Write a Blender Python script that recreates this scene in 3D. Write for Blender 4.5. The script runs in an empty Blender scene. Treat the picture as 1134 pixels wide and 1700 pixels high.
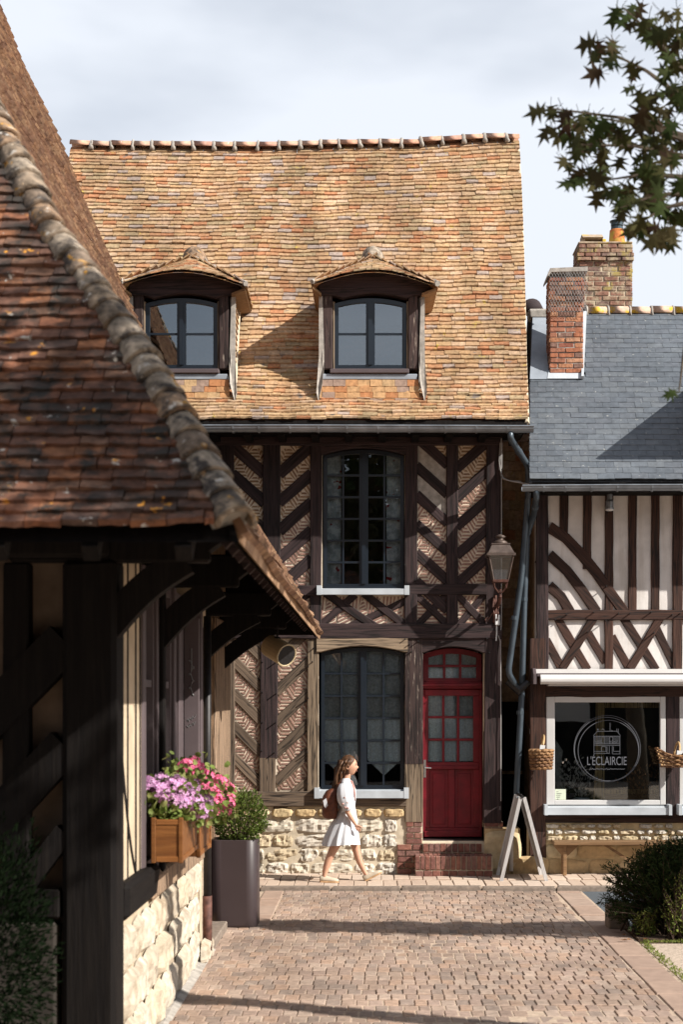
import bpy, bmesh, math, random
from mathutils import Vector, Matrix, noise

# ------------------------------------------------------------------ camera, sky, sun, exposure
scene = bpy.context.scene
COL = scene.collection
cam_d = bpy.data.cameras.new("camera")
cam = bpy.data.objects.new("camera", cam_d)
COL.objects.link(cam)
cam.location = (0, 0, 2.2)
cam.rotation_euler = (math.radians(90), 0, 0)
cam_d.sensor_width = 36
cam_d.lens = 36 * 2600 / 1700
cam_d.shift_x = -48 / 1700
cam_d.shift_y = 315 / 1700
cam_d.clip_end = 3000
cam_d.dof.use_dof = True
cam_d.dof.focus_distance = 19.6
cam_d.dof.aperture_fstop = 2.6
scene.camera = cam

SUN = Vector((1.25, -0.66, 1.0)).normalized()          # towards the sun
w = bpy.data.worlds.new("World")
scene.world = w
w.use_nodes = True
nt = w.node_tree
nt.nodes.clear()
out = nt.nodes.new("ShaderNodeOutputWorld")
bg = nt.nodes.new("ShaderNodeBackground")
sky = nt.nodes.new("ShaderNodeTexSky")
sky.sky_type = 'NISHITA'
sky.sun_disc = False
sky.sun_elevation = math.asin(SUN.z)
sky.sun_rotation = math.atan2(SUN.x, SUN.y)
tc = nt.nodes.new("ShaderNodeTexCoord")
mp = nt.nodes.new("ShaderNodeMapping")
mp.inputs['Scale'].default_value = (1.0, 1.0, 2.6)
mp.inputs['Location'].default_value = (0.0, 0.0, 3.1)
nz = nt.nodes.new("ShaderNodeTexNoise")
nz.inputs['Scale'].default_value = 1.3
nz.inputs['Detail'].default_value = 6
nz.inputs['Roughness'].default_value = 0.5
cr = nt.nodes.new("ShaderNodeValToRGB")
cr.color_ramp.elements[0].position = 0.44
cr.color_ramp.elements[0].color = (0.42, 0.42, 0.42, 1)
cr.color_ramp.elements[1].position = 0.58
cr.color_ramp.elements[1].color = (1, 1, 1, 1)
mx = nt.nodes.new("ShaderNodeMix")
mx.data_type = 'RGBA'
mx.inputs[7].default_value = (10.0, 10.6, 11.6, 1)       # cloud radiance before the strength below
nt.links.new(tc.outputs['Generated'], mp.inputs['Vector'])
nt.links.new(mp.outputs['Vector'], nz.inputs['Vector'])
nt.links.new(nz.outputs['Fac'], cr.inputs['Fac'])
nt.links.new(cr.outputs['Color'], mx.inputs[0])
nt.links.new(sky.outputs['Color'], mx.inputs[6])
nt.links.new(mx.outputs[2], bg.inputs['Color'])
bg.inputs['Strength'].default_value = 0.05
nt.links.new(bg.outputs['Background'], out.inputs['Surface'])

sd = bpy.data.lights.new("sun", 'SUN')
sd.energy = 5.0
sd.angle = math.radians(0.55)
sd.color = (1.0, 0.95, 0.875)
so = bpy.data.objects.new("sun", sd)
COL.objects.link(so)
so.rotation_euler = SUN.to_track_quat('Z', 'Y').to_euler()
so.location = (20, -10, 20)

scene.view_settings.view_transform = 'Standard'
scene.view_settings.look = 'None'
scene.view_settings.exposure = 0.82
scene.view_settings.gamma = 1.0
scene.render.engine = 'CYCLES'
scene.cycles.use_denoising = True
scene.cycles.max_bounces = 6
scene.cycles.transparent_max_bounces = 12

# ------------------------------------------------------------------ helpers
R = random.Random(11)
V = Vector


def P(x, y, Y):
    """a point of the place: measured photo position at distance Y"""
    return V(((x - 615) * Y / 2600, Y, 2.2 + (1165 - y) * Y / 2600))


def to_px(p):
    return 615 + 2600 * p[0] / p[1], 1165 - 2600 * (p[2] - 2.2) / p[1]


def interp(t, tab):
    if t <= tab[0][0]:
        return tab[0][1]
    for (a, b), (c, d) in zip(tab, tab[1:]):
        if t <= c:
            return b + (d - b) * (t - a) / (c - a)
    return tab[-1][1]


class MB:
    def __init__(s):
        s.v, s.f = [], []

    def add(s, vs, fs):
        o = len(s.v)
        s.v.extend([tuple(p) for p in vs])
        s.f.extend([tuple(i + o for i in q) for q in fs])
        return s

    def box(s, a, b, jit=0.0):
        x0, x1 = sorted((a[0], b[0])); y0, y1 = sorted((a[1], b[1])); z0, z1 = sorted((a[2], b[2]))
        vs = [(x, y, z) for z in (z0, z1) for y in (y0, y1) for x in (x0, x1)]
        if jit:
            vs = [tuple(c + R.uniform(-jit, jit) for c in p) for p in vs]
        return s.add(vs, [(0, 2, 3, 1), (4, 5, 7, 6), (0, 1, 5, 4), (2, 6, 7, 3), (0, 4, 6, 2), (1, 3, 7, 5)])

    def cbox(s, a, b, ch=0.01, jit=0.0):
        """box with chamfered edges (24 verts)"""
        lo = [min(a[i], b[i]) for i in range(3)]; hi = [max(a[i], b[i]) for i in range(3)]
        ch = min(ch, *[(hi[i] - lo[i]) * .45 for i in range(3)])
        bm = bmesh.new()
        bmesh.ops.create_cube(bm, size=1)
        for v in bm.verts:
            v.co = V([lo[i] if v.co[i] < 0 else hi[i] for i in range(3)]) + V([R.uniform(-jit, jit) for _ in range(3)])
        bmesh.ops.bevel(bm, geom=bm.edges[:], offset=ch, segments=1, affect='EDGES')
        return s.bm(bm)

    def bm(s, bm, M=None):
        bm.verts.index_update()
        vs = [(M @ v.co) if M else v.co.copy() for v in bm.verts]
        s.add(vs, [[v.index for v in f.verts] for f in bm.faces])
        bm.free()
        return s

    def prism(s, pts, d):
        """polygon pts extruded by vector d"""
        n = len(pts); d = V(d)
        vs = [V(p) for p in pts] + [V(p) + d for p in pts]
        fs = [tuple(range(n)), tuple(range(2 * n - 1, n - 1, -1))]
        fs += [(i, i + n, (i + 1) % n + n, (i + 1) % n) for i in range(n)]
        return s.add(vs, fs)

    def loft(s, rings, cap=True, closed=True):
        o = len(s.v); n = len(rings[0])
        for r in rings:
            s.v.extend([tuple(p) for p in r])
        m = n if closed else n - 1
        for k in range(len(rings) - 1):
            for i in range(m):
                j = (i + 1) % n
                s.f.append((o + k * n + i, o + k * n + j, o + (k + 1) * n + j, o + (k + 1) * n + i))
        if cap and closed:
            s.f.append(tuple(o + i for i in range(n - 1, -1, -1)))
            e = o + (len(rings) - 1) * n
            s.f.append(tuple(e + i for i in range(n)))
        return s

    def tube(s, path, rad, n=8, cap=True):
        path = [V(p) for p in path]
        rs = rad if isinstance(rad, (list, tuple)) else [rad] * len(path)
        rings = []
        up = V((0, 0, 1))
        for i, p in enumerate(path):
            d = (path[min(i + 1, len(path) - 1)] - path[max(i - 1, 0)]).normalized()
            a = d.cross(up if abs(d.z) < .95 else V((1, 0, 0))).normalized()
            b = d.cross(a)
            rings.append([p + (a * math.cos(t) + b * math.sin(t)) * rs[i] for t in [2 * math.pi * k / n for k in range(n)]])
        return s.loft(rings, cap)

    def lathe(s, c, prof, n=16):
        """prof: (radius, z) pairs round a vertical axis at c"""
        return s.loft([[V((c[0] + r * math.cos(2 * math.pi * k / n), c[1] + r * math.sin(2 * math.pi * k / n), c[2] + z)) for k in range(n)] for r, z in prof])

    def mesh(s, name, mat, smooth=False):
        me = bpy.data.meshes.new(name)
        me.from_pydata(s.v, [], s.f)
        if mat:
            me.materials.append(mat)
        if smooth:
            me.polygons.foreach_set('use_smooth', [True] * len(me.polygons))
        me.update()
        return me


def base_of(o):
    b = V((0, 0, 0))
    while o:
        b += o.location; o = o.parent
    return b


def thing(name, label, cat, loc=(0, 0, 0), group=None):
    o = bpy.data.objects.new(name, None)
    COL.objects.link(o)
    o.location = loc
    o.empty_display_size = .1
    o['label'] = label; o['category'] = cat
    if group:
        o['group'] = group
    return o


def obj(name, mb, mat, parent=None, label=None, smooth=False, kind=None):
    """one mesh object; vertices are given in world coordinates"""
    base = base_of(parent)
    if isinstance(mb, MB):
        if base.length:
            mb.v = [(p[0] - base.x, p[1] - base.y, p[2] - base.z) for p in mb.v]
        me = mb.mesh(name, mat, smooth)
    else:
        me = mb
    o = bpy.data.objects.new(name, me)
    COL.objects.link(o)
    if parent:
        o.parent = parent
    if label:
        o['label'] = label
    if kind:
        o['kind'] = kind
    return o


def put(name, me, M, parent):
    """shared mesh me placed by the world matrix M under parent"""
    o = bpy.data.objects.new(name, me)
    COL.objects.link(o)
    o.parent = parent
    o.matrix_basis = Matrix.Translation(-base_of(parent)) @ M
    return o


def solo(name, mb, mat, label, cat, group=None, smooth=False):
    o = obj(name, mb, mat, None, smooth=smooth)
    o['label'] = label; o['category'] = cat
    if group:
        o['group'] = group
    return o


def frame(o, x, y, z):
    M = Matrix.Identity(4)
    for i, a in enumerate((x, y, z)):
        for j in range(3):
            M[j][i] = a[j]
    for j in range(3):
        M[j][3] = o[j]
    return M


def lay(parent, name, mat, xfs, meshes, n=300, seen=None):
    """pieces of a covering: the n that show largest are objects of their own, the rest one joined part"""
    def score(M):
        p = M.translation
        if seen and not seen(p):
            return 1e6 + p.y
        return p.length
    order = sorted(xfs, key=score)
    for k, M in enumerate(order[:n]):
        put(name, meshes[k % len(meshes)], M, parent)
    rest = order[n:]
    if rest:
        mb = MB()
        data = [([v.co.copy() for v in me.vertices], [tuple(p.vertices) for p in me.polygons]) for me in meshes]
        for k, M in enumerate(rest):
            vs, fs = data[k % len(data)]
            mb.add([M @ v for v in vs], fs)
        obj(name + 's', mb, mat, parent, kind='stuff')


def unit_tile(mat, seed, bow=.05, name='roof_tile', zj=.12):
    r = random.Random(seed)
    xs = [-.5, -.17, .17, .5]
    mb = MB(); vs = []
    for z in (0, 1):
        for k, x in enumerate(xs):
            e = r.uniform(-bow, bow) * (.6 if k in (0, 3) else 1)
            vs.append((x, e + (.0 if z == 0 else .02), z + r.uniform(-zj, zj)))
        for x in xs:
            vs.append((x, 1.0, z))
    fs = []
    for k in range(3):
        fs += [(k, k + 4, k + 5, k + 1), (8 + k, 9 + k, 13 + k, 12 + k), (k, k + 1, k + 9, k + 8)]
    fs += [(0, 8, 12, 4), (3, 7, 15, 11)]
    mb.add(vs, fs)
    return mb.mesh(name, mat)


def clip(poly, rect):
    """convex clip of a 2-D polygon by a convex polygon (both counter-clockwise or not)"""
    area = sum(a[0] * b[1] - b[0] * a[1] for a, b in zip(rect, rect[1:] + rect[:1]))
    if area < 0:
        rect = rect[::-1]
    res = poly
    for a, b in zip(rect, rect[1:] + rect[:1]):
        if not res:
            return []
        inp, res = res, []
        def side(p):
            return (b[0] - a[0]) * (p[1] - a[1]) - (b[1] - a[1]) * (p[0] - a[0])
        for p, q in zip(inp, inp[1:] + inp[:1]):
            sp, sq = side(p), side(q)
            if sp >= 0:
                res.append(p)
            if (sp > 0 and sq < 0) or (sp < 0 and sq > 0):
                t = sp / (sp - sq)
                res.append((p[0] + (q[0] - p[0]) * t, p[1] + (q[1] - p[1]) * t))
    return res


# ------------------------------------------------------------------ materials
class NT:
    def __init__(s, name, rough=.8, spec=.3, metal=0.0):
        s.m = bpy.data.materials.new(name)
        s.m.use_nodes = True
        s.t = s.m.node_tree
        s.b = s.t.nodes['Principled BSDF']
        s.b.inputs['Roughness'].default_value = rough
        s.b.inputs['Specular IOR Level'].default_value = spec
        s.b.inputs['Metallic'].default_value = metal
        s.geo = s.t.nodes.new('ShaderNodeNewGeometry')

    def n(s, typ, **kw):
        return s.t.nodes.new(typ)

    def l(s, a, b):
        s.t.links.new(a, b)

    def pos(s, scale=(1, 1, 1), rot=(0, 0, 0)):
        mp = s.n('ShaderNodeMapping')
        r = s.n('ShaderNodeMapping')
        r.inputs['Rotation'].default_value = rot
        mp.inputs['Scale'].default_value = scale
        s.l(s.geo.outputs['Position'], r.inputs['Vector'])
        s.l(r.outputs['Vector'], mp.inputs['Vector'])
        return mp.outputs['Vector']

    def noise(s, scale, detail=4, rough=.55, vec=None, dist=0.0):
        n = s.n('ShaderNodeTexNoise')
        n.inputs['Scale'].default_value = scale
        n.inputs['Detail'].default_value = detail
        n.inputs['Roughness'].default_value = rough
        n.inputs['Distortion'].default_value = dist
        s.l(vec if vec is not None else s.geo.outputs['Position'], n.inputs['Vector'])
        return n.outputs['Fac']

    def rnd(s):
        oi = s.n('ShaderNodeObjectInfo')
        a = s.n('ShaderNodeMath'); a.operation = 'ADD'
        s.l(oi.outputs['Random'], a.inputs[0]); s.l(s.geo.outputs['Random Per Island'], a.inputs[1])
        f = s.n('ShaderNodeMath'); f.operation = 'FRACT'
        s.l(a.outputs[0], f.inputs[0])
        return f.outputs[0]

    def ramp(s, fac, stops, const=False):
        r = s.n('ShaderNodeValToRGB')
        e = r.color_ramp.elements
        while len(e) > 1:
            e.remove(e[-1])
        for i, (p, c) in enumerate(stops):
            if isinstance(c, (int, float)):
                c = (c, c, c)
            x = e[0] if i == 0 else e.new(p)
            x.position = p
            x.color = (*c, 1)
        if const:
            r.color_ramp.interpolation = 'CONSTANT'
        s.l(fac, r.inputs['Fac'])
        return r.outputs['Color']

    def mix(s, fac, a, b, mode='MIX'):
        m = s.n('ShaderNodeMix'); m.data_type = 'RGBA'; m.blend_type = mode
        for v, i in ((fac, 0), (a, 6), (b, 7)):
            if isinstance(v, (int, float)):
                m.inputs[i].default_value = v if i == 0 else (v, v, v, 1)
            elif isinstance(v, tuple):
                m.inputs[i].default_value = (*v, 1)
            else:
                s.l(v, m.inputs[i])
        return m.outputs[2]

    def bump(s, h, strength=.4, dist=.01):
        b = s.n('ShaderNodeBump')
        b.inputs['Strength'].default_value = strength
        b.inputs['Distance'].default_value = dist
        s.l(h, b.inputs['Height'])
        s.l(b.outputs['Normal'], s.b.inputs['Normal'])

    def col(s, c):
        if isinstance(c, tuple):
            s.b.inputs['Base Color'].default_value = (*c, 1)
        else:
            s.l(c, s.b.inputs['Base Color'])
        return s.m


def simple(name, c, rough=.6, spec=.3, metal=0., var=.25, scale=8., bump=.15, streak=None):
    t = NT(name, rough, spec, metal)
    n = t.noise(scale, 5)
    f = t.ramp(n, [(.3, 1 - var), (.7, 1 + var)])
    if bump:
        t.bump(t.noise(scale * 6, 4), bump, .004)
    q = t.mix(1.0, c, f, 'MULTIPLY')
    if streak:
        q = t.mix(t.ramp(t.noise(1.0, 5, .65, t.pos((7, 7, .7))), [(.50, 0.), (.72, streak[1])]), q, streak[0])
    return t.col(q)


def pieces(name, cols, rough=.85, var=.3, scale=30., stain=None, stain_at=(.55, .7), stain_scale=6., big=None, bump=.5, spec=.2, spots=None, streak=None):
    """a covering of pieces, each with its own colour out of cols; stain: a colour in blotches; big: slow brightness swing"""
    t = NT(name, rough, spec)
    n = len(cols)
    c = t.ramp(t.rnd(), [(i / n, k) for i, k in enumerate(cols)], const=True)
    c = t.mix(1.0, c, t.ramp(t.noise(scale, 5), [(.3, 1 - var), (.7, 1 + var)]), 'MULTIPLY')
    if big:
        c = t.mix(1.0, c, t.ramp(t.noise(big[0], 3), [(.35, big[1]), (.65, big[2])]), 'MULTIPLY')
    if stain:
        c = t.mix(t.ramp(t.noise(stain_scale, 6, .65), [(stain_at[0], 0.), (stain_at[1], 1.)]), c, stain)
    if streak:
        c = t.mix(1.0, c, t.ramp(t.noise(1.0, 4, .6, t.pos((streak[0], .5, .5))), [(.38, streak[1]), (.62, streak[2])]), 'MULTIPLY')
    for sp in spots or []:
        c = t.mix(t.ramp(t.noise(sp[1], 3, .6), [(sp[2], 0.), (sp[3], 1.)]), c, sp[0])
    if bump:
        t.bump(t.noise(scale * 2, 4), bump, .006)
    return t.col(c)


def wood(name, c1, c2, ang=0., axis='xz', rough=.75, wear=None, spec=.25, crack=.8):
    t = NT(name, rough, spec)
    if axis == 'y':
        v = t.pos((14, 1.0, 14))
    else:
        v = t.pos((1.0, 14, 14), (0, math.radians(ang), 0))
    g = t.noise(2.2, 6, .6, v, .4)
    c = t.mix(t.ramp(g, [(.3, 0.), (.7, 1.)]), c1, c2)
    if wear:
        c = t.mix(t.ramp(t.noise(3.5, 6, .7, v), [(wear[1], 0.), (wear[1] + .08, 1.)]), c, wear[0])
    cv = t.pos((12, .55, 12)) if axis == 'y' else t.pos((.55, 16, 16), (0, math.radians(ang), 0))
    ck = t.noise(1.6, 3, .5, cv, .2)
    c = t.mix(t.ramp(ck, [(.455, 0.), (.49, crack), (.51, crack), (.545, 0.)]), c, (.006, .005, .005))
    rn = t.ramp(t.rnd(), [(0, .75), (1, 1.25)])
    c = t.mix(1.0, c, rn, 'MULTIPLY')
    t.bump(g, .5, .012)
    return t.col(c)


M = {}
M['tile'] = pieces('tan_clay_tile', [(.385, .245, .14), (.335, .20, .11), (.41, .28, .18), (.36, .225, .125), (.36, .185, .095), (.41, .28, .165), (.37, .23, .12), (.31, .225, .13), (.37, .24, .15), (.35, .16, .08), (.36, .235, .135), (.31, .24, .20), (.35, .215, .12), (.39, .275, .185), (.34, .22, .12), (.37, .25, .15), (.38, .25, .135), (.41, .28, .16)],
                   var=.28, scale=26, big=(1.1, .78, 1.12), stain=(.20, .15, .08), stain_at=(.58, .8), stain_scale=2.0, streak=(3.5, .80, 1.1), spots=[((.38, .28, .06), 9., .66, .76), ((.16, .13, .11), 5., .66, .74)])
M['tile_hung'] = pieces('orange_hung_tile', [(.39, .205, .095), (.38, .25, .135), (.36, .16, .07), (.40, .24, .12), (.26, .18, .14)], var=.25, scale=20)
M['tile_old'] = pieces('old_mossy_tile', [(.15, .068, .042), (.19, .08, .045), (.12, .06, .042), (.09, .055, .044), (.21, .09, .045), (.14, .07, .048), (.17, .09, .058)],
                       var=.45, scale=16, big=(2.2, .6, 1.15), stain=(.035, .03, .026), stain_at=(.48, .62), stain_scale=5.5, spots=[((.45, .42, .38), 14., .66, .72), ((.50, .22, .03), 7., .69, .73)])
M['tile_side'] = pieces('weathered_side_tile', [(.19, .105, .062), (.25, .14, .08), (.155, .085, .055), (.28, .17, .10), (.185, .10, .062), (.225, .135, .085)],
                        var=.2, scale=10, big=(1.2, .8, 1.12), stain=(.14, .085, .055), stain_at=(.56, .75), stain_scale=2.5, spots=[((.45, .40, .33), 13., .72, .78)])
M['hip'] = pieces('grey_mortared_hip_tile', [(.19, .145, .105), (.24, .195, .15), (.155, .115, .085), (.21, .14, .09)], var=.6, scale=16, stain=(.05, .042, .038), stain_at=(.48, .62), stain_scale=9,
                  spots=[((.44, .22, .03), 7., .62, .68), ((.46, .43, .39), 14., .62, .72)], bump=1.)
M['ridge'] = pieces('pink_ridge_tile', [(.40, .22, .15), (.44, .26, .18), (.36, .2, .15), (.42, .27, .2)], var=.25, scale=18, spots=[((.6, .56, .5), 16., .68, .74)])
M['ridge_lichen'] = pieces('lichened_ridge_tile', [(.42, .3, .22), (.46, .32, .24)], var=.25, scale=14, spots=[((.55, .34, .04), 5., .52, .6)])
M['mortar'] = simple('grey_mortar', (.31, .285, .255), .95, .1, var=.3, scale=14, bump=.5)
M['mortar_warm'] = simple('warm_mortar', (.47, .40, .30), .95, .1, var=.2, scale=10, bump=.5)
M['slate'] = pieces('grey_slate', [(.078, .090, .105), (.086, .098, .113), (.073, .084, .099), (.094, .105, .118), (.082, .092, .107)], rough=.55, var=.2, scale=12, big=(1., .88, 1.1), bump=.25, spec=.45,
                    spots=[((.34, .34, .32), 20., .66, .76)])
M['lead'] = simple('lead_sheet', (.27, .30, .34), .5, .4, .2, var=.2, scale=4)
M['lead_white'] = simple('new_lead_flashing', (.40, .43, .46), .5, .4, 0., var=.12, scale=4)
M['zinc'] = simple('zinc', (.20, .22, .245), .42, .5, .55, var=.3, scale=5)
M['zinc_pipe'] = simple('dark_zinc_pipe', (.045, .06, .075), .4, .5, .35, var=.25, scale=5)
DK, DK2 = (.020, .012, .013), (.046, .028, .027)
for a_, nm in ((0, 'h'), (90, 'v'), (-45, 'd'), (45, 'u')):
    M['dark_' + nm] = wood('dark_timber_' + nm, DK, DK2, a_)
    M['pale_' + nm] = wood('weathered_timber_' + nm, (.16, .115, .078), (.27, .20, .135), a_, wear=((.10, .07, .05), .64))
    M['brown_' + nm] = wood('brown_timber_' + nm, (.030, .013, .009), (.060, .029, .020), a_)
for a_, nm in ((0, 'h'), (90, 'v'), (-45, 'd'), (45, 'u')):
    M['aged_' + nm] = wood('aged_brown_oak_' + nm, (.085, .060, .043), (.16, .115, .08), a_)
M['flaky_v'] = wood('flaking_timber', (.026, .016, .015), (.058, .036, .032), 90, wear=((.34, .28, .23), .60))
M['black_wood'] = wood('tarred_timber', (.005, .004, .004), (.011, .009, .008), 90, spec=.1)
M['black_wood_y'] = wood('tarred_beam', (.005, .004, .004), (.011, .009, .008), 0, 'y', spec=.1)
M['post_worn'] = wood('worn_oak', (.17, .11, .07), (.30, .21, .14), 90, wear=((.07, .045, .03), .55))
M['plaster_white'] = simple('white_plaster', (.60, .565, .54), .9, .15, var=.16, scale=3.2, bump=.45, streak=((.36, .31, .26), .55))
M['plaster_shaded'] = simple('shade_darkened_plaster', (.13, .095, .07), .95, .1, var=.25, scale=5, bump=.5)  # near wall plaster, its shade darkened into the base colour
M['stone_shaded'] = simple('shade_darkened_plinth', (.035, .03, .026), .95, .1, var=.3, scale=5, bump=.8)  # plinth tone lowered to carry the shade under the near eave
M['plaster_cream'] = simple('cream_plaster', (.45, .36, .255), .9, .15, var=.18, scale=5, bump=.5)
M['infill'] = simple('beige_infill_mortar', (.60, .51, .40), .95, .1, var=.16, scale=16, bump=.6)
M['infill_old'] = simple('old_brown_infill', (.30, .20, .12), .95, .1, var=.4, scale=14, bump=.8)
M['strip'] = pieces('terracotta_strip', [(.25, .145, .115), (.285, .17, .13), (.22, .125, .10), (.27, .16, .125)], var=.25, scale=30)
M['strip_old'] = pieces('weathered_strip', [(.23, .14, .08), (.27, .17, .10), (.20, .115, .07), (.30, .2, .12)], var=.3, scale=30)
M['stone'] = pieces('pale_rubble_stone', [(.46, .41, .33), (.50, .45, .38), (.42, .34, .23), (.48, .44, .38), (.47, .38, .24)], var=.25, scale=16, big=(3., .85, 1.12), bump=1.0, stain=(.30, .24, .17), stain_at=(.6, .75), stain_scale=9)
M['stone_big'] = pieces('cream_block_stone', [(.40, .345, .27), (.44, .385, .31), (.36, .305, .235), (.42, .35, .26)], var=.3, scale=12, bump=.8, stain=(.24, .18, .12), stain_at=(.52, .72), stain_scale=5)
M['sandstone'] = pieces('yellow_sandstone', [(.46, .35, .20), (.50, .40, .25), (.43, .31, .17)], var=.2, scale=12, big=(2.5, .85, 1.1), bump=.7)
M['brick'] = pieces('red_brick', [(.19, .08, .06), (.22, .10, .072), (.16, .072, .058), (.24, .115, .088), (.18, .095, .078)], var=.35, scale=25, bump=.6, stain=(.4, .33, .27), stain_at=(.64, .75), stain_scale=14)
M['brick_chim'] = pieces('orange_chimney_brick', [(.31, .12, .065), (.36, .165, .09), (.24, .09, .06), (.28, .12, .075), (.38, .20, .12), (.19, .11, .085)], var=.35, scale=22, bump=.9, stain=(.42, .36, .3), stain_at=(.62, .74), stain_scale=9)
M['brick_lichen'] = pieces('lichened_brick', [(.23, .12, .085), (.20, .10, .075), (.26, .16, .11), (.17, .11, .09)], var=.35, scale=22, bump=.9, stain=(.36, .29, .20), stain_at=(.47, .6), stain_scale=6,
                           spots=[((.33, .26, .09), 4.5, .56, .66)])
M['paver'] = pieces('brown_paver', [(.30, .215, .165), (.335, .245, .19), (.27, .195, .155), (.35, .265, .21), (.31, .225, .18), (.25, .19, .155), (.33, .225, .165)], rough=.75, var=.22, scale=18, big=(.8, .74, 1.14), bump=.35, spec=.25, stain=(.44, .35, .28), stain_at=(.62, .8), stain_scale=3)
M['slab'] = pieces('pale_pink_slab', [(.44, .34, .265), (.48, .38, .30), (.42, .32, .25), (.46, .37, .30)], rough=.8, var=.12, scale=14, bump=.3, spec=.2)
M['border'] = pieces('border_slab', [(.31, .22, .17), (.29, .205, .16), (.325, .24, .19)], var=.12, scale=10, bump=.3)
M['joint'] = simple('sandy_joint', (.40, .31, .235), .95, .1, var=.2, scale=20, bump=.5)
M['kerb'] = simple('kerb_granite', (.20, .16, .13), .8, .2, var=.25, scale=20)
M['asphalt'] = simple('asphalt', (.085, .095, .105), .9, .2, var=.15, scale=60, bump=.6)
M['dirt'] = simple('brown_soil', (.10, .07, .05), 1, .05, var=.5, scale=12, bump=.8)
M['gravel'] = simple('pale_gravel', (.42, .34, .27), 1, .05, var=.35, scale=40, bump=1.)
M['frame'] = simple('slate_blue_paint', (.007, .012, .019), .35, .5, var=.1, scale=3, bump=0)
M['frame_white'] = simple('white_paint', (.50, .49, .48), .4, .4, var=.05, scale=3, bump=0)
M['awning'] = simple('white_lacquer', (.62, .60, .585), .35, .45, var=.04, scale=3, bump=0)
M['red'] = simple('red_door_paint', (.15, .006, .013), .48, .4, var=.30, scale=7, bump=.12)
M['curtain'] = simple('lace_curtain', (.70, .72, .73), .9, .1, var=.3, scale=60, bump=.4)
M['net'] = simple('grey_net', (.42, .41, .40), .9, .1, var=.3, scale=30, bump=.3)
M['room'] = simple('dim_room', (.05, .045, .04), .9, .1, var=.3, scale=2, bump=0)
M['iron'] = simple('black_iron', (.018, .016, .016), .5, .4, .3, var=.3, scale=20)
M['steel'] = simple('brushed_steel', (.42, .42, .42), .3, .5, .9, var=.1, scale=20, bump=0)
M['copper'] = simple('aged_copper', (.09, .066, .055), .45, .4, .35, var=.35, scale=12)
M['rust'] = simple('rusty_iron', (.09, .04, .03), .7, .3, .1, var=.5, scale=20)
M['plastic_white'] = simple('white_plastic', (.6, .6, .6), .4, .4, var=.05, bump=0)
M['cable'] = simple('grey_cable', (.30, .29, .28), .6, .3, var=.1, bump=0)
M['grey_wood'] = wood('grey_painted_wood', (.42, .40, .39), (.52, .50, .49), 70, crack=.15)
M['bench'] = wood('bench_wood', (.17, .095, .045), (.27, .16, .08), 0, crack=.3)
M['mauve'] = simple('mauve_paint', (.085, .065, .068), .55, .3, var=.12, scale=5)
M['planter'] = simple('brown_powder_coat', (.040, .028, .029), .42, .4, var=.08, scale=3, bump=.03)
M['box_wood'] = wood('orange_planter_wood', (.14, .05, .014), (.22, .09, .026), 0, rough=.5, crack=.15)
M['lamp_beige'] = simple('beige_lamp_metal', (.45, .36, .22), .5, .4, var=.1, bump=0)
M['pot'] = pieces('orange_pot', [(.45, .16, .05)], var=.2, spots=[((.42, .28, .06), 8., .56, .62)])
M['cap_metal'] = simple('dark_flue_metal', (.05, .075, .09), .4, .5, .5)
M['lichen_stone'] = pieces('lichened_capstone', [(.36, .28, .2)], var=.3, scale=14, spots=[((.45, .33, .05), 6., .55, .62)])
M['wicker'] = pieces('wicker', [(.20, .105, .05), (.28, .16, .08), (.15, .08, .045)], var=.3, scale=40)
M['wicker_pale'] = simple('peeled_willow', (.42, .27, .13), .6, .3)
M['paper'] = simple('pale_green_paper', (.55, .60, .48), .8, .2, var=.05, bump=0)
M['ink'] = simple('grey_ink', (.18, .18, .18), .8, .2, var=.05, bump=0)
M['decal'] = simple('white_window_film', (.115, .12, .135), .8, .1, var=.06, bump=0)
M['display_wood'] = wood('shop_cabinet_wood', (.30, .19, .08), (.42, .28, .13), 90)
M['cloth_pale'] = simple('pale_cloth', (.5, .45, .4), .9, .1)


def leafmat(name, cols, trans=.25, rough=.6, spec=.2):
    t = NT(name, rough, spec)
    n = len(cols)
    c = t.ramp(t.rnd(), [(i / max(n - 1, 1), k) for i, k in enumerate(cols)])
    c = t.mix(1.0, c, t.ramp(t.noise(20, 3), [(.3, .8), (.7, 1.2)]), 'MULTIPLY')
    t.col(c)
    tr = t.n('ShaderNodeBsdfTranslucent')
    t.l(c, tr.inputs['Color'])
    ms = t.n('ShaderNodeMixShader')
    ms.inputs[0].default_value = trans
    t.l(t.b.outputs[0], ms.inputs[1]); t.l(tr.outputs[0], ms.inputs[2])
    t.l(ms.outputs[0], t.t.nodes['Material Output'].inputs['Surface'])
    return t.m


M['maple'] = leafmat('dark_maple_leaf', [(.032, .046, .013), (.044, .034, .015), (.026, .042, .012), (.050, .046, .016), (.038, .022, .014), (.030, .044, .013)], .22, .75, .06)
M['box_leaf'] = leafmat('box_leaf', [(.07, .11, .018), (.11, .15, .028), (.05, .08, .014), (.14, .16, .04)], .3)
M['yew'] = leafmat('yew_leaf', [(.014, .025, .009), (.024, .038, .012), (.034, .046, .014), (.010, .018, .008)], .1, .8, .05)
M['herb'] = leafmat('herb_leaf', [(.15, .20, .035), (.21, .23, .05), (.10, .15, .03), (.26, .25, .07)], .35)
M['dark_conifer'] = leafmat('dark_conifer_leaf', [(.004, .008, .0035), (.007, .012, .005)], .05, .9, .02)
M['geranium_leaf'] = leafmat('geranium_leaf', [(.14, .20, .04), (.22, .26, .07), (.10, .15, .03), (.30, .30, .11)], .35)
M['lilac'] = leafmat('lilac_petal', [(.56, .27, .50), (.66, .38, .60), (.50, .20, .42), (.72, .48, .68)], .25)
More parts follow.
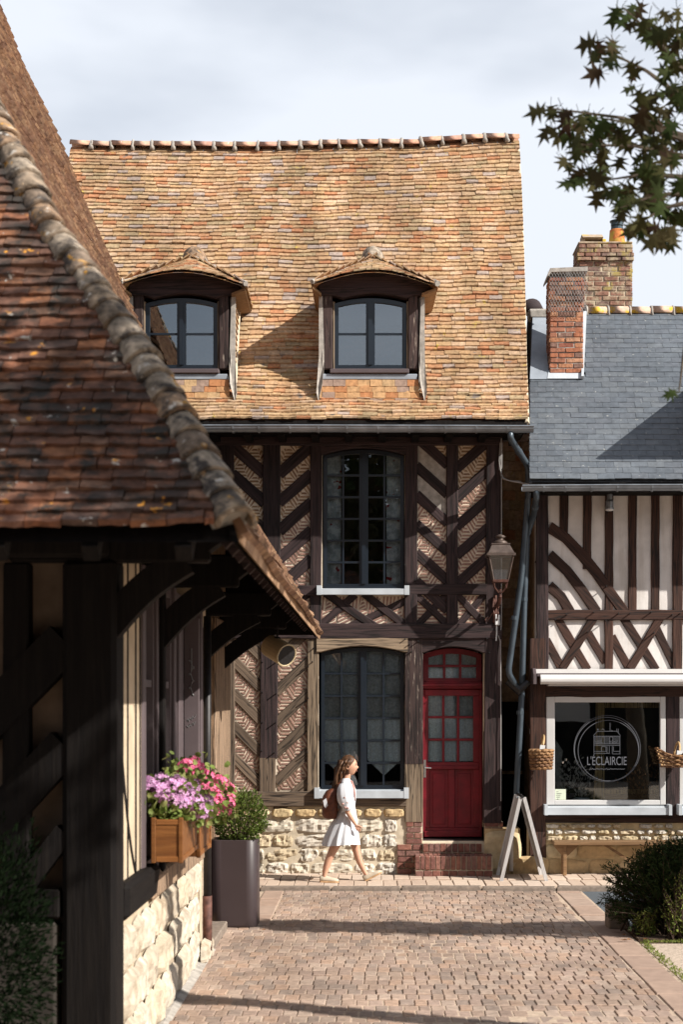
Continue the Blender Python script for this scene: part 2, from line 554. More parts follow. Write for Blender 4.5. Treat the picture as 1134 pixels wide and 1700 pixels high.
M['pink'] = leafmat('pink_petal', [(.72, .10, .26), (.78, .18, .34), (.80, .26, .36), (.62, .07, .20)], .25)
M['twig'] = simple('brown_twig', (.06, .04, .03), .9, .1)
M['bark'] = simple('grey_bark', (.10, .08, .06), .95, .1, var=.4, scale=12, bump=.8)
M['dry_leaf'] = leafmat('fallen_leaf', [(.22, .10, .03), (.16, .07, .03)], .1)


def glass(name, refl=.13, tint=(1, 1, 1)):
    m = bpy.data.materials.new(name)
    m.use_nodes = True
    t = m.node_tree
    t.nodes.clear()
    o = t.nodes.new('ShaderNodeOutputMaterial')
    tr = t.nodes.new('ShaderNodeBsdfTransparent'); tr.inputs[0].default_value = (*tint, 1)
    gl = t.nodes.new('ShaderNodeBsdfGlossy'); gl.inputs['Roughness'].default_value = .012
    ge = t.nodes.new('ShaderNodeNewGeometry')
    nz = t.nodes.new('ShaderNodeTexNoise'); nz.inputs['Scale'].default_value = 2.5; nz.inputs['Detail'].default_value = 1
    bp = t.nodes.new('ShaderNodeBump'); bp.inputs['Strength'].default_value = .02; bp.inputs['Distance'].default_value = .02
    t.links.new(ge.outputs['Position'], nz.inputs['Vector']); t.links.new(nz.outputs['Fac'], bp.inputs['Height'])
    t.links.new(bp.outputs['Normal'], gl.inputs['Normal'])
    fr = t.nodes.new('ShaderNodeFresnel'); fr.inputs[0].default_value = 1.5
    ad = t.nodes.new('ShaderNodeMath'); ad.operation = 'ADD'; ad.use_clamp = True; ad.inputs[1].default_value = refl - .04
    ms = t.nodes.new('ShaderNodeMixShader')
    t.links.new(fr.outputs[0], ad.inputs[0]); t.links.new(ad.outputs[0], ms.inputs[0])
    t.links.new(tr.outputs[0], ms.inputs[1]); t.links.new(gl.outputs[0], ms.inputs[2]); t.links.new(ms.outputs[0], o.inputs[0])
    return m


M['glass'] = glass('window_glass', .085, (.85, .9, .92))
M['glass_sky'] = glass('coated_dormer_glass', .26, (.5, .6, .65))
M['glass_lamp'] = glass('lantern_glass', .08, (.9, .9, .9))
# ------------------------------------------------------------------ ground, road, pavement
def structure(name, mb, mat):
    o = obj(name, mb, mat); o['kind'] = 'structure'
    return o


structure('ground', MB().add([(-900, -300, -.16), (900, -300, -.16), (900, 1800, -.16), (-900, 1800, -.16)], [(0, 1, 2, 3)]), M['gravel'])
structure('asphalt_road', MB().box((-14, 15.6, -.15), (14, 18.66, -.062)), M['asphalt'])
road = structure('paved_road', MB().box((-1.62, 3.0, -.14), (2.52, 18.64, -.058)), M['joint'])


def paver_mesh(seed, name, mat, ch=.05):
    r = random.Random(seed)
    mb = MB()
    j = lambda a: a + r.uniform(-.02, .02)
    lo = [(-.5, -.5, -1), (.5, -.5, -1), (.5, .5, -1), (-.5, .5, -1)]
    mid = [(j(-.5), j(-.5), -.12), (j(.5), j(-.5), -.12), (j(.5), j(.5), -.12), (j(-.5), j(.5), -.12)]
    top = [(p[0] * (1 - 2 * ch), p[1] * (1 - 2 * ch), 0) for p in mid]
    mb.add(lo + mid + top, [(0, 1, 5, 4), (1, 2, 6, 5), (2, 3, 7, 6), (3, 0, 4, 7), (4, 5, 9, 8), (5, 6, 10, 9), (6, 7, 11, 10), (7, 4, 8, 11), (8, 9, 10, 11)])
    return mb.mesh(name, mat)


pav = [paver_mesh(i, 'paver', M['paver'], .045) for i in range(6)]
xf = []
y, k = 9.6, 0
while y < 18.60:
    dy = (.20 if y > 15.72 else .20) * R.uniform(.93, 1.07)
    x0, x1 = (-1.02, 2.18) if y > 15.72 else (-1.43 if y < 14.3 else -1.58, 2.20)
    x = x0 - (.05 if k % 2 else 0) - R.uniform(0, .03)
    while x < x1:
        dx = R.uniform(.088, .118)
        a, b = max(x, x0), min(x + dx, x1)
        if b - a > .03:
            z = -.05 + R.uniform(-.005, .005) + .008 * noise.noise(V((x * .8, y * .6, 0)))
            m = Matrix.Translation(((a + b) / 2, y + dy / 2, z)) @ Matrix.Rotation(R.gauss(0, .012), 4, 'X') @ Matrix.Rotation(R.gauss(0, .014), 4, 'Y') @ Matrix.Rotation(R.gauss(0, .01), 4, 'Z')
            xf.append(m @ Matrix.Diagonal((b - a - .009, dy - .008, .05, 1)))
        x += dx
    y += dy; k += 1
lay(road, 'paver', M['paver'], xf, pav, 300, lambda p: 230 < to_px(p)[0] < 1134 and 1476 < to_px(p)[1] < 1705 and (to_px(p)[0] > 615 - 3700 / p[1]))
bs = [paver_mesh(20 + i, 'border_slab', M['border'], .03) for i in range(3)]
xf = []
y = 9.6
while y < 18.5:
    L = R.uniform(.5, .8)
    for (xa, xb, lo) in ((2.21, 2.49, 0), (-1.26, -1.03, 15.75)):
        if y < lo:
            continue
        ye = min(y + L, 18.61)
        xf.append(Matrix.Translation(((xa + xb) / 2, (y + ye) / 2, -.046 + R.uniform(-.004, .004))) @ Matrix.Diagonal((xb - xa, ye - y - .012, .05, 1)))
    y += L
lay(road, 'border_slab', M['border'], xf, bs)

pvm = structure('pavement', MB().box((-9, 18.7, -.14), (12, 26, -.012)), M['joint'])
sl = [paver_mesh(30 + i, 'paving_slab', M['slab'], .022) for i in range(4)]
xf = []
x = -3.0
for (ya, yb) in ((18.80, 19.33), (19.35, 19.86), (19.875, 20.3)):
    x = -3.0 - R.uniform(0, .1)
    while x < 6.5:
        dx = R.uniform(.155, .2)
        if not (ya > 19.8 and 0 < x < 1.6):
            xf.append(Matrix.Translation((x + dx / 2, (ya + yb) / 2, R.uniform(-.004, .004) + (.012 if ya > 19.3 else 0))) @ Matrix.Rotation(R.gauss(0, .012), 4, 'Y') @ Matrix.Rotation(R.gauss(0, .01), 4, 'X') @ Matrix.Diagonal((dx - .012, yb - ya, .05, 1)))
        x += dx
lay(pvm, 'paving_slab', M['slab'], xf, sl)
kb = [paver_mesh(40 + i, 'kerb_stone', M['kerb'], .02) for i in range(3)]
x = -3.0
while x < 6.5:
    L = R.uniform(.7, 1.0)
    put('kerb_stone', kb[R.randrange(3)], Matrix.Translation((x + L / 2, 18.725, -.005 + R.uniform(-.004, .004))) @ Matrix.Diagonal((L - .012, .13, .13, 1)), pvm)
    x += L
bed = structure('planting_bed', MB().box((2.53, 14.75, -.15), (9, 15.55, -.035)), M['dirt'])
structure('gravel_path', MB().box((2.53, 5, -.15), (9, 14.62, -.058)), M['gravel'])

# ------------------------------------------------------------------ tall half-timbered house
house = thing('half_timbered_house', 'tall dark half-timbered house with sunlit tan tile roof, two dormers and red door', 'house', (-1.1, 20.0, 0))
YF = 20.0


def zz(y, Y=YF):
    return P(0, y, Y).z


def xx(x, Y=YF):
    return P(x, 0, Y).x




def timber(parent, name, mat, pts, wpx, Y=YF, front=-.035, depth=.16, jit=.5, label=None, mb=None):
    """a beam whose centre line runs through photo-measured points on the wall plane Y; wpx may taper"""
    sc = Y / 2600
    cs = [V(((x - 615) * sc, 0, 2.2 + (1165 - y) * sc)) for x, y in pts]
    ws = wpx if isinstance(wpx, (list, tuple)) else [wpx] * len(pts)
    st = []
    for i in range(len(cs) - 1):
        n = max(1, int((cs[i + 1] - cs[i]).length / .22))
        for k in range(n):
            t = k / n
            st.append((cs[i].lerp(cs[i + 1], t), ws[i] + (ws[i + 1] - ws[i]) * t))
    st.append((cs[-1], ws[-1]))
    rings = []
    yf, yb, c = Y + front, Y + front + depth, .009
    for i, (p, wd) in enumerate(st):
        d = st[min(i + 1, len(st) - 1)][0] - st[max(i - 1, 0)][0]
        d.normalize()
        nrm = V((d.z, 0, -d.x))
        hl = (wd / 2 + R.uniform(-jit, jit)) * sc
        hr = (wd / 2 + R.uniform(-jit, jit)) * sc
        fy = yf + R.uniform(-.004, .004)
        rings.append([V((0, yb, 0)) + p - nrm * hl, V((0, fy + c, 0)) + p - nrm * hl, V((0, fy, 0)) + p - nrm * (hl - c),
                      V((0, fy, 0)) + p + nrm * (hr - c), V((0, fy + c, 0)) + p + nrm * hr, V((0, yb, 0)) + p + nrm * hr])
    m = mb or MB()
    m.loft(rings)
    if mb is None:
        return obj(name, m, mat, parent, label)


def wall_holes(rect, holes, y0, y1):
    xs = sorted({rect[0], rect[1], *[h[0] for h in holes], *[h[1] for h in holes]})
    zs = sorted({rect[2], rect[3], *[h[2] for h in holes], *[h[3] for h in holes]})
    mb = MB()
    for xa, xb in zip(xs, xs[1:]):
        for za, zb in zip(zs, zs[1:]):
            cx, cz = (xa + xb) / 2, (za + zb) / 2
            if not any(h[0] < cx < h[1] and h[2] < cz < h[3] for h in holes):
                mb.box((xa, y0, za), (xb, y1, zb))
    return mb


def hole(x0, x1, yt, yb, Y=YF):
    a, b = P(x0, yb, Y), P(x1, yt, Y)
    return (a.x, b.x, a.z, b.z)


HL = [hole(535, 672, 742, 978), hole(529, 672, 1072, 1313), hole(702, 804, 1072, 1397), hole(300, 366, 744, 978)]
obj('wall', wall_holes((-4.28, 1.66, 0.0, 5.62), HL, 20.006, 20.2), M['infill'], house)
obj('side_wall', MB().box((1.50, 20.21, 0), (1.655, 25.6, 5.6)).box((-4.28, 20.21, 0), (-4.1, 25.6, 5.6)), M['infill_old'], house)
obj('back_wall', MB().box((-4.28, 25.61, 0), (1.655, 25.8, 5.6)), M['infill_old'], house)

# tile strips laid in the infill, in triangles of alternating direction
strips, strips_old = MB(), MB()


def hatch(mb, tri, ang, Y=20.006, gap=5.6, wd=2.8):
    a = math.radians(ang); u = (math.cos(a), -math.sin(a)); n = (u[1], -u[0])
    cx = sum(p[0] for p in tri) / len(tri); cy = sum(p[1] for p in tri) / len(tri)
    tri = [(cx + (p[0] - cx) * .91, cy + (p[1] - cy) * .91) for p in tri]
    ds = [p[0] * n[0] + p[1] * n[1] for p in tri]
    d = min(ds) + 1.0
    while d + wd < max(ds) + .5:
        hw = wd * R.uniform(.85, 1.12)
        e = R.uniform(-.35, .35)
        q = [(u[0] * s + n[0] * (d + o + e * sg), u[1] * s + n[1] * (d + o + e * sg)) for s, o, sg in ((-3000, 0, 0), (3000, 0, 0), (3000, hw, 0), (-3000, hw, 0))]
        # recentre along u near the triangle to keep precision
        g = clip(tri, q)
        if len(g) >= 3:
            ar = abs(sum(p[0] * q2[1] - q2[0] * p[1] for p, q2 in zip(g, g[1:] + g[:1]))) / 2
            if ar > 4:
                pr = R.uniform(.006, .013)
                pts = [V(((x - 615) * YF / 2600, Y - pr, 2.2 + (1165 - y) * YF / 2600)) for x, y in g]
                mb.prism(pts, (0, pr + .004, 0))
        d += gap * R.uniform(.94, 1.06)


def band(mb, quad, n, a1, a2, rect=None, **kw):
    """quad: bottom-left, bottom-right, top-right, top-left, cut into a zigzag of triangles"""
    A, B, C, D = quad
    L = lambda p, q, t: (p[0] + (q[0] - p[0]) * t, p[1] + (q[1] - p[1]) * t)
    lo = [L(A, B, i / n) for i in range(n + 1)]
    hi = [D] + [L(D, C, (i + .5) / n) for i in range(n)] + [C]
    tris = [([lo[i], lo[i + 1], hi[i + 1]], a1) for i in range(n)] + [([hi[i], lo[i], hi[i + 1]], a2) for i in range(n + 1)]
    for t, a in tris:
        if rect:
            r = [(rect[0], rect[1]), (rect[2], rect[1]), (rect[2], rect[3]), (rect[0], rect[3])]
            t = clip(t, r)
        if len(t) >= 3:
            hatch(mb, t, a, **kw)


def chevron(x0, x1, ys, rise, wpx, mats, strip_sel, ytop, ybot, names='brace'):
    """slanted braces from x0 to x1; ys: height of each centre at x0; rise: y change over the bay (+ down)"""
    for i, yy in enumerate(ys):
        d = 1 if rise > 0 else -1
        timber(house, names, M[mats], [(x0 - 3, yy - 3 * rise / (x1 - x0)), (x1 + 3, yy + rise + 3 * rise / (x1 - x0))], wpx, front=-.02)
    step = ys[1] - ys[0]
    for i in range(-1, len(ys)):
        ya = ys[i] if i >= 0 else ys[0] - step
        mb = strip_sel(i)
        if mb is None:
            continue
        yb = ya + step
        h = wpx * .62
        q = [(x0, yb - h), (x1, yb + rise - h), (x1, ya + rise + h), (x0, ya + h)]
        band(mb, q, 2, 0, 58 if rise > 0 else -58, (x0 - 2, ytop, x1 + 2, ybot))


# upper storey bays left and right
UT, UB = 728, 973
upl = lambda i: strips_old if i < 2 else strips
chevron(388, 437, [742, 789, 836, 883, 930], 43, 19, 'dark_d', lambda i: strips_old, UT, UB)
chevron(466, 515, [785, 832, 879, 926, 973], -43, 19, 'dark_u', upl, UT, UB)
chevron(694, 741, [728, 776, 824, 872, 920, 968], 42, 17, 'dark_d', lambda i: None if i in (0, 1) else (strips_old if i < 0 else strips), UT, UB)
chevron(761, 809, [776, 824, 872, 920, 968], -42, 17, 'dark_u', lambda i: strips_old if i < 1 else strips, UT, UB)
# two panes of grey smeared daub in the right-hand bay
for (ya) in (776, 824):
    q = [(694, ya - 40), (741, ya + 2), (741, ya + 34), (694, ya - 8)]
    obj('daub_panel', MB().prism([P(x, yy, 19.995) for x, yy in q], (0, .01, 0)), M['mortar'], house, 'grey smeared daub panel without tile strips')
# cross braces under the upper windows
XB, XT = 1036, 989
for (x0, x1, wd) in ((688, 746, 12), (757, 809, 12)):
    timber(house, 'cross_brace', M['dark_d'], [(x0, XT - 4), (x1, XB + 4)], wd, front=-.026)
    timber(house, 'cross_brace', M['dark_u'], [(x0 + 3, XB + 4), (x1 - 2, XT - 4)], wd, front=-.018)
    cx = (x0 + x1) / 2
    for t, a in (([(693, XT), (693, XB), (cx, 1012)], 0), ([(x1 - 4, XT), (x1 - 4, XB), (cx, 1012)], 0), ([(x0 + 6, XT), (x1 - 6, XT), (cx, 1010)], 65), ([(x0 + 6, XB), (x1 - 6, XB), (cx, 1014)], 0)):
        t = [(max(p[0], x0 + 5), p[1]) for p in t]
        hatch(strips, t, a)
for (xa, xb) in ((540, 622), (604, 676)):
    timber(house, 'cross_brace', M['dark_d'], [(xa, XT - 4), (xb, XB + 4)], 13, front=-.028)
for (xa, xb) in ((528, 590), (580, 676)):
    timber(house, 'cross_brace', M['dark_u'], [(xa, XB + (6 if xa < 540 else 4)), (xb, XT - (2 if xa < 540 else -8))], 12, front=-.018)
band(strips, [(532, XB), (673, XB), (673, XT), (532, XT)], 5, 25, 85, (533, XT, 672, XB))
band(strips, [(490, XB), (515, XB), (515, XT), (490, XT)], 1, 70, 0, (480, XT, 515, XB))
timber(house, 'cross_brace', M['dark_u'], [(440, XB + 4), (512, XT - 4)], 14, front=-.018)
# ground-floor bays, weathered oak
chevron(389, 431, [1046, 1098, 1152, 1206, 1258], 42, 17, 'aged_d', lambda i: strips, 1062, 1312)
chevron(461, 511, [1094, 1146, 1198, 1248, 1296, 1344], -46, 17, 'aged_u', lambda i: strips, 1062, 1312)
obj('tile_infill', strips, M['strip'], house, kind='stuff')
obj('tile_infill', strips_old, M['strip_old'], house, kind='stuff')
# posts
for nm, mt, pts, wd in (('post', 'dark_v', [(378, 722), (378, 1060)], 21), ('post', 'dark_v', [(451, 722), (451, 1060)], 29), ('post', 'dark_v', [(525, 722), (524, 1062)], 19),
                        ('post', 'dark_v', [(683, 722), (682, 1062)], 21), ('post', 'dark_v', [(751, 722), (751, 1036)], 19), ('post', 'dark_v', [(820, 722), (819, 1050), (818, 1366)], [24, 27, 30]),
                        ('post', 'aged_v', [(380, 1060), (380, 1314)], 20), ('post', 'dark_v', [(447, 1060), (446, 1258)], 29), ('post', 'aged_v', [(444, 1258), (444, 1314)], 27),
                        ('post', 'pale_v', [(520, 1062), (519, 1314)], 19), ('post', 'flaky_v', [(687, 1061), (687, 1268)], 30), ('post', 'pale_v', [(687, 1268), (687, 1364)], 30),
                        ('post', 'dark_v', [(300, 722), (300, 1314)], 22), ('post', 'dark_v', [(160, 722), (160, 1314)], 22), ('post', 'dark_v', [(70, 722), (70, 1314)], 22)):
    timber(house, nm, M[mt], pts, wd, front=-.045 if mt != 'flaky_v' else -.05, label='pale weathered oak post' if mt in ('pale_v', 'aged_v') else ('post of flaking dark paint' if mt == 'flaky_v' else None))
# beams
for pts, wd, fr, mt in (([(60, 727), (834, 727)], 26, -.06, 'dark_h'), ([(60, 982), (527, 981)], 17, -.05, 'dark_h'), ([(678, 979), (808, 979)], 18, -.05, 'dark_h'),
                        ([(60, 1048), (833, 1048)], 25, -.075, 'dark_h')):
    timber(house, 'beam', M[mt], pts, wd, front=fr)
timber(house, 'sill_beam', M['aged_h'], [(60, 1326), (674, 1326)], 25, front=-.06, label='long weathered sill beam on the stone base')


def arch(x0, x1, ys, ya, n=12):
    return [(x0 + (x1 - x0) * i / n, ya + (ys - ya) * (2 * i / n - 1) ** 2) for i in range(n + 1)]


def lintel(parent, mat, x0, x1, ytop, ys, ya, wx0, wx1, Y, depth, label=None, topcurve=0):
    """beam with an arched underside over an opening wx0..wx1"""
    lo = [(x0, ys)] + arch(wx0, wx1, ys, ya) + [(x1, ys)]
    mb = MB()
    n = len(lo)
    top = [(p[0], ytop - topcurve * (1 - ((2 * p[0] - x0 - x1) / (x1 - x0)) ** 2) + R.uniform(-.5, .5)) for p in lo]
    rings = []
    for (p, q) in zip(lo, top):
        a, b = P(p[0], p[1], YF), P(q[0], q[1], YF)
        for v in (a, b):
            pass
        f = Y; c = .008
        rings.append([V((a.x, f + depth, a.z)), V((a.x, f + c, a.z)), V((a.x, f, a.z + c)), V((b.x, f, b.z - c)), V((b.x, f + c, b.z)), V((b.x, f + depth, b.z))])
    mb.loft(rings)
    return obj('lintel', mb, mat, parent, label)


lintel(house, M['dark_h'], 533, 674, 739, 755, 744, 536, 671, 19.955, .2)
lintel(house, M['pale_h'], 526, 677, 1059, 1083, 1073, 533, 671, 19.93, .22, 'pale new oak lintel curved over the lower window', topcurve=1)
lintel(house, M['dark_h'], 701, 805, 1060, 1084, 1074, 704, 802, 19.95, .2)
lintel(house, M['dark_h'], 298, 368, 739, 755, 744, 300, 366, 19.955, .2)


def window(parent, x0, x1, ys, ya, yb, cols, rows, Y, mat, gl, fw=7, bw=3.0, mull=13, sill=None, sillmat=None, thick=.06, leafs=2, Yref=None, dx=0.0, rail=8):
    """casement window: frame, glazing bars and panes; photo pixels at distance Yref, moved to Y"""
    Yr = Yref or Y
    def Q(x, y, yy):
        p = P(x, y, Yr)
        return V((p.x + dx, yy, p.z))
    def A(x):                                               # arch height at x
        return ya + (ys - ya) * ((2 * x - x0 - x1) / (x1 - x0)) ** 2
    fr = MB()
    def plate(pts, yy, th):
        fr.prism([Q(x, y, yy) for x, y in pts], (0, th, 0))
    n = 12
    xs = [x0 + (x1 - x0) * i / n for i in range(n + 1)]
    for a, b in zip(xs, xs[1:]):
        plate([(a, A(a)), (b, A(b)), (b, A(b) + fw), (a, A(a) + fw)], Y, thick)
    yb2 = yb - rail
    plate([(x0, A(x0) + fw), (x0 + fw, A(x0 + fw) + fw), (x0 + fw, yb), (x0, yb)], Y + .001, thick)
    plate([(x1 - fw, A(x1 - fw) + fw), (x1, A(x1) + fw), (x1, yb), (x1 - fw, yb)], Y + .001, thick)
    plate([(x0 + fw, yb2), (x1 - fw, yb2), (x1 - fw, yb), (x0 + fw, yb)], Y + .002, thick)
    plate([(x0 + fw * .5, yb - rail * .45), (x1 - fw * .5, yb - rail * .45), (x1 - fw * .5, yb), (x0 + fw * .5, yb)], Y - .02, .03)
    xm = (x0 + x1) / 2
    if leafs == 2:
        plate([(xm - mull / 2, A(xm) + fw), (xm + mull / 2, A(xm) + fw), (xm + mull / 2, yb2), (xm - mull / 2, yb2)], Y + .003, thick)
        plate([(xm - mull * .22, A(xm) + fw), (xm + mull * .22, A(xm) + fw), (xm + mull * .22, yb2), (xm - mull * .22, yb2)], Y - .018, .03)
    win = obj('window', fr, mat, parent)
    spans = [(x0 + fw, xm - mull / 2), (xm + mull / 2, x1 - fw)] if leafs == 2 else [(x0 + fw, x1 - fw)]
    bars = MB()
    top0 = max(A(x0 + fw), A(x1 - fw)) + fw
    hrow = (yb2 - (ya + fw)) / rows
    for (a, b) in spans:
        cw = (b - a) / cols
        for c in range(cols):
            xa, xb = a + c * cw + (bw / 2 if c else 0), a + (c + 1) * cw - (bw / 2 if c < cols - 1 else 0)
            if c < cols - 1:
                bars.prism([Q(x, y, Y + .012) for x, y in ((xb, A(xb) + fw), (xb + bw, A(xb + bw) + fw), (xb + bw, yb2), (xb, yb2))], (0, .035, 0))
            for r in range(rows):
                zt = ya + fw + r * hrow + (bw / 2 if r else 0)
                zb = ya + fw + (r + 1) * hrow - (bw / 2 if r < rows - 1 else 0)
                if r < rows - 1:
                    bars.prism([Q(x, y, Y + .013) for x, y in ((xa, zb), (xb, zb), (xb, zb + bw), (xa, zb + bw))], (0, .034, 0))
                if r == 0:
                    pts = [(xa, zb), (xb, zb)] + [(xb + (xa - xb) * i / 4, A(xb + (xa - xb) * i / 4) + fw) for i in range(5)]
                else:
                    pts = [(xa, zb), (xb, zb), (xb, zt), (xa, zt)]
                obj('pane', MB().prism([Q(x, y, Y + .028) for x, y in pts], (0, .004, 0)), gl, win)
    if bars.v:
        obj('glazing_bars', bars, mat, win)
    if sill:
        sx0, sx1, sy0, sy1, out = sill
        a, b = Q(sx0, sy1, Y - out), Q(sx1, sy0, Y + .05)
        sb = MB()
        sb.prism([(a.x, Y - out, a.z), (a.x, Y - out, b.z - .012), (a.x, Y + .05, b.z + .01), (a.x, Y + .05, a.z)], (b.x - a.x, 0, 0))
        sb.box((a.x - .012, Y - out - .004, a.z - .004), (a.x + .05, Y + .03, b.z + .03)).box((b.x - .05, Y - out - .004, a.z - .004), (b.x + .012, Y + .03, b.z + .03))
        obj('sill', sb, sillmat, win)
    return win


def room(win, x0, x1, y0, y1, Y, depth, mat=None, name='room_interior', m=.14):
    a, b = P(x0, y1, YF), P(x1, y0, YF)
    mb = MB()
    x_0, x_1, z0, z1 = a.x - m, b.x + m, a.z - .1, b.z + .1
    mb.box((x_0, Y + depth, z0), (x_1, Y + depth + .03, z1))
    mb.box((x_0, Y, z0), (x_0 + .03, Y + depth - .002, z1)).box((x_1 - .03, Y, z0), (x_1, Y + depth - .002, z1))
    mb.box((x_0 + .032, Y, z0), (x_1 - .032, Y + depth - .004, z0 + .03)).box((x_0 + .032, Y, z1 - .03), (x_1 - .032, Y + depth - .004, z1))
    return obj(name, mb, mat or M['room'], win)


def drape(parent, x0, x1, y0, y1, Y, mat, amp=.012, waves=5, point=0, name='curtain', ref=YF):
    """hanging cloth with folds; point: middle of the lower edge drops by that many px"""
    mb = MB()
    n, m = 36, 10
    vs = []
    for r in range(m + 1):
        for c in range(n + 1):
            t = c / n
            yb = y1 - point * abs(2 * t - 1)
            x = x0 + (x1 - x0) * t; yy = y0 + (yb - y0) * r / m
            p = P(x, yy, ref)
            vs.append((p.x, Y + amp * math.sin(t * waves * 6.283 + .6 * math.sin(r * .7)) * (.4 + .6 * r / m), p.z))
    fs = [(r * (n + 1) + c, r * (n + 1) + c + 1, (r + 1) * (n + 1) + c + 1, (r + 1) * (n + 1) + c) for r in range(m) for c in range(n)]
    return obj(name, mb.add(vs, fs), mat, parent, smooth=True)


def lacemat():
    t = NT('printed_lace', .9, .1)
    n = t.noise(9, 5, .7)
    c = t.mix(t.ramp(n, [(.42, 0.), (.6, 1.)]), (.30, .31, .32), (.58, .58, .58))
    c = t.mix(t.ramp(t.noise(6.5, 2), [(.66, 0.), (.69, 1.)]), c, (.22, .012, .02))
    return t.col(c)


M['lace'] = lacemat()
w1 = window(house, 537, 671, 756, 746, 977, 2, 6, 20.04, M['frame'], M['glass'], 6, 3.2, 15, (528, 678, 977, 988, .17), M['lead_white'], Yref=YF)
room(w1, 535, 672, 742, 978, 20.202, 1.2)
drape(w1, 541, 566, 752, 972, 20.13, M['lace'], .006, 2)
drape(w1, 642, 668, 752, 972, 20.13, M['lace'], .006, 2)
w2 = window(house, 533, 671, 1084, 1075, 1312, 2, 6, 20.04, M['frame'], M['glass'], 6, 3.2, 14, (524, 677, 1311, 1324, .17), M['lead_white'], Yref=YF)
room(w2, 533, 671, 1075, 1310, 20.202, 1.2)
drape(w2, 538, 594, 1193, 1288, 20.088, M['curtain'], .008, 6, 26)
drape(w2, 610, 666, 1193, 1288, 20.088, M['curtain'], .008, 6, 26)
drape(w2, 538, 666, 1080, 1192, 20.105, M['net'], .01, 9, 0, 'net_curtain')
w3 = window(house, 300, 366, 756, 746, 977, 2, 6, 20.04, M['frame'], M['glass'], 6, 3, 12, (292, 374, 977, 988, .15), M['lead_white'], Yref=YF)
room(w3, 300, 366, 744, 978, 20.202, 1.0)

# red door with transom
d0 = 20.31
def board(mb, x0, x1, y0, y1, Y, th):
    a, b = P(x0, y1, YF), P(x1, y0, YF)
    mb.cbox((a.x, Y, a.z), (b.x, Y + th, b.z), .006)
fr = MB()
tr = window(house, 704, 803, 1085, 1075, 1131, 3, 2, d0 + .03, M['red'], M['glass'], 9, 4, 0, None, None, .07, 1, YF, rail=6)
tr.name = 'transom_window'
fr = MB()
board(fr, 703, 804, 1131, 1143, d0 - .01, .1)
board(fr, 702, 804, 1134, 1139, d0 - .05, .06)
board(fr, 703, 707, 1144, 1394, d0 + .02, .08); board(fr, 800, 804, 1144, 1394, d0 + .02, .08)
obj('door_frame', fr, M['red'], house)
leaf = MB()
for q in ((707, 800, 1144, 1155), (707, 713, 1155, 1267), (789, 800, 1155, 1267), (707, 800, 1267, 1279), (707, 800, 1378, 1394), (707, 715, 1279, 1378), (747, 758, 1279, 1378), (790, 800, 1279, 1378)):
    board(leaf, *q, d0 + .035 + R.uniform(0, .001), .045)
board(leaf, 706, 801, 1383, 1393, d0 + .005, .04)
board(leaf, 709, 798, 1273, 1279, d0 + .022, .03)
door = obj('door', leaf, M['red'], house, 'red wooden door with nine panes and two lower panels')
for x0, x1 in ((715, 747), (758, 790)):
    pm = MB()
    board(pm, x0 - 1, x1 + 1, 1279, 1378, d0 + .062, .01)
    board(pm, x0 + 5, x1 - 5, 1286, 1372, d0 + .052, .02)
    obj('panel', pm, M['red'], door)
bars = MB()
for c in (738.5, 763.5):
    board(bars, c - 2, c + 2, 1155, 1267, d0 + .04, .03)
for r in (1191, 1229):
    board(bars, 713, 789, r - 2, r + 2, d0 + .0415, .028)
obj('glazing_bars', bars, M['red'], door)
for c0, c1 in ((713, 736.5), (740.5, 761.5), (765.5, 789)):
    for r0, r1 in ((1155, 1189), (1193, 1227), (1231, 1267)):
        a, b = P(c0, r1, YF), P(c1, r0, YF)
        obj('pane', MB().box((a.x, d0 + .055, a.z), (b.x, d0 + .059, b.z)), M['glass'], door)
a = P(706, 1293, YF); b = P(709, 1263, YF)
hd = MB().cbox((a.x - .01, d0 + .015, a.z), (b.x, d0 + .034, b.z), .004)
hd.tube([(a.x + .005, d0 + .02, a.z + .13), (a.x + .005, d0 - .03, a.z + .13), (a.x + .09, d0 - .035, a.z + .125)], .009, 6)
obj('handle', hd, M['steel'], door)
drape(door, 711, 790, 1192, 1266, 20.395, M['curtain'], .012, 8, 0)
drape(door, 711, 790, 1155, 1192, 20.41, M['net'], .012, 8, 0, 'net_curtain')
drape(tr, 709, 798, 1080, 1128, 20.40, M['curtain'], .014, 9)
room(door, 704, 803, 1077, 1392, 20.555, .8, m=.055)
rv = MB()
ra, rb_ = P(703, 1397, YF), P(804, 1075, YF)
rv.box((ra.x - .06, 20.201, 0), (ra.x - .004, 20.55, rb_.z + .1)).box((rb_.x + .004, 20.201, 0), (rb_.x + .06, 20.55, rb_.z + .1)).box((ra.x - .003, 20.201, rb_.z + .02), (rb_.x + .003, 20.55, rb_.z + .1)).box((ra.x - .003, 20.101, 0), (rb_.x + .003, 20.55, zz(1396)))
obj('door_reveal', rv, M['dark_v'], house)

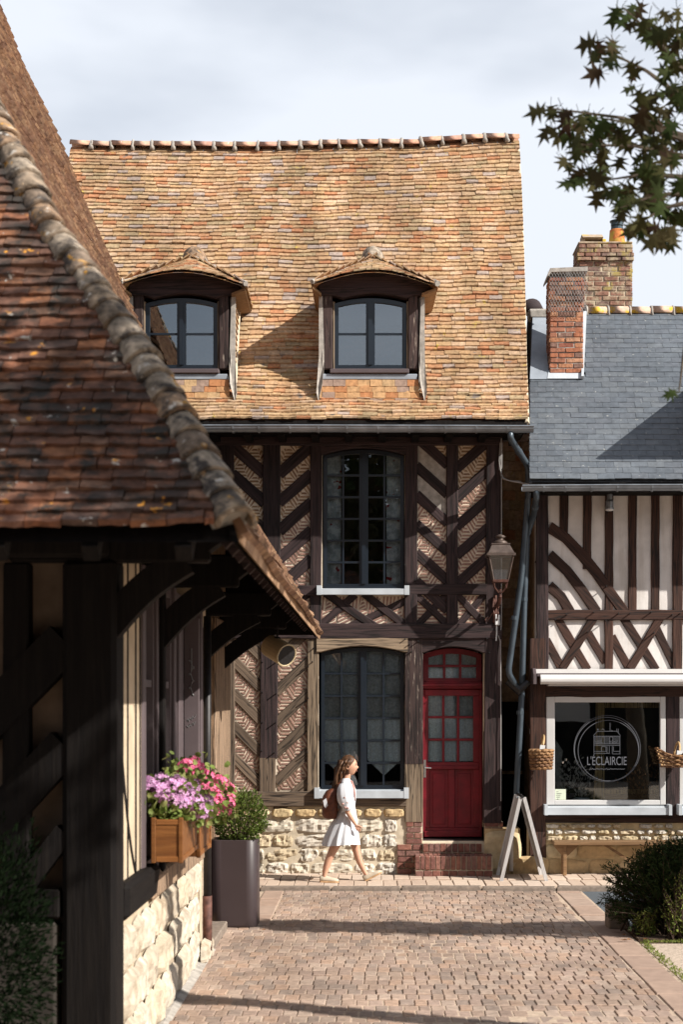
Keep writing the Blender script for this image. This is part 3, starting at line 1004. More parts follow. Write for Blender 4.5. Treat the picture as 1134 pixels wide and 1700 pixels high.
# gutter and pegs
def gutter(parent, path, r, mat, joints, name='gutter'):
    mb = MB()
    rings = []
    for p in path:
        rings.append([V(p) + V((0, math.cos(t) * r, math.sin(t) * r)) for t in [math.pi + math.pi * k / 8 for k in range(9)]]
                     + [V(p) + V((0, math.cos(t) * (r - .008), math.sin(t) * (r - .008) + .002)) for t in [2 * math.pi - math.pi * k / 8 for k in range(9)]])
    mb.loft(rings)
    for p in path:
        pass
    a, b = V(path[0]), V(path[-1])
    mb.tube([a + V((0, -r, .006)), *[V(p) + V((0, -r, .006)) for p in path[1:-1]], b + V((0, -r, .006))], .011, 6)
    g = obj(name, mb, mat, parent, smooth=False)
    for j in joints:
        p = a.lerp(b, j)
        jb = MB()
        jb.loft([[p + V((x, math.cos(t) * (r + .006), math.sin(t) * (r + .006))) for t in [math.pi + math.pi * k / 8 for k in range(9)]] + [p + V((x, math.cos(t) * (r + .001), math.sin(t) * (r + .001))) for t in [2 * math.pi - math.pi * k / 8 for k in range(9)]] for x in (-.012, .012)])
        obj('gutter_clip', jb, mat, g)
    return g


GY = 19.20
gutter(house, [(-4.35, GY, P(0, 709, GY).z), (-.9, GY, P(0, 708.5, GY).z), (P(886, 712, GY).x, GY, P(0, 709.5, GY).z)], .068, M['zinc'], [.30, .42, .47, .53, .585, .64, .70, .76, .83, .89, .95])
obj('eaves_board', MB().box((-4.3, 19.285, 5.50), (1.93, 19.31, 5.665)).box((-4.3, 19.36, 5.52), (1.93, 19.40, 5.66)).box((-4.3, 19.405, 5.57), (1.93, 20.2, 5.6)), M['black_wood'], house)
pegs = MB()
for (x, y) in [(492, 986), (520, 1078), (519, 1100), (672, 1063), (680, 1071), (694, 1066), (683, 1083), (436, 1100), (459, 1100), (436, 1150), (459, 1152), (436, 1200), (458, 1200), (435, 1247), (456, 1250), (512, 1108), (512, 1160), (511, 1250), (511, 1302),
               (672, 940), (690, 965), (530, 983), (808, 1062), (812, 1085)]:
    p = P(x, y, YF)
    pegs.tube([(p.x, 19.98, p.z), (p.x + R.uniform(-.004, .004), 19.895, p.z + .012)], .008, 5)
obj('pegs', pegs, M['iron'], house, kind='stuff')

# ------------------------------------------------------------------ rubble base, brick piers, steps
def stone_mesh(w_, h_, d_, seed, mat, rough=.03, name='stone', rnd=3.0):
    """a block with rounded irregular front, width w_ height h_, bulging towards -Y"""
    r = random.Random(seed)
    nx, nz = 11, 7
    mb = MB()
    vs = []
    o = V((r.uniform(0, 99), r.uniform(0, 99), r.uniform(0, 99)))
    for k in range(nz + 1):
        for i in range(nx + 1):
            u, v = 2 * i / nx - 1, 2 * k / nz - 1
            e = (abs(u) ** rnd + abs(v) ** rnd)
            f = max(0, 1 - min(1, e)) ** .35
            s = 1 - .07 * abs(u) ** 2 * abs(v) ** 2 * 2
            x = u * w_ / 2 * s; z = v * h_ / 2 * s
            nn = noise.noise(o + V((x * 11, z * 11, 0))) * .8 + .8 * noise.noise(o + V((x * 26, z * 26, 3))) + .35 * noise.noise(o + V((x * 55, z * 55, 3)))
            jx, jz = noise.noise(o + V((u * 1.5, v * 1.5, 5))) * .012, noise.noise(o + V((u * 1.5, v * 1.5, 9))) * .012
            vs.append((x + jx, -d_ * f - rough * nn * (f ** .5), z + jz))
    fs = [(k * (nx + 1) + i, k * (nx + 1) + i + 1, (k + 1) * (nx + 1) + i + 1, (k + 1) * (nx + 1) + i) for k in range(nz) for i in range(nx)]
    mb.add(vs, fs)
    return mb.mesh(name, mat)


def rubble(parent, x0, x1, z0, z1, Y, rows, wr, mat, rough=.03, d=(.03, .07), gap=.022, seed=1, fill=1.0):
    r = random.Random(seed)
    z = z0
    hs = [r.uniform(.75, 1.25) for _ in range(rows)]
    sc = (z1 - z0) / sum(hs)
    for h in hs:
        h *= sc
        x = x0
        while x < x1 - .03:
            wd = min(r.uniform(*wr), x1 - x)
            if x1 - x - wd < wr[0] * .6:
                wd = x1 - x
            if r.random() < fill:
                two = h > .2 and wd < .22 and r.random() < .4
                for zz, hh in (((z, h * .5), (z + h * .5, h * .5)) if two else ((z, h),)):
                    dh = r.uniform(-.012, .012)
                    me = stone_mesh(wd - gap, max(hh - gap + dh, .04), r.uniform(*d), r.random(), mat, rough, 'stone', r.choice((4, 6, 8)))
                    put('stone', me, Matrix.Translation((x + wd / 2, Y, zz + hh / 2)) @ Matrix.Rotation(r.gauss(0, .03), 4, 'Y'), parent)
            x += wd
        z += h


a, b = P(428, 1451, YF), P(674, 1339, YF)
base = obj('stone_base', MB().box((-4.28, 19.985, -.05), (b.x, 20.004, b.z)), M['mortar_warm'], house)
rubble(base, -2.2, P(660, 0, YF).x, -.02, P(0, 1358, YF).z, YF - .012, 4, (.22, .60), M['stone'], .034, (.010, .030), .010, 5, .98)
x = -2.2
while x < b.x - .12:
    wd = R.uniform(.24, .40)
    put('stone', stone_mesh(min(wd, b.x - x) - .03, R.uniform(.09, .115), .05, R.random(), M['sandstone'], .012, 'stone', 8), Matrix.Translation((x + min(wd, b.x - x) / 2, 19.985, P(0, 1349, YF).z)), base)
    x += wd


def brick_mesh(seed, mat, name='brick'):
    r = random.Random(seed)
    mb = MB()
    j = lambda: r.uniform(-.02, .02)
    mb.cbox((-.5 + j(), -.5, -.5 + j()), (.5 + j(), .5, .5 + j()), .05)
    return mb.mesh(name, mat)


bk = [brick_mesh(i, M['brick']) for i in range(4)]


def bricks(parent, x0, x1, z0, z1, Y, dep, bl, bh, meshes, gap=.012, stagger=True, jy=.004, axis='x', seed=3, wob=.01):
    """courses of bricks on a face; axis 'y' runs the courses along Y on the plane x=Y"""
    r = random.Random(seed)
    n = max(1, round((z1 - z0) / bh)); h = (z1 - z0) / n
    for k in range(n):
        x = x0 - (bl * .5 if (k % 2 and stagger) else 0)
        while x < x1 - .01:
            a, b = max(x, x0), min(x + bl * r.uniform(.95, 1.05), x1)
            if b - a > .025:
                c = (a + b) / 2
                if axis == 'x':
                    m = Matrix.Translation((c, Y + dep / 2 + r.uniform(-jy, jy), z0 + h * (k + .5))) @ Matrix.Rotation(r.gauss(0, wob), 4, 'Y') @ Matrix.Diagonal((b - a - gap, dep, h - gap, 1))
                else:
                    m = Matrix.Translation((Y + r.uniform(-jy, jy), c, z0 + h * (k + .5))) @ Matrix.Diagonal((dep, b - a - gap, h - gap, 1))
                put('brick', meshes[r.randrange(len(meshes))], m, parent)
            x = b if b > x else x + bl
    return


pier = obj('brick_pier', MB().box((xx(660), 19.975, -.04), (xx(701), 20.1, zz(1401))).box((xx(674), 19.972, zz(1401)), (xx(701), 20.1, zz(1363))), M['mortar_warm'], house)
bricks(pier, xx(674), xx(702), zz(1401), zz(1363), 19.958, .1, .2, .074, bk, seed=2)
bricks(pier, xx(659), xx(702), .0, zz(1401), 19.945, .1, .2, .072, bk, seed=3)
pier2 = obj('brick_pier', MB().box((xx(804), 19.975, -.04), (xx(835), 20.3, zz(1364))), M['mortar_warm'], house)
bricks(pier2, xx(804), xx(836), zz(1408), zz(1364), 19.958, .1, .2, .074, bk, seed=4)
put('corner_stone', stone_mesh(.49, .56, .03, 8, M['sandstone'], .006, 'corner_stone', 12), Matrix.Translation((xx(834), 19.94, .28)), house)
obj('plinth_stone', MB().box((xx(804), 19.95, -.03), (xx(863), 20.3, zz(1375))), M['sandstone'], house)
st = obj('doorstep', MB().box((xx(689), 19.66, -.03), (xx(815), 19.99, .255)).box((xx(702), 19.93, .25), (xx(803), 20.1, zz(1399))), M['mortar_warm'], house)
bricks(st, xx(688), xx(816), .085, .268, 19.645, .11, .064, .183, bk, stagger=False, seed=6, gap=.01)
bricks(st, xx(688), xx(816), -.01, .082, 19.645, .11, .11, .09, bk, seed=7, gap=.01)
for k in range(17):
    put('brick', bk[k % 4], Matrix.Translation((xx(692) + k * .0575, 19.82, .235)) @ Matrix.Diagonal((.05, .2, .072, 1)), st)
bricks(st, xx(702), xx(803), zz(1414), zz(1399), 19.915, .12, .075, .115, bk, stagger=False, seed=8, gap=.01)
bricks(st, xx(702), xx(803), .27, zz(1414), 19.912, .12, .13, .05, bk, seed=9, gap=.01)
# ------------------------------------------------------------------ main roof
PROF = [(0.0, (19.27, 5.66)), (.09, (19.62, 5.95)), (.20, (20.05, 6.43)), (.36, (20.58, 7.17)), (1.0, (22.6, 10.20))]
_seg = [0]
for (a, p), (b, q) in zip(PROF, PROF[1:]):
    _seg.append(_seg[-1] + math.hypot(q[0] - p[0], q[1] - p[1]))
PL = _seg[-1]
PROF = [(s / PL, p) for s, (a, p) in zip(_seg, PROF)]
XRP = [(235, 862), (266, 864), (300, 866), (390, 870), (500, 873), (600, 875), (690, 879), (720, 880)]


def prof(v):
    return interp(v, [(a, p[0]) for a, p in PROF]), interp(v, [(a, p[1]) for a, p in PROF])


def roof_x(v):
    Y, Z = prof(v)
    y = 1165 - 2600 * (Z - 2.2) / Y
    return -4.33, (interp(y, XRP) - 615) * Y / 2600


def roof_pt(x, v):
    Y, Z = prof(v)
    u = (x + 4.33) / 6.4
    Z += v * v * (-.03 + .09 * u - .10 * math.sin(math.pi * min(max(u, 0), 1)) * .6)
    Z += .02 * noise.noise(V((x * .9, v * 4, 1))) + .012 * noise.noise(V((x * 2.5, v * 9, 7)))
    return V((x, Y, Z))


deck = MB()
nv, nu = 30, 12
vs = []
for k in range(nv + 1):
    xl, xr = roof_x(k / nv)
    for i in range(nu + 1):
        p = roof_pt(xl + (xr - xl) * i / nu, k / nv)
        vs.append(p + V((0, .03, -.035)))
deck.add(vs, [(k * (nu + 1) + i, k * (nu + 1) + i + 1, (k + 1) * (nu + 1) + i + 1, (k + 1) * (nu + 1) + i) for k in range(nv) for i in range(nu)])
deck.prism([(-4.33, 22.63, 10.1), (roof_x(1)[1], 22.63, 10.1), (2.0, 25.9, 5.6), (-4.33, 25.9, 5.6)], (0, .05, .02))
roof = obj('roof', deck, M['tile_hung'], house)
DC = [0.0, -2.386]                                         # dormer centres (offsets from the right-hand one)
tiles_m = [unit_tile(M['tile'], i) for i in range(6)]
xf = []
NR = 70
ve = 1.0 / NR


def surf_frame(fn, x, v, dv=.01):
    p = fn(x, v)
    up = (fn(x, v + dv) - p).normalized()
    xa = (fn(x + .2, v) - fn(x - .2, v)).normalized()
    n = xa.cross(up).normalized()
    up = n.cross(xa).normalized()
    return p, xa, up, n


def tile_mat(p, xa, up, n, wd, ln, th, tilt, r=R):
    m = frame(p, xa, up, n) @ Matrix.Rotation(-tilt, 4, 'X') @ Matrix.Rotation(r.gauss(0, .018), 4, 'Z') @ Matrix.Rotation(r.gauss(0, .012), 4, 'Y')
    return m @ Matrix.Diagonal((wd, ln, th, 1))


for k in range(NR):
    v = k * ve
    xl, xr = roof_x(v)
    x = xl - R.uniform(0, .15)
    ph = R.uniform(-.004, .004)
    while x < xr:
        wd = R.uniform(.145, .20)
        a, b = max(x, xl), min(x + wd, xr)
        c = (a + b) / 2
        x += wd
        if b - a < .03:
            continue
        Y, Z = prof(v)
        if any(abs(c - .02 - d) < .60 and 19.74 < Y < 20.60 for d in DC):
            continue
        v2 = v + ph * .6 + R.gauss(0, .0010) + .0025 * noise.noise(V((c * 1.3, k * .7, 9)))
        p, xa, up, n = surf_frame(roof_pt, c, v2)
        xf.append(tile_mat(p + n * (.016 + R.uniform(0, .006)), xa, up, n, b - a - .004, PL * ve * 1.6, .023, .25))
hidden_left = [(0, 25), (116, 283), (228, 538), (370, 803), (480, 963), (534, 1056)]
seen_roof = lambda p: to_px(p)[0] > interp(to_px(p)[1], [(b, a) for a, b in hidden_left]) + 4
lay(roof, 'roof_tile', M['tile'], xf, tiles_m, 300, seen_roof)
# ridge
rt = []
for i in range(3):
    mb = MB()
    n = 9
    mb.loft([[V((x, math.cos(t) * r, math.sin(t) * r)) for t in [.12 + (math.pi - .24) * k / n for k in range(n + 1)]] + [V((x, math.cos(t) * (r - .018), math.sin(t) * (r - .018))) for t in [math.pi - .12 - (math.pi - .24) * k / n for k in range(n + 1)]]
             for x, r in ((0, .103 + .003 * i), (.5, .10), (1, .098))])
    rt.append(mb.mesh('ridge_tile', M['ridge'], True))
mc = MB()
for t0 in range(1):
    rings = []
    for x, r in ((-.03, .092), (-.018, .108), (.0, .115), (.018, .108), (.03, .092)):
        rings.append([V((x * R.uniform(.8, 1.2), math.cos(t) * r * R.uniform(.95, 1.05), math.sin(t) * r * R.uniform(.95, 1.08))) for t in [-.4 + (math.pi + .8) * k / 10 for k in range(11)]])
    mc.loft(rings)
mcm = mc.mesh('mortar_collar', M['mortar'], True)
xl, xr = roof_x(1.0)
x = xl
while x < xr - .05:
    L = min(R.uniform(.27, .33), xr - x)
    z = roof_pt(x + L / 2, 1.0).z + .03
    s = roof_pt(x + L, 1.0).z - roof_pt(x, 1.0).z
    put('ridge_tile', rt[R.randrange(3)], Matrix.Translation((x, 22.6, z + R.uniform(-.006, .006))) @ Matrix.Rotation(-math.atan2(s, L) + R.gauss(0, .012), 4, 'Y') @ Matrix.Diagonal((L - .004, 1, 1, 1)), roof)
    if x > xl + .1:
        put('mortar_collar', mcm, Matrix.Translation((x, 22.6, z)) @ Matrix.Rotation(R.gauss(0, .12), 4, 'Y') @ Matrix.Diagonal((R.uniform(.8, 1.2), 1, R.uniform(.92, 1.1), 1)), roof)
    x += L
# verge mortar, rafters feet
vm = MB()
pth = [roof_pt(roof_x(t)[1] - .03, t) + V((0, .02, -.03)) for t in [i / 16 for i in range(17)]]
vm.tube(pth, .035, 6)
obj('verge_mortar', vm, M['mortar_warm'], roof)
k = 0
for x in [-4.1 + .42 * i for i in range(15)]:
    obj('rafter_foot', MB().box((x, 19.36, 5.50), (x + .09, 20.2, 5.565)), M['black_wood'], roof)

# ------------------------------------------------------------------ dormers
YD = 19.72


def Pd(x, y, Y=YD):
    p = P(x, y, YD)
    return V((p.x, Y, p.z))


def quad_tiles(out, E0, E1, T0, T1, rows, tw, bump=None, th=.016, over=1.5, ln=None, r=R):
    """courses of tiles on the quad E0-E1 (eave) to T0-T1 (top)"""
    for k in range(rows):
        t = k / rows
        a, b = E0.lerp(T0, t), E1.lerp(T1, t)
        a2, b2 = E0.lerp(T0, t + 1 / rows), E1.lerp(T1, t + 1 / rows)
        L = (b - a).length
        n_t = max(1, round(L / tw))
        off = r.uniform(0, .5)
        cuts = [0] + [min(1, max(0, (i + off) / n_t)) for i in range(n_t)] + [1]
        for s0, s1 in zip(cuts, cuts[1:]):
            if (s1 - s0) * L < .03:
                continue
            s = (s0 + s1) / 2
            f = (lambda s, t: bump(s, t)) if bump else (lambda s, t: V((0, 0, 0)))
            p = a.lerp(b, s) + f(s, t)
            q = a2.lerp(b2, s) + f(s, min(1, t + 1 / rows))
            xa = (a.lerp(b, s1) + f(s1, t) - a.lerp(b, s0) - f(s0, t)).normalized()
            up = q - p
            ll = up.length
            n = xa.cross(up).normalized()
            up = n.cross(xa)
            out.append(tile_mat(p + n * (.014 + r.uniform(0, .006)), xa, up, n, (s1 - s0) * L - .003, ln or ll * over, th, .07, r))


hung_m = [unit_tile(M['tile_hung'], 50 + i, .03, 'hung_tile') for i in range(4)]
for di, dx in enumerate(DC):
    off = V((dx, 0, 0))
    Q = lambda x, y, Y=YD: Pd(x, y, Y) + off
    a, b = Q(534, 632), Q(700, 470)
    xc = (a.x + b.x) / 2
    body = MB()
    body.box((a.x, YD + .05, a.z - .3), (a.x + .03, 20.95, b.z + .02)).box((b.x - .03, YD + .05, a.z - .3), (b.x, 20.95, b.z + .02))
    dm = obj('dormer', body, M['mortar'], house, 'dormer with arched two-leaf window and small hipped tile roof')
    timber2 = lambda nm, mt, x0, x1, y0, y1, fr, dp: obj(nm, MB().cbox(tuple(Q(x0, y1, YD + fr)), tuple(Q(x1, y0, YD + fr + dp)), .01, .004), M[mt], dm)
    timber2('post', 'flaky_v', 536, 552, 488, 613, -.02, .12)
    timber2('post', 'flaky_v', 678, 694, 488, 613, -.02, .12)
    timber2('reveal_strip', 'pale_v', 552, 555, 500, 614, -.005, .1)
    timber2('reveal_strip', 'pale_v', 675, 678, 500, 614, -.005, .1)
    # arched lintel in two timbers
    mb = MB(); rings = []
    n = 14
    for i in range(n + 1):
        t = i / n; s = 2 * t - 1
        x = 530 + 184 * t
        yt = 449 + 26 * abs(s) ** 1.7
        yb = 488 + (0 if abs(s) > .74 else -(.74 ** 2 - s * s) * -0.0) 
        yb = 492 + 10 * min(1, (s / .70) ** 2) - 4 * (1 - min(1, abs(s))) 
        if abs(s) > .70:
            yb = 492
        p, q = Q(x, yb), Q(x, yt)
        f = YD - .05
        rings.append([V((p.x, f + .16, p.z)), V((p.x, f + .01, p.z)), V((p.x, f, p.z + .01)), V((q.x, f - .02, q.z - .01)), V((q.x, f - .01, q.z)), V((q.x, f + .16, q.z))])
    mb.loft(rings)
    obj('lintel', mb, M['dark_h'], dm)
    wd = window(dm, 555, 675, 503, 494, 614, 1, 2, YD + .03, M['frame'], M['glass_sky'], 7, 3.2, 15, None, None, .05, 2, YD, dx, 9)
    wd.name = 'dormer_window'
    obj('window_lining', MB().prism([Q(x, y, YD + .025) for x, y in [(554, 503), (676, 503)] + [(676 + (554 - 676) * i / 8, 494 - 3 + 9 * (2 * i / 8 - 1) ** 2) for i in range(9)]][0:0] or [Q(554, 500, YD + .027), Q(556, 500, YD + .027), Q(556, 502, YD + .027), Q(554, 502, YD + .027)], (0, .02, 0)), M['bench'], wd)
    za, zb = Q(0, 640).z, Q(0, 490).z
    obj('room_interior', MB().box((a.x + .05, 20.6, za + .1), (b.x - .05, 20.63, zb + .3)).box((a.x + .05, YD + .15, zb + .05), (b.x - .05, 20.59, zb + .08)).box((a.x + .05, YD + .15, za + .1), (b.x - .05, 20.59, za + .13)), M['room'], wd)
    obj('sill', MB().cbox(tuple(Q(548, 622, YD - .10)), tuple(Q(679, 614.5, YD + .06)), .008), M['mauve'], dm, 'red-brown dormer sill')
    obj('lead_apron', MB().cbox(tuple(Q(535, 632, YD - .07)), tuple(Q(693, 622.2, YD + .08)), .01, .003), M['lead'], dm)
    # hung tiles under the apron
    xf = []
    E0, E1, T0, T1 = Q(526, 694, YD - .10), Q(699, 694, YD - .10), Q(532, 634, YD - .035), Q(694, 634, YD - .035)
    quad_tiles(xf, E0, E1, T0, T1, 6, .155, None, .018, 1.2)
    for m in xf:
        put('hung_tile', hung_m[R.randrange(4)], m, dm)
    obj('tile_backing', MB().prism([E0 + V((0, .02, 0)), E1 + V((0, .02, 0)), T1 + V((0, .01, 0)), T0 + V((0, .01, 0))], (0, .12, 0)), M['tile_hung'], dm)
    # cheeks: hung tiles seen edge-on and mortar flashings that flare out at the foot
    xf = []
    for sgn, xe, xt in ((-1, 534, 534), (1, 700, 700)):
        for k in range(12):
            y = 596 - k * 11
            zz_ = Q(0, y).z
            yfar = 19.45 + (zz_ - 5.75) / 1.42 + .1
            p0 = Q(xe, y, YD + .02) + V((sgn * .035, 0, 0))
            ny = max(1, int((yfar - YD) / .16))
            for j in range(ny):
                pp = p0 + V((0, .08 + j * .16, 0))
                xa = V((0, -sgn, 0)); up = V((-sgn * .22, 0, 1)).normalized()
                xf.append(frame(pp, xa, up, xa.cross(up)) @ Matrix.Rotation(R.gauss(0, .03), 4, 'Z') @ Matrix.Diagonal((.152, .13, .016, 1)))
        # flashing
        pts = [(xe - sgn * 1, 486), (xe + sgn * 5, 486), (xe + sgn * 5, 596), (xe + sgn * 8, 655), (xe + sgn * 5, 670), (xe - sgn * 2, 640), (xe - sgn * 4, 600)]
        obj('mortar_flashing', MB().prism([Q(x + R.uniform(-.6, .6), y, YD - .03 - (.10 if y > 620 else 0)) for x, y in pts], (0, .06 if True else 0, 0)), M['mortar'], dm)
        wv = []
        for k in range(9):
            t = k / 8
            z = Q(0, 486 + 150 * t).z
            yr = 19.50 + (z - 5.80) / 1.45
            wv.append(V((Q(xe, 0).x + sgn * (.02 + .015 * t), yr - .06 + R.uniform(-.008, .008), z)))
        obj('mortar_flashing', MB().tube(wv, [.017 + R.uniform(0, .008) for _ in wv], 6), M['mortar_warm'] if sgn > 0 else M['mortar'], dm)
    mb = MB()
    hd_ = [([v.co.copy() for v in me.vertices], [tuple(p.vertices) for p in me.polygons]) for me in tiles_m]
    for k, m in enumerate(xf):
        vs, fs = hd_[k % 6]; mb.add([m @ v for v in vs], fs)
    obj('cheek_tiles', mb, M['tile'], dm, kind='stuff')
    # little hipped roof
    C = [P(518, 471, 19.45) + off, P(727, 474, 19.45) + off]
    ze = 7.385
    apex = V((.03 + dx, 20.75, 8.06)); back = V((.03 + dx, 21.2, 8.10))
    B = [V((C[0].x + .02, 20.72, ze)), V((C[1].x - .02, 20.72, ze))]
    fb = lambda s, t: V((0, 0, .17 * (1 - (2 * s - 1) ** 2) ** 1.3 * (1 - t) ** .8))
    xf = []
    rr = random.Random(5 + di)
    quad_tiles(xf, C[0], C[1], apex, apex + V((.01, 0, 0)), 11, .15, fb, .016, 1.15, r=rr)
    quad_tiles(xf, B[0], C[0], back, apex, 9, .15, None, .016, 1.1, r=rr)
    quad_tiles(xf, C[1], B[1], apex, back, 9, .15, None, .016, 1.1, r=rr)
    for k, m in enumerate(xf):
        put('roof_tile', tiles_m[k % 6], m, dm)
    dk = MB()
    dwn = V((0, .0, -.03))
    n = 12
    for i in range(n):
        s0, s1 = i / n, (i + 1) / n
        for t0, t1 in ((0, .5), (.5, 1)):
            q = [C[0].lerp(apex, t0).lerp(C[1].lerp(apex, t0), s0) + fb(s0, t0), C[0].lerp(apex, t0).lerp(C[1].lerp(apex, t0), s1) + fb(s1, t0),
                 C[0].lerp(apex, t1).lerp(C[1].lerp(apex, t1), s1) + fb(s1, t1), C[0].lerp(apex, t1).lerp(C[1].lerp(apex, t1), s0) + fb(s0, t1)]
            if t1 == 1:
                q = q[:3]
            dk.add([p + dwn * .6 for p in q], [tuple(range(len(q)))])
    dk.add([B[0] + dwn, C[0] + dwn, apex + dwn, back + dwn], [(0, 1, 2, 3)]).add([C[1] + dwn, B[1] + dwn, back + dwn, apex + dwn], [(0, 1, 2, 3)])
    obj('dormer_roof', dk, M['tile_hung'], dm)
    for c_, b_ in zip(C, B):
        pp_ = [c_.lerp(apex, t) + fb(0 if c_ is C[0] else 1, t) + V((0, -.01, .022)) for t in [k / 8 for k in range(9)]]
        obj('hip_mortar', MB().tube(pp_, [.034 + rr.uniform(-.006, .006) for _ in pp_], 6), M['mortar'], dm)
    # soffits and the mortared crown
    for sgn, c_, b_, xe in ((-1, C[0], B[0], a.x), (1, C[1], B[1], b.x)):
        obj('soffit_board', MB().prism([c_ + V((-sgn * .01, .02, -.05)), b_ + V((-sgn * .01, 0, -.05)), V((xe, 20.72, ze - .10)), V((xe, 19.6, ze - .10))], (0, 0, .03)), M['bench'], dm)
    cap = MB()
    cap.loft([[V((.03 + dx + rx * math.cos(t) * R.uniform(.92, 1.08), 21.02 + ry * math.sin(t), 8.09 + z + R.uniform(-.01, .01))) for t in [2 * math.pi * k / 14 for k in range(14)]] for rx, ry, z in ((.20, .32, -.12), (.165, .30, .05), (.135, .24, .13), (.09, .15, .185), (.02, .05, .20))])
    obj('mortar_crown', cap, M['hip'], dm, smooth=True)

# ------------------------------------------------------------------ shop
shop = thing('shop_house', 'low shop with white plaster between brown timbers, blue-grey slate roof and wide display window', 'shop', (4.2, 20.0, 0))
XR = 7.2
gw = hole(907, 1105, 1156, 1336)
gw2 = (P(1128, 0, YF).x, P(1326, 0, YF).x, gw[2], gw[3])
obj('wall', wall_holes((2.115, XR, 0, 4.95), [gw, gw2], 20.006, 20.2), M['plaster_white'], shop)
obj('side_wall', MB().box((2.12, 20.205, 0), (2.25, 24, 4.9)).box((XR - .2, 20.205, 0), (XR, 24, 4.9)).box((2.0, 24.01, 0), (XR, 24.2, 4.9)), M['infill_old'], shop)


def tb(name, mt, pts, wd, fr=-.02, label=None):
    timber(shop, name, M[mt], pts, wd, front=fr, label=label, jit=.6)


tb('post', 'dark_v', [(900, 812), (901, 1112)], 20, -.045)
tb('post', 'brown_v', [(893, 1060), (893, 1426)], 27, -.05)
for x, y1 in ((937, 895), (976, 945), (1012, 1016), (1051, 1016), (1089, 1016)):
    tb('stud', 'brown_v', [(x, 812), (x - .5, y1)], 14)
tb('post', 'brown_v', [(1126, 812), (1125, 1112)], 17, -.03)
for pts in ([(912, 875), (940, 893), (967, 922), (992, 952), (1014, 984), (1037, 1016)], [(912, 921), (942, 948), (967, 980), (991, 1016)], [(912, 972), (932, 990), (947, 1016)]):
    tb('curved_brace', 'brown_d', pts, 17.5, -.026)
tb('rail', 'brown_h', [(910, 1021), (1300, 1021)], 17, -.04)
for x0, x1, y0, y1, d in ((926, 976, 1026, 1112, 'd'), (907, 934, 1062, 1112, 'd'), (977, 1006, 1050, 1100, 'd'), (1036, 1090, 1026, 1112, 'd'), (1016, 1046, 1056, 1112, 'd'), (1090, 1122, 1042, 1108, 'd')):
    tb('brace', 'brown_' + d, [(x0, y0), (x1, y1)], 14, -.014)
for x0, x1, y0, y1 in ((934, 986, 1110, 1026), (1047, 1096, 1110, 1026)):
    tb('cross_brace', 'brown_u', [(x0, y0), (x1, y1)], 14, -.026)
tb('post', 'brown_v', [(1011, 1026), (1011, 1112)], 14, -.03)
for x in (1168, 1212, 1256):
    tb('stud', 'brown_v', [(x, 812), (x, 1016)], 14)
    tb('brace', 'brown_d', [(x - 20, 1026), (x + 22, 1112)], 14)
tb('beam', 'brown_h', [(880, 1147), (1480, 1147)], 21, -.045)
tb('beam', 'brown_h', [(905, 1358), (1480, 1358)], 15, -.05)
tb('post', 'dark_v', [(1117, 1137), (1117, 1352)], 22, -.04)
pg = MB()
for (x, y) in [(1006, 975), (922, 1030), (940, 1022), (985, 1018), (1005, 1032), (1026, 1020), (1045, 1020), (1080, 1018), (1115, 1022), (1128, 1020), (975, 1050), (1085, 1052), (1112, 1356)]:
    p = P(x, y, YF)
    pg.tube([(p.x, 19.99, p.z), (p.x, 19.905, p.z + .012)], .008, 5)
obj('pegs', pg, M['iron'], shop, kind='stuff')
# display window
def shopwin(x0, x1, logo):
    fr = MB()
    def pl(xa, xb, ya, yb, Y, th):
        fr.cbox(tuple(P(xa, yb, YF) * 1 + V((0, Y - YF, 0))), tuple(P(xb, ya, YF) + V((0, Y + th - YF, 0))), .006)
    pl(x0, x0 + 14, 1156, 1336, 19.96, .1); pl(x1 - 9, x1, 1156, 1336, 19.96, .1)
    pl(x0 + 14, x1 - 9, 1156, 1166, 19.961, .1); pl(x0 + 14, x1 - 9, 1328, 1336, 19.961, .1)
    wn = obj('display_window', fr, M['frame_white'], shop)
    a, b = P(x0 + 14, 1328, YF), P(x1 - 9, 1166, YF)
    obj('pane', MB().box((a.x, 20.0, a.z), (b.x, 20.006, b.z)), M['glass'], wn)
    s = MB()
    q0, q1 = P(x0 - 4, 1351, YF), P(x1 + 5, 1337, YF)
    s.prism([(q0.x, 19.80, q0.z), (q0.x, 19.80, q1.z - .02), (q0.x, 20.0, q1.z), (q0.x, 20.0, q0.z)], (q1.x - q0.x, 0, 0))
    s.box((q0.x - .01, 19.78, q0.z - .003), (q0.x + .03, 19.97, q1.z + .02)).box((q1.x - .03, 19.78, q0.z - .003), (q1.x + .01, 19.97, q1.z + .02))
    obj('sill', s, M['lead_white'], wn)
    return wn, a, b


wn, wa, wb = shopwin(907, 1105, True)
wn2, _, _ = shopwin(1128, 1326, False)
cx, cz, yl = P(1008, 1244.5, YF).x, P(0, 1244.5, YF).z, 19.994
for (dx_, dz_, r1, r2) in ((0, 0, .416, .409), (.02, -.012, .390, .384), (.006, .012, .428, .4235)):
    mb = MB()
    n = 72
    vs = []
    for i in range(n):
        t = 2 * math.pi * i / n
        for r in (r1, r2):
            for y in (yl, yl + .003):
                vs.append((cx + dx_ + r * math.cos(t), y, cz + dz_ + r * math.sin(t)))
    fs = []
    for i in range(n):
        a, b = i * 4, ((i + 1) % n) * 4
        fs += [(a, b, b + 2, a + 2), (a + 1, a + 3, b + 3, b + 1), (a, a + 1, b + 1, b), (a + 2, b + 2, b + 3, a + 3)]
    obj('logo_ring', mb.add(vs, fs), M['decal'], wn)


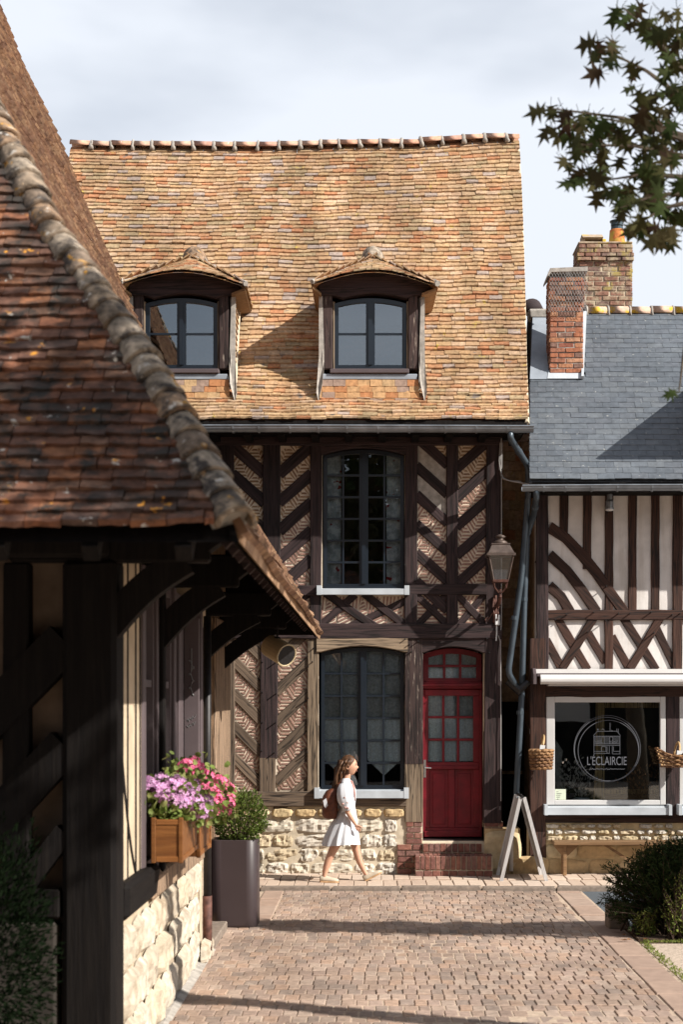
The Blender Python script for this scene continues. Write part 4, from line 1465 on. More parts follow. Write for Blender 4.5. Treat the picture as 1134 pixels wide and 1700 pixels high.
def text(name, body, x, z, size, mat, parent, y=yl, sx=1.0, align='CENTER'):
    cu = bpy.data.curves.new(name, 'FONT')
    cu.body = body; cu.size = size; cu.align_x = align; cu.extrude = .001
    tmp = bpy.data.objects.new(name, cu)
    COL.objects.link(tmp)
    bpy.context.view_layer.update()
    me = bpy.data.meshes.new_from_object(tmp.evaluated_get(bpy.context.evaluated_depsgraph_get()))
    bpy.data.objects.remove(tmp)
    me.materials.clear(); me.materials.append(mat)
    me.transform(Matrix.Translation((x, y, z)) @ Matrix.Rotation(math.radians(90), 4, 'X') @ Matrix.Diagonal((sx, 1, 1, 1)))
    me.transform(Matrix.Translation(-base_of(parent)))
    o = bpy.data.objects.new(name, me)
    COL.objects.link(o); o.parent = parent
    return o


text('lettering', "L'\u00c9CLAIRCIE", cx, P(0, 1270, YF).z, .155, M['decal'], wn, sx=.62)
def lg(px, py):                                                # logo house, from its own drawing grid
    p = P(940 + px / 8.1, 1180 + py / 8.1, YF)
    return V((p.x, yl, p.z))
lh = MB()
def ln(x0, y0, x1, y1, wd=5):
    d = V((x1 - x0, y1 - y0)); n = V((-d.y, d.x)).normalized() * wd / 2
    lh.prism([lg(x0 + n.x, y0 + n.y), lg(x1 + n.x, y1 + n.y), lg(x1 - n.x, y1 - n.y), lg(x0 - n.x, y0 - n.y)], (0, .002, 0))
for q in ((378, 340, 378, 575), (728, 340, 728, 575), (372, 342, 735, 342), (378, 465, 728, 465), (378, 445, 728, 445), (372, 572, 590, 572), (625, 580, 735, 580), (370, 335, 425, 275), (425, 275, 690, 275), (690, 275, 735, 335),
          (595, 160, 595, 270), (420, 240, 440, 275), (435, 240, 435, 285), (685, 240, 685, 285), (705, 240, 705, 290), (485, 350, 485, 440), (515, 350, 515, 440), (485, 352, 515, 352), (590, 350, 590, 440), (630, 350, 630, 440), (590, 352, 630, 352),
          (480, 480, 480, 545), (540, 480, 540, 545), (480, 482, 540, 482), (555, 475, 555, 570), (585, 475, 585, 570), (625, 475, 625, 575), (378, 545, 555, 545), (640, 545, 728, 545), (640, 480, 640, 545)):
    ln(*q)
for x in list(range(390, 480, 13)) + list(range(525, 590, 14)) + list(range(640, 725, 13)):
    ln(x, 345, x, 440, 3)
for x in range(385, 480, 15):
    ln(x, 400, x + 25, 440, 3); ln(700 - x + 385, 400, 700 - x + 360, 440, 3)
ln(480, 255, 500, 240, 4); ln(500, 240, 522, 262, 4); ln(610, 262, 640, 275, 4)
obj('logo_house', lh, M['decal'], wn)
sq = MB()                                                      # thin script line under the name
pth = []
for i in range(60):
    x = 310 + i * 8.2
    pth.append(lg(x, 784 + (9 * math.sin(i * 1.9) + 6 * math.sin(i * .83)) * (1 if i < 40 else .35)))
sq.tube(pth, .003, 4)
obj('script_line', sq, M['decal'], wn)
p0, p1 = P(922, 1327.5, YF), P(940, 1310, YF)
card = obj('notice_card', MB().box((p0.x, 19.988, p0.z), (p1.x, 19.992, p1.z)), M['paper'], wn)
ik = MB()
for k in range(5):
    z = p1.z - .03 - k * .024
    ik.tube([V((p0.x + .02 + i * .006, 19.986, z + .005 * math.sin(i * 2.1 + k))) for i in range(5 + (k * 7) % 9)], .0016, 4)
obj('handwriting', ik, M['ink'], wn)
rb = MB()
ra, rc = P(880, 1345, YF), P(1340, 1150, YF)
rb.box((ra.x, 22.4, -.05), (XR, 22.45, rc.z + .5)).box((2.3, 20.22, rc.z + .2), (XR, 22.39, rc.z + .25)).box((2.3, 20.22, .3), (XR, 22.39, .35)).box((2.25, 20.22, .3), (2.29, 22.39, 3))
obj('room_interior', rb, M['room'], shop)
# stone base
sb_ = obj('stone_base', MB().box((2.0, 19.975, -.05), (XR, 20.004, zz(1366))), M['sandstone'], shop)
rubble(sb_, xx(906), 5.6, zz(1397), zz(1366.5), 19.968, 3, (.09, .24), M['stone'], .02, (.02, .045), .02, 9, .97)
rubble(sb_, xx(906), 5.6, -.02, zz(1400), 19.964, 2, (.35, .7), M['sandstone'], .006, (.008, .02), .012, 10)
put('corner_stone', stone_mesh(.52, .26, .035, 3, M['sandstone'], .012, 'corner_stone', 10), Matrix.Translation((xx(878), 19.94, .10)), sb_)
# awning cassette
aw = MB()
x0 = xx(887)
z = zz(1115)
def ext(pts, xa, xb, mb):
    mb.prism([(xa, y, z_) for y, z_ in pts], (xb - xa, 0, 0))
ext([(19.78, zz(1112)), (19.97, zz(1112) + .01), (19.97, zz(1118)), (19.78, zz(1118.5))], x0, XR - .2, aw)
ext([(19.70 - .0 + .055 * math.cos(t), zz(1128.5) + .062 * math.sin(t)) for t in [2 * math.pi * k / 14 for k in range(14)]], x0 + .05, XR - .25, aw)
ext([(19.74, zz(1136.6)), (19.96, zz(1136.6)), (19.96, zz(1139)), (19.74, zz(1139))], x0 + .16, XR - .25, aw)
awn = obj('awning_cassette', aw, M['awning'], shop, 'long white folded awning case above the display window')
ec = MB()
ext([(19.66, zz(1136)), (19.66, zz(1120)), (19.76, zz(1110)), (19.97, zz(1110)), (19.97, zz(1136))], x0 - .04, x0 - .002, ec)
ext([(19.77, zz(1118.2)), (19.96, zz(1118.2)), (19.96, zz(1123)), (19.77, zz(1123))], x0 + .02, XR - .26, ec)
obj('end_cap', ec, M['mauve'], awn)
# spotlight
sp = MB()
p = P(1013, 818, 19.85)
sp.lathe((p.x, 19.86, zz(846, 19.86)), [(.055, 0), (.058, .02), (.05, .03), (.05, .10), (.035, .13), (.035, .22)], 12)
obj('spotlight', sp, M['zinc'], shop, 'small downward spotlight under the gutter')
obj('lamp_glass', MB().lathe((p.x, 19.86, zz(847.5, 19.86)), [(.03, -.006), (.05, .0), (.054, .012)], 12), M['plastic_white'], shop)
# gutter and downpipes
SY = 19.26
gutter(shop, [(xx(867, SY), SY, zz(808, SY)), (3.0, SY, zz(807, SY)), (XR, SY, zz(806, SY))], .062, M['zinc'], [.05, .10, .16, .22, .30, .37])
obj('eaves_board', MB().box((2.0, 19.325, 4.80), (XR, 19.35, 4.925)).box((2.0, 19.42, 4.80), (XR, 19.45, 4.90)).box((2.0, 19.455, 4.83), (XR, 20.2, 4.86)), M['black_wood'], shop)

# slate roof: profile from eave (19.32, 4.95) up to the ridge
E_, T_ = V((0, 19.30, 4.935)), V((0, 21.85, 7.64))
SXL = [(520, 883), (590, 883), (640, 881), (800, 880)]


def slate_pt(x, v):
    p = E_.lerp(T_, v)
    return V((x, p.y, p.z + .006 * noise.noise(V((x * 2, v * 9, 4)))))


def slate_xl(v):
    p = E_.lerp(T_, v)
    return (interp(1165 - 2600 * (p.z - 2.2) / p.y, SXL) - 615) * p.y / 2600


sdk = MB()
up_ = (T_ - E_).normalized(); nn_ = V((0, -up_.z, up_.y))
sdk.prism([V((slate_xl(0), 0, 0)) + E_ - nn_ * .03, V((XR, 0, 0)) + E_ - nn_ * .03, V((XR, 0, 0)) + T_ - nn_ * .03, V((slate_xl(1), 0, 0)) + T_ - nn_ * .03], -nn_ * .05)
sdk.prism([(2.2, 21.9, 7.5), (XR, 21.9, 7.5), (XR, 24.4, 4.8), (2.2, 24.4, 4.8)], (0, .04, .04))
sroof = obj('roof', sdk, M['slate'], shop, 'blue-grey slate roof')
sm = [unit_tile(M['slate'], 70 + i, .012, 'slate') for i in range(4)]
xf = []
NS = 33
SL = (T_ - E_).length
for k in range(NS):
    v = k / NS
    xl = slate_xl(v)
    x = xl - (.105 if k % 2 else 0)
    while x < 5.2:
        a, b = max(x, xl), x + .21
        x += .21
        if b - a < .02:
            continue
        yp = 1165 - 2600 * (slate_pt(0, v).z - 2.2) / slate_pt(0, v).y
        xp = to_px(slate_pt((a + b) / 2, v))[0]
        if yp < 634 and xp < 962:
            continue
        p = slate_pt((a + b) / 2, v + R.gauss(0, .0006))
        xf.append(frame(p + nn_ * (.010 + R.uniform(0, .003)), V((1, 0, 0)), up_, nn_) @ Matrix.Rotation(-.05, 4, 'X') @ Matrix.Rotation(R.gauss(0, .006), 4, 'Z') @ Matrix.Diagonal((b - a - .003, SL / NS * 1.6, .008, 1)))
lay(sroof, 'slate', M['slate'], xf, sm, 300, lambda p: 880 < to_px(p)[0] < 1145)


def onroof(x, y, lift=.02):
    """point of the slate roof plane under a measured direction"""
    # solve along the view ray
    d = V(((x - 615) / 2600, 1, (1165 - y) / 2600))
    c = V((0, 0, 2.2))
    n = nn_
    t = (E_ - c).dot(n) / d.dot(n)
    return c + d * t + n * lift


fl = MB()
fl.prism([onroof(x, y, .022) for x, y in ((880, 632), (911, 632), (911, 522), (885, 522))], nn_ * .006)
obj('lead_flashing', fl, M['lead'], sroof)
fl = MB()
fl.prism([onroof(x, y, .030) for x, y in ((909, 632), (966, 632), (968, 618), (911, 618))], nn_ * .006)
fl.prism([onroof(x, y, .024) for x, y in ((965, 632), (969, 632), (974, 524), (968, 524))], nn_ * .05)
obj('lead_flashing', fl, M['lead_white'], sroof, 'bright new flashing at the chimney foot')
rm = []
for i in range(2):
    mb = MB()
    mb.loft([[V((x, math.cos(t) * r, math.sin(t) * r)) for t in [-.1 + (math.pi + .2) * k / 9 for k in range(10)]] for x, r in ((0, .10), (1, .095))])
    rm.append(mb.mesh('ridge_tile', M['ridge_lichen'], True))
xr0 = xx(974, 21.85)
x = xr0
k = 0
while x < XR:
    put('ridge_tile', rm[k % 2], Matrix.Translation((x, 21.86, 7.62 + R.uniform(-.006, .006))) @ Matrix.Rotation(R.gauss(0, .01), 4, 'Y') @ Matrix.Diagonal((.298, 1, 1, 1)), sroof)
    put('mortar_collar', mcm, Matrix.Translation((x, 21.86, 7.615)) @ Matrix.Diagonal((.7, .95, 1.0, 1)), sroof)
    x += .302; k += 1
xq = xx(868, 21.8)
rq = rm[0].copy(); rq.materials.clear(); rq.materials.append(M['mauve'])
put('ridge_tile', rq, Matrix.Translation((2.25, 21.86, 7.70)) @ Matrix.Rotation(math.radians(75), 4, 'Z') @ Matrix.Diagonal((.4, 1.45, 1.3, 1)), sroof)
obj('mortar_bed', MB().cbox((2.2, 21.70, 7.50), (2.58, 21.98, 7.66), .03, .01), M['mortar'], sroof)

# chimneys
cbk = [brick_mesh(10 + i, M['brick_chim']) for i in range(5)]
CY = 20.78
q0, q1 = P(913, 617, CY), P(969, 460, CY)
ch = obj('chimney', MB().box((q0.x + .012, CY + .012, q0.z - .25), (q1.x - .012, CY + .42, q1.z)), M['mortar'], shop, 'front orange brick chimney wrapped in wire mesh at the top')
bricks(ch, q0.x, q1.x, q0.z - .02, P(0, 500, CY).z, CY, .1, .215, .066, cbk, gap=.014, seed=21, wob=.02, jy=.008)
zt = P(0, 500, CY).z
bricks(ch, q0.x - .02, q1.x + .02, zt, zt + .14, CY - .03, .1, .215, .066, cbk, gap=.014, seed=22, wob=.03, jy=.01)
bricks(ch, q0.x - .01, q1.x + .01, zt + .14, q1.z + .0, CY - .015, .1, .215, .066, cbk, gap=.014, seed=23, wob=.02)
bricks(ch, CY, CY + .42, q0.z - .02, q1.z, q0.x + .05, .1, .215, .066, cbk, gap=.014, axis='y', seed=24)
bricks(ch, CY, CY + .42, q0.z - .02, q1.z, q1.x - .05, .1, .215, .066, cbk, gap=.014, axis='y', seed=25)
c0 = P(913, 447, CY)
obj('cap_slab', MB().prism([c0 + V((-.03, -.06, -.11)), c0 + V((-.03, -.06, -.08)), c0 + V((.0, -.06, .0)), c0 + V((.5, -.06, .02)), c0 + V((.5, -.06, -.04)), c0 + V((.02, -.06, -.05))], (0, .55, 0)), M['mortar'], ch)
wire = MB()
zc0, zc1 = P(0, 520, CY).z, P(0, 452, CY).z
for k in range(15):
    x = q0.x - .04 + k * .04
    for sgn in (1, -1):
        pts = []
        for j in range(9):
            pts.append(V((q0.x - .035 + ((k * .04 + sgn * j * .035) % .545), CY - .055, zc0 + (zc1 - zc0) * j / 8)))
        for p_, q_ in zip(pts, pts[1:]):
            if abs(p_.x - q_.x) < .1:
                wire.tube([p_, q_], .0022, 3, False)
obj('wire_mesh', wire, M['cable'], ch, kind='stuff')
CY2 = 22.25
q0, q1 = P(958, 512, CY2), P(1051, 405, CY2)
lbk = [brick_mesh(20 + i, M['brick_lichen']) for i in range(5)]
ch2 = obj('chimney', MB().box((q0.x + .05, CY2 + .012, q0.z - .5), (q1.x - .012, CY2 + .6, q1.z - .02)), M['mortar_warm'], shop, 'wide lichen-covered chimney behind the slate ridge with terracotta pot')
zb_ = P(0, 434, CY2).z
bricks(ch2, q0.x + .03, q1.x - .01, q0.z - .1, zb_, CY2, .1, .22, .068, lbk, gap=.014, seed=31, wob=.02, jy=.008)
bricks(ch2, q0.x - .005, q1.x + .02, zb_, zb_ + .12, CY2 - .04, .1, .22, .06, lbk, gap=.014, seed=32, wob=.02, jy=.01)
bricks(ch2, q0.x + .02, q1.x, zb_ + .12, q1.z, CY2 - .02, .1, .22, .06, lbk, gap=.014, seed=33)
bricks(ch2, CY2, CY2 + .6, q0.z - .1, q1.z, q0.x + .075, .1, .22, .068, lbk, gap=.014, axis='y', seed=34)
bricks(ch2, CY2, CY2 + .6, q0.z - .1, q1.z, q1.x - .05, .1, .22, .068, lbk, gap=.014, axis='y', seed=35)
obj('capstone', MB().cbox((q0.x + .02, CY2 - .02, q1.z), (q1.x, CY2 + .6, q1.z + .03), .01, .006), M['lichen_stone'], ch2)
g = MB()
ga, gb = P(966, 404, CY2), P(1006, 387, CY2)
g.cbox((ga.x, CY2 + .05, ga.z), (ga.x + .06, CY2 + .35, gb.z - .06), .01, .006).cbox((gb.x - .04, CY2 + .05, ga.z), (gb.x + .02, CY2 + .35, gb.z - .06), .01, .006)
g.prism([(ga.x + .02, CY2, gb.z - .055), (gb.x - .03, CY2, gb.z - .055), (gb.x - .02, CY2 + .2, gb.z + .04), (ga.x + .03, CY2 + .2, gb.z + .04)], (0, .2, -.02))
obj('flue_cover', g, M['lichen_stone'], ch2)
pc = P(1025, 405, CY2 + .25)
pt = obj('chimney_pot', MB().lathe((pc.x, CY2 + .25, q1.z + .02), [(.125, 0), (.118, .06), (.105, .24), (.10, .25)], 16), M['pot'], ch2, smooth=True)
obj('metal_cowl', MB().lathe((pc.x, CY2 + .25, q1.z + .26), [(.088, 0), (.088, .05), (.075, .055), (.075, .065), (.09, .07), (.09, .12), (.105, .125), (.105, .14)], 16), M['cap_metal'], ch2)

# passage between the two houses
pw = thing('passage_wall', 'tile-hung wall at the back of the narrow dark passage beside the red-door house', 'wall', (1.9, 21.6, 0))
obj('backing', MB().box((1.66, 21.62, -.1), (2.35, 21.75, 6.6)), M['infill_old'], pw)
xf = []
for k in range(24):
    z = 2.95 + k * .135
    for j in range(4):
        x = 1.66 + j * .17 + (.085 if k % 2 else 0)
        xf.append(frame(V((x, 21.60, z)), V((1, 0, 0)), V((0, .12, 1)).normalized(), V((0, -1, .12)).normalized()) @ Matrix.Rotation(R.gauss(0, .03), 4, 'Z') @ Matrix.Diagonal((.165, .17, .018, 1)))
for k, m in enumerate(xf):
    put('hung_tile', tiles_m[k % 6], m, pw)
for (za, zb__) in ((0.2, 1.2), (1.25, 2.2)):
    obj('board', MB().cbox((1.68, 21.57, za), (2.2, 21.61, zb__), .01), M['black_wood'], pw)


def pipe(parent, pts, r, mat, name='downpipe', cuff=(), label=None):
    mb = MB()
    sm_ = []
    pts = [V(p) for p in pts]
    for i, p in enumerate(pts):
        if 0 < i < len(pts) - 1:
            a, b = (pts[i - 1] - p), (pts[i + 1] - p)
            d = min(a.length, b.length) * .3
            sm_ += [p + a.normalized() * min(d, .08), p + (a.normalized() + b.normalized()) * min(d, .08) * .25, p + b.normalized() * min(d, .08)]
        else:
            sm_.append(p)
    mb.tube(sm_, r, 10)
    o = obj(name, mb, mat, parent, label, smooth=True)
    cb = MB()
    for p, d in cuff:
        p, d = V(p), V(d).normalized()
        cb.tube([p - d * .025, p + d * .025], r * 1.18, 10)
    if cuff:
        obj('pipe_collar', cb, mat, o)
    return o


PY = 19.9
g1 = lambda x, y, Y=PY: P(x, y, Y)
pipe(house, [P(848, 716, 19.2), P(848, 728, 19.2), P(878, 775, 19.6), g1(877, 830, 19.80), g1(866, 960, 19.82), g1(845, 1110, 19.82), g1(846, 1120, 19.83), g1(862, 1148)], .040, M['zinc_pipe'],
     cuff=[(g1(855, 1026, 19.82), (-.12, 0, -1)), (P(862, 750, 19.4), (.3, .2, -.5))])
pipe(shop, [P(891, 813, 19.26), P(891, 826, 19.3), P(886, 858, 19.72), g1(876, 885, 19.93), g1(871, 995, 19.93), g1(867, 1145, 19.93), g1(865, 1185), g1(858, 1310), g1(856, 1352)], .040, M['zinc_pipe'],
     cuff=[(g1(870.5, 995, 19.93), (0, 0, -1)), (g1(864, 1183), (0, 0, -1)), (P(889, 842, 19.5), (-.1, .4, -.6))])
pipe(shop, [g1(856, 1345), g1(850, 1358), g1(849, 1446)], .028, M['plastic_white'], 'drain_pipe', label='pale plastic drain pipe at the foot of the downpipe')
obj('wrapped_joint', MB().tube([g1(843, 1130), g1(862, 1146), g1(878, 1132)], [.05, .075, .04], 8), M['iron'], shop)
obj('corner_board', MB().box((xx(880), 19.99, .25), (xx(885), 20.03, 2.9)), M['grey_wood'], shop)

# shop dormer just beyond the right edge of the view: its shadow falls on the slates
sdb = MB().box((4.4, 19.42, 5.0), (5.55, 20.5, 6.26))
sdo = obj('dormer', sdb, M['plaster_white'], shop, 'slate-roofed wall dormer at the right end of the slate roof')
obj('dormer_roof', MB().loft([[V((a, b, z)) for a, b in ((x0, y0), (x1, y0), (x1, 20.6), (x0, 20.6))] for x0, x1, y0, z in ((4.13, 5.85, 18.87, 6.25), (4.13, 5.85, 18.87, 6.29), (4.95, 5.03, 20.2, 6.9))]), M['slate'], sdo)
obj('window', MB().box((4.65, 19.39, 5.3), (5.3, 19.415, 6.1)), M['frame'], sdo)
# ------------------------------------------------------------------ market building on the left, hipped tile roof
hall = thing('market_hall', 'dark timber building in front with mossy hipped tile roof and bracketed eaves', 'building', (-3.2, 13.0, -.05))
ZE, XE, YN, YFAR = 2.967, -.592, 7.0, 18.1
far = [(534, 1053), (480, 960), (434, 890), (370, 800), (318, 704), (265, 609), (228, 535), (175, 423), (116, 280), (69, 175), (32, 100), (0, 21)]
XZ = sorted((2.2 + (1165 - y) * YFAR / 2600, (x - 615) * YFAR / 2600) for x, y in far)
ZTOP = 12.2
XZ.append((ZTOP, XZ[-1][1] - (ZTOP - XZ[-1][0]) / 2.3))
TN = 1.36


def xr_(z):
    return interp(z, XZ) if z >= XZ[0][0] else XE + (XZ[0][0] - z) * .3


def yn_(z):
    """near hip distance at height z, shallower at the eave"""
    h = z - ZE
    return YN + h / TN + .10 * (1 - math.exp(-h * 3))


def near_pt(x, z):
    return V((x, yn_(z) + .012 * noise.noise(V((x * 1.4, z * 3, 2))), z + .02 * noise.noise(V((x * .9, z * 2, 8)))))


def side_pt(y, z):
    return V((xr_(z) + .03 * noise.noise(V((y * .6, z * 1.2, 5))), y, z + .02 * noise.noise(V((y * .8, z * 2, 3)))))


# decks
dk = MB()
zs = [ZE + (ZTOP - ZE) * (i / 26) ** 1.25 for i in range(27)]
for z0, z1 in zip(zs, zs[1:]):
    ya, yb = min(yn_(z0), YFAR - .3), min(yn_(z1), YFAR - .3)
    o_ = V((-.03, 0, -.05))
    dk.add([V((xr_(z0), ya, z0)) + o_, V((xr_(z0), YFAR - .06, z0)) + o_, V((xr_(z1), YFAR - .06, z1)) + o_, V((xr_(z1), yb, z1)) + o_], [(0, 1, 2, 3)])
    o_ = V((0, .03, -.05))
    dk.add([V((-9 - xr_(z0), ya, z0)) + o_, V((xr_(z0), ya, z0)) + o_, V((xr_(z1), yb, z1)) + o_, V((-9 - xr_(z1), yb, z1)) + o_], [(0, 1, 2, 3)])
    dk.add([V((-9 - xr_(z0), ya, z0)), V((-9 - xr_(z0), YFAR - .06, z0)), V((-9 - xr_(z1), YFAR - .06, z1)), V((-9 - xr_(z1), yb, z1))], [(0, 1, 2, 3)])
    dk.add([V((xr_(z0), YFAR - .06, z0)), V((-9 - xr_(z0), YFAR - .06, z0)), V((-9 - xr_(z1), YFAR - .06, z1)), V((xr_(z1), YFAR - .06, z1))], [(0, 1, 2, 3)])
hroof = obj('roof', dk, M['black_wood'], hall)
# near face tiles
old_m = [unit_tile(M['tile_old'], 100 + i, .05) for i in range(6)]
xf = []
z = ZE
e = .078
k = 0
while z < 6.9:
    h = z - ZE
    x1 = xr_(z) - .11
    x = -3.6 - R.uniform(0, .2)
    tn_ = (near_pt(0, z + .05) - near_pt(0, z))
    while x < x1:
        wd = R.uniform(.13, .17)
        b = min(x + wd, x1)
        c = (x + b) / 2
        if b - x > .03:
            p = near_pt(c, z + R.gauss(0, .003))
            up = (near_pt(c, z + .1) - near_pt(c, z)).normalized()
            xa = (near_pt(c + .2, z) - near_pt(c - .2, z)).normalized()
            n = xa.cross(up).normalized()
            up = n.cross(xa)
            xf.append(tile_mat(p + n * (.02 + R.uniform(0, .006)), xa, up, n, b - x - .004, .14, .030, .24) @ Matrix.Rotation(R.gauss(0, .010), 4, 'Y'))
        x += wd
    z += e * up.z; k += 1
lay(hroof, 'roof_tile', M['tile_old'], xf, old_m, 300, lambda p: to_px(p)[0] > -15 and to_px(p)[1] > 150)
# side face tiles, a grazing view
side_m = [unit_tile(M['tile_side'], 120 + i, .015, 'roof_tile', .03) for i in range(6)]
xf = []
KC = .06                                                   # the old courses climb a little away from the corner
z = ZE - .75
while z < ZTOP - .2:
    up = None
    y = YN + .12
    while yn_(z + KC * (y - YN)) + .10 > y and y < YFAR:
        y += .05
    while y < YFAR:
        zc = z + KC * (y - YN)
        if zc < ZE - .012:
            y += .1
            continue
        wd = R.uniform(.14, .19)
        c = min(y + wd / 2, YFAR - .03)
        p = side_pt(c, zc + R.gauss(0, .0008))
        up = (side_pt(c, zc + .12) - side_pt(c, zc)).normalized()
        ya = (side_pt(c + .2, zc + .2 * KC) - side_pt(c - .2, zc - .2 * KC)).normalized()
        n = ya.cross(up).normalized()
        up = n.cross(ya)
        xf.append(frame(p + n * (.018 + R.uniform(0, .0012)), ya, up, n) @ Matrix.Rotation(-.46, 4, 'X') @ Matrix.Rotation(R.gauss(0, .003), 4, 'Y') @ Matrix.Diagonal((wd - .002, .17, .024, 1)))
        y += wd
    z += .118 * (up.z if up else .86)
y = YN + .1
while y < YFAR - .05:
    wd = R.uniform(.14, .19)
    p = side_pt(y + wd / 2, ZE - .012)
    up = (side_pt(y, ZE + .12) - side_pt(y, ZE)).normalized()
    n = V((0, 1, 0)).cross(up).normalized()
    xf.append(frame(p + n * .012, V((0, 1, 0)), n.cross(V((0, 1, 0))), n) @ Matrix.Rotation(-.25, 4, 'X') @ Matrix.Rotation(R.gauss(0, .01), 4, 'Y') @ Matrix.Diagonal((wd - .003, .17, .04, 1)))
    y += wd
lay(hroof, 'roof_tile', M['tile_side'], xf, side_m, 300, lambda p: to_px(p)[0] > 0 and to_px(p)[1] > 0)
# hip tiles bedded in mortar
hm = []
for i in range(4):
    mb = MB()
    n = 9
    rr = random.Random(i)
    mb.loft([[V((math.cos(t) * r * rr.uniform(.93, 1.07), y, math.sin(t) * r * .9 * rr.uniform(.93, 1.07))) for t in [-.35 + (math.pi + .7) * k / n for k in range(n + 1)]] + [V((math.cos(t) * (r - .022), y, math.sin(t) * (r - .022) * .9)) for t in [math.pi + .35 - (math.pi + .7) * k / n for k in range(n + 1)]]
             for y, r in ((0, .098), (.04, .102), (.5, .088), (1, .078))])
    hm.append(mb.mesh('hip_tile', M['hip'], True))
z = ZE + .015
hp = lambda z: V((xr_(z) - .035, yn_(z) + .02, z + .02))
k = 0
while z < ZTOP - .4:
    p, q = hp(z), hp(z + .155)
    d = (q - p).normalized()
    xa = d.cross(V((0, 0, 1))).normalized()
    up = xa.cross(d)
    put('hip_tile', hm[k % 4], frame(p, xa, d, up) @ Matrix.Rotation(R.gauss(0, .05), 4, 'Y') @ Matrix.Rotation(R.gauss(-.03, .03), 4, 'X') @ Matrix.Diagonal((R.uniform(.9, 1.06), (q - p).length * 1.15, R.uniform(.88, 1.1), 1)), hroof)
    z += .108; k += 1
mbd = MB()
pth = [hp(ZE + .08 + .3 * i) + V((0, 0, -.05)) for i in range(int((ZTOP - ZE) / .3))]
mbd.tube(pth, [.085 + R.uniform(-.01, .012) for _ in pth], 8)
obj('hip_mortar', mbd, M['mortar'], hroof)
# rafters and battens under the street eave
y = 7.25
while y < 17.9:
    yy = y
    za, zb = ZE + .09, min(4.4, ZE + 1.9)
    if yn_(3.1) - .1 < y:
        zb = min(zb, ZE + max(.12, (y - YN) * TN * .92))
        a, b = V((xr_(za) - .09, y, za - .02)), V((xr_(zb) - .09, y, zb - .07))
        obj('rafter', MB().prism([a, b, b + V((-.05, 0, -.07)), a + V((-.05, 0, -.05))], (0, .075, 0)), M['dark_h'], hroof)
    y += .40
bt = MB()
for i in range(1, 9):
    z = ZE + .03 + i * .14
    bt.box((xr_(z) - .085, max(yn_(z), YN) + .05, z - .052), (xr_(z) - .05, YFAR - .1, z - .028))
obj('battens', bt, M['dark_h'], hroof, kind='stuff')
sf = MB()
ya_ = YN + .12
sf.prism([(xr_(ZE) + .004, ya_, ZE - .05), (xr_(ZE) + .014, ya_, ZE + .012), (xr_(ZE + .15) - .02, ya_, ZE + .15), (xr_(ZE + .15) - .075, ya_, ZE + .075)], (0, YFAR - ya_ - .02, 0))
obj('eave_course', sf, M['tile_side'], hroof, 'tan underside of the lowest tile course along the street eave')
x = -3.4
while x < -.8:
    za = ZE - .05
    zb = max(ZE + .15, min(5.0, next(q for q in [ZE + .1 * i for i in range(80)] if xr_(q) <= x + .12) - .25))
    a, b = V((x, yn_(za) + .08, za - .02)), V((x, yn_(zb) + .08, zb - .07))
    obj('rafter', MB().prism([a, b, b + V((0, .06, -.06)), a + V((0, .06, -.06))], (.075, 0, 0)), M['black_wood_y'], hroof)
    x += .42

XA, XBk = -1.48, -1.64
# walls
wl = MB()
obj('wall', MB().box((-9, 9.12, -.1), (XA - .06, 9.3, 4.2)), M['plaster_shaded'], hall)
wl.box((XA - .22, 9.31, -.1), (XA - .02, 10.24, 3.9)).box((XA - .22, 10.24, 1.06), (XA - .30, 14.24, 3.9)).box((XA - .22, 10.25, -.1), (XA - .03, 14.24, 1.05)).box((XA - .22, 13.55, 1.06), (XA - .02, 14.23, 3.9))
obj('wall', wl, M['plaster_cream'], hall)
wl = MB()
wl.box((XBk - .2, 14.25, -.1), (XBk - .02, 17.9, 4.0)).box((-9, 17.7, -.1), (XBk - .21, 17.9, 4.0))
obj('wall', wl, M['infill_old'], hall)


def bx(name, mat, a, b, parent=None, ch=.012, jit=.006, label=None):
    return obj(name, MB().cbox(a, b, ch, jit), M[mat] if isinstance(mat, str) else mat, parent or hall, label)


# near wall, in deep shade, partly painted into its plaster and plinth colours
bx('corner_post', 'black_wood', (-1.78, 8.98, -.1), (XA + .02, 9.30, 3.02), ch=.03, jit=.012)
jw = MB()
jw.prism([(-1.79, 8.97, 2.3), (XA + .03, 8.97, 2.3), (XA + .03, 8.97, 3.4), (-1.62, 8.97, 3.4)], (0, .3, 0))
obj('wall_plate', MB().cbox((-9, 8.96, 3.02), (XA - .02, 9.26, 3.24), .02, .01), M['black_wood'], hall)
for x0, x1, z0, z1 in ((-2.12, -1.97, 1.0, 3.0), (-2.75, -2.6, 1.0, 3.0), (-3.4, -3.25, 1.0, 3.0)):
    bx('stud', 'black_wood', (x0, 9.0, z0), (x1, 9.14, z1))
for (pa, pb, w_) in (((-2.3, 2.0), (-1.76, 2.55), .24), ((-2.5, 1.15), (-1.76, 1.95), .22), ((-2.15, .95), (-1.76, 1.45), .12)):
    a, b = V((pa[0], 0, pa[1])), V((pb[0], 0, pb[1]))
    d = (b - a).normalized(); n = V((-d.z, 0, d.x)) * w_ / 2
    obj('brace', MB().prism([V((0, 8.99, 0)) + a - n, V((0, 8.99, 0)) + b - n, V((0, 8.99, 0)) + b + n, V((0, 8.99, 0)) + a + n], (0, .14, 0)), M['black_wood'], hall)
bx('rail', 'black_wood', (-9, 8.985, .95), (-1.79, 9.13, 1.12))
bx('plinth', 'stone_shaded', (-9, 8.99, -.1), (-1.80, 9.11, .93), ch=.02)
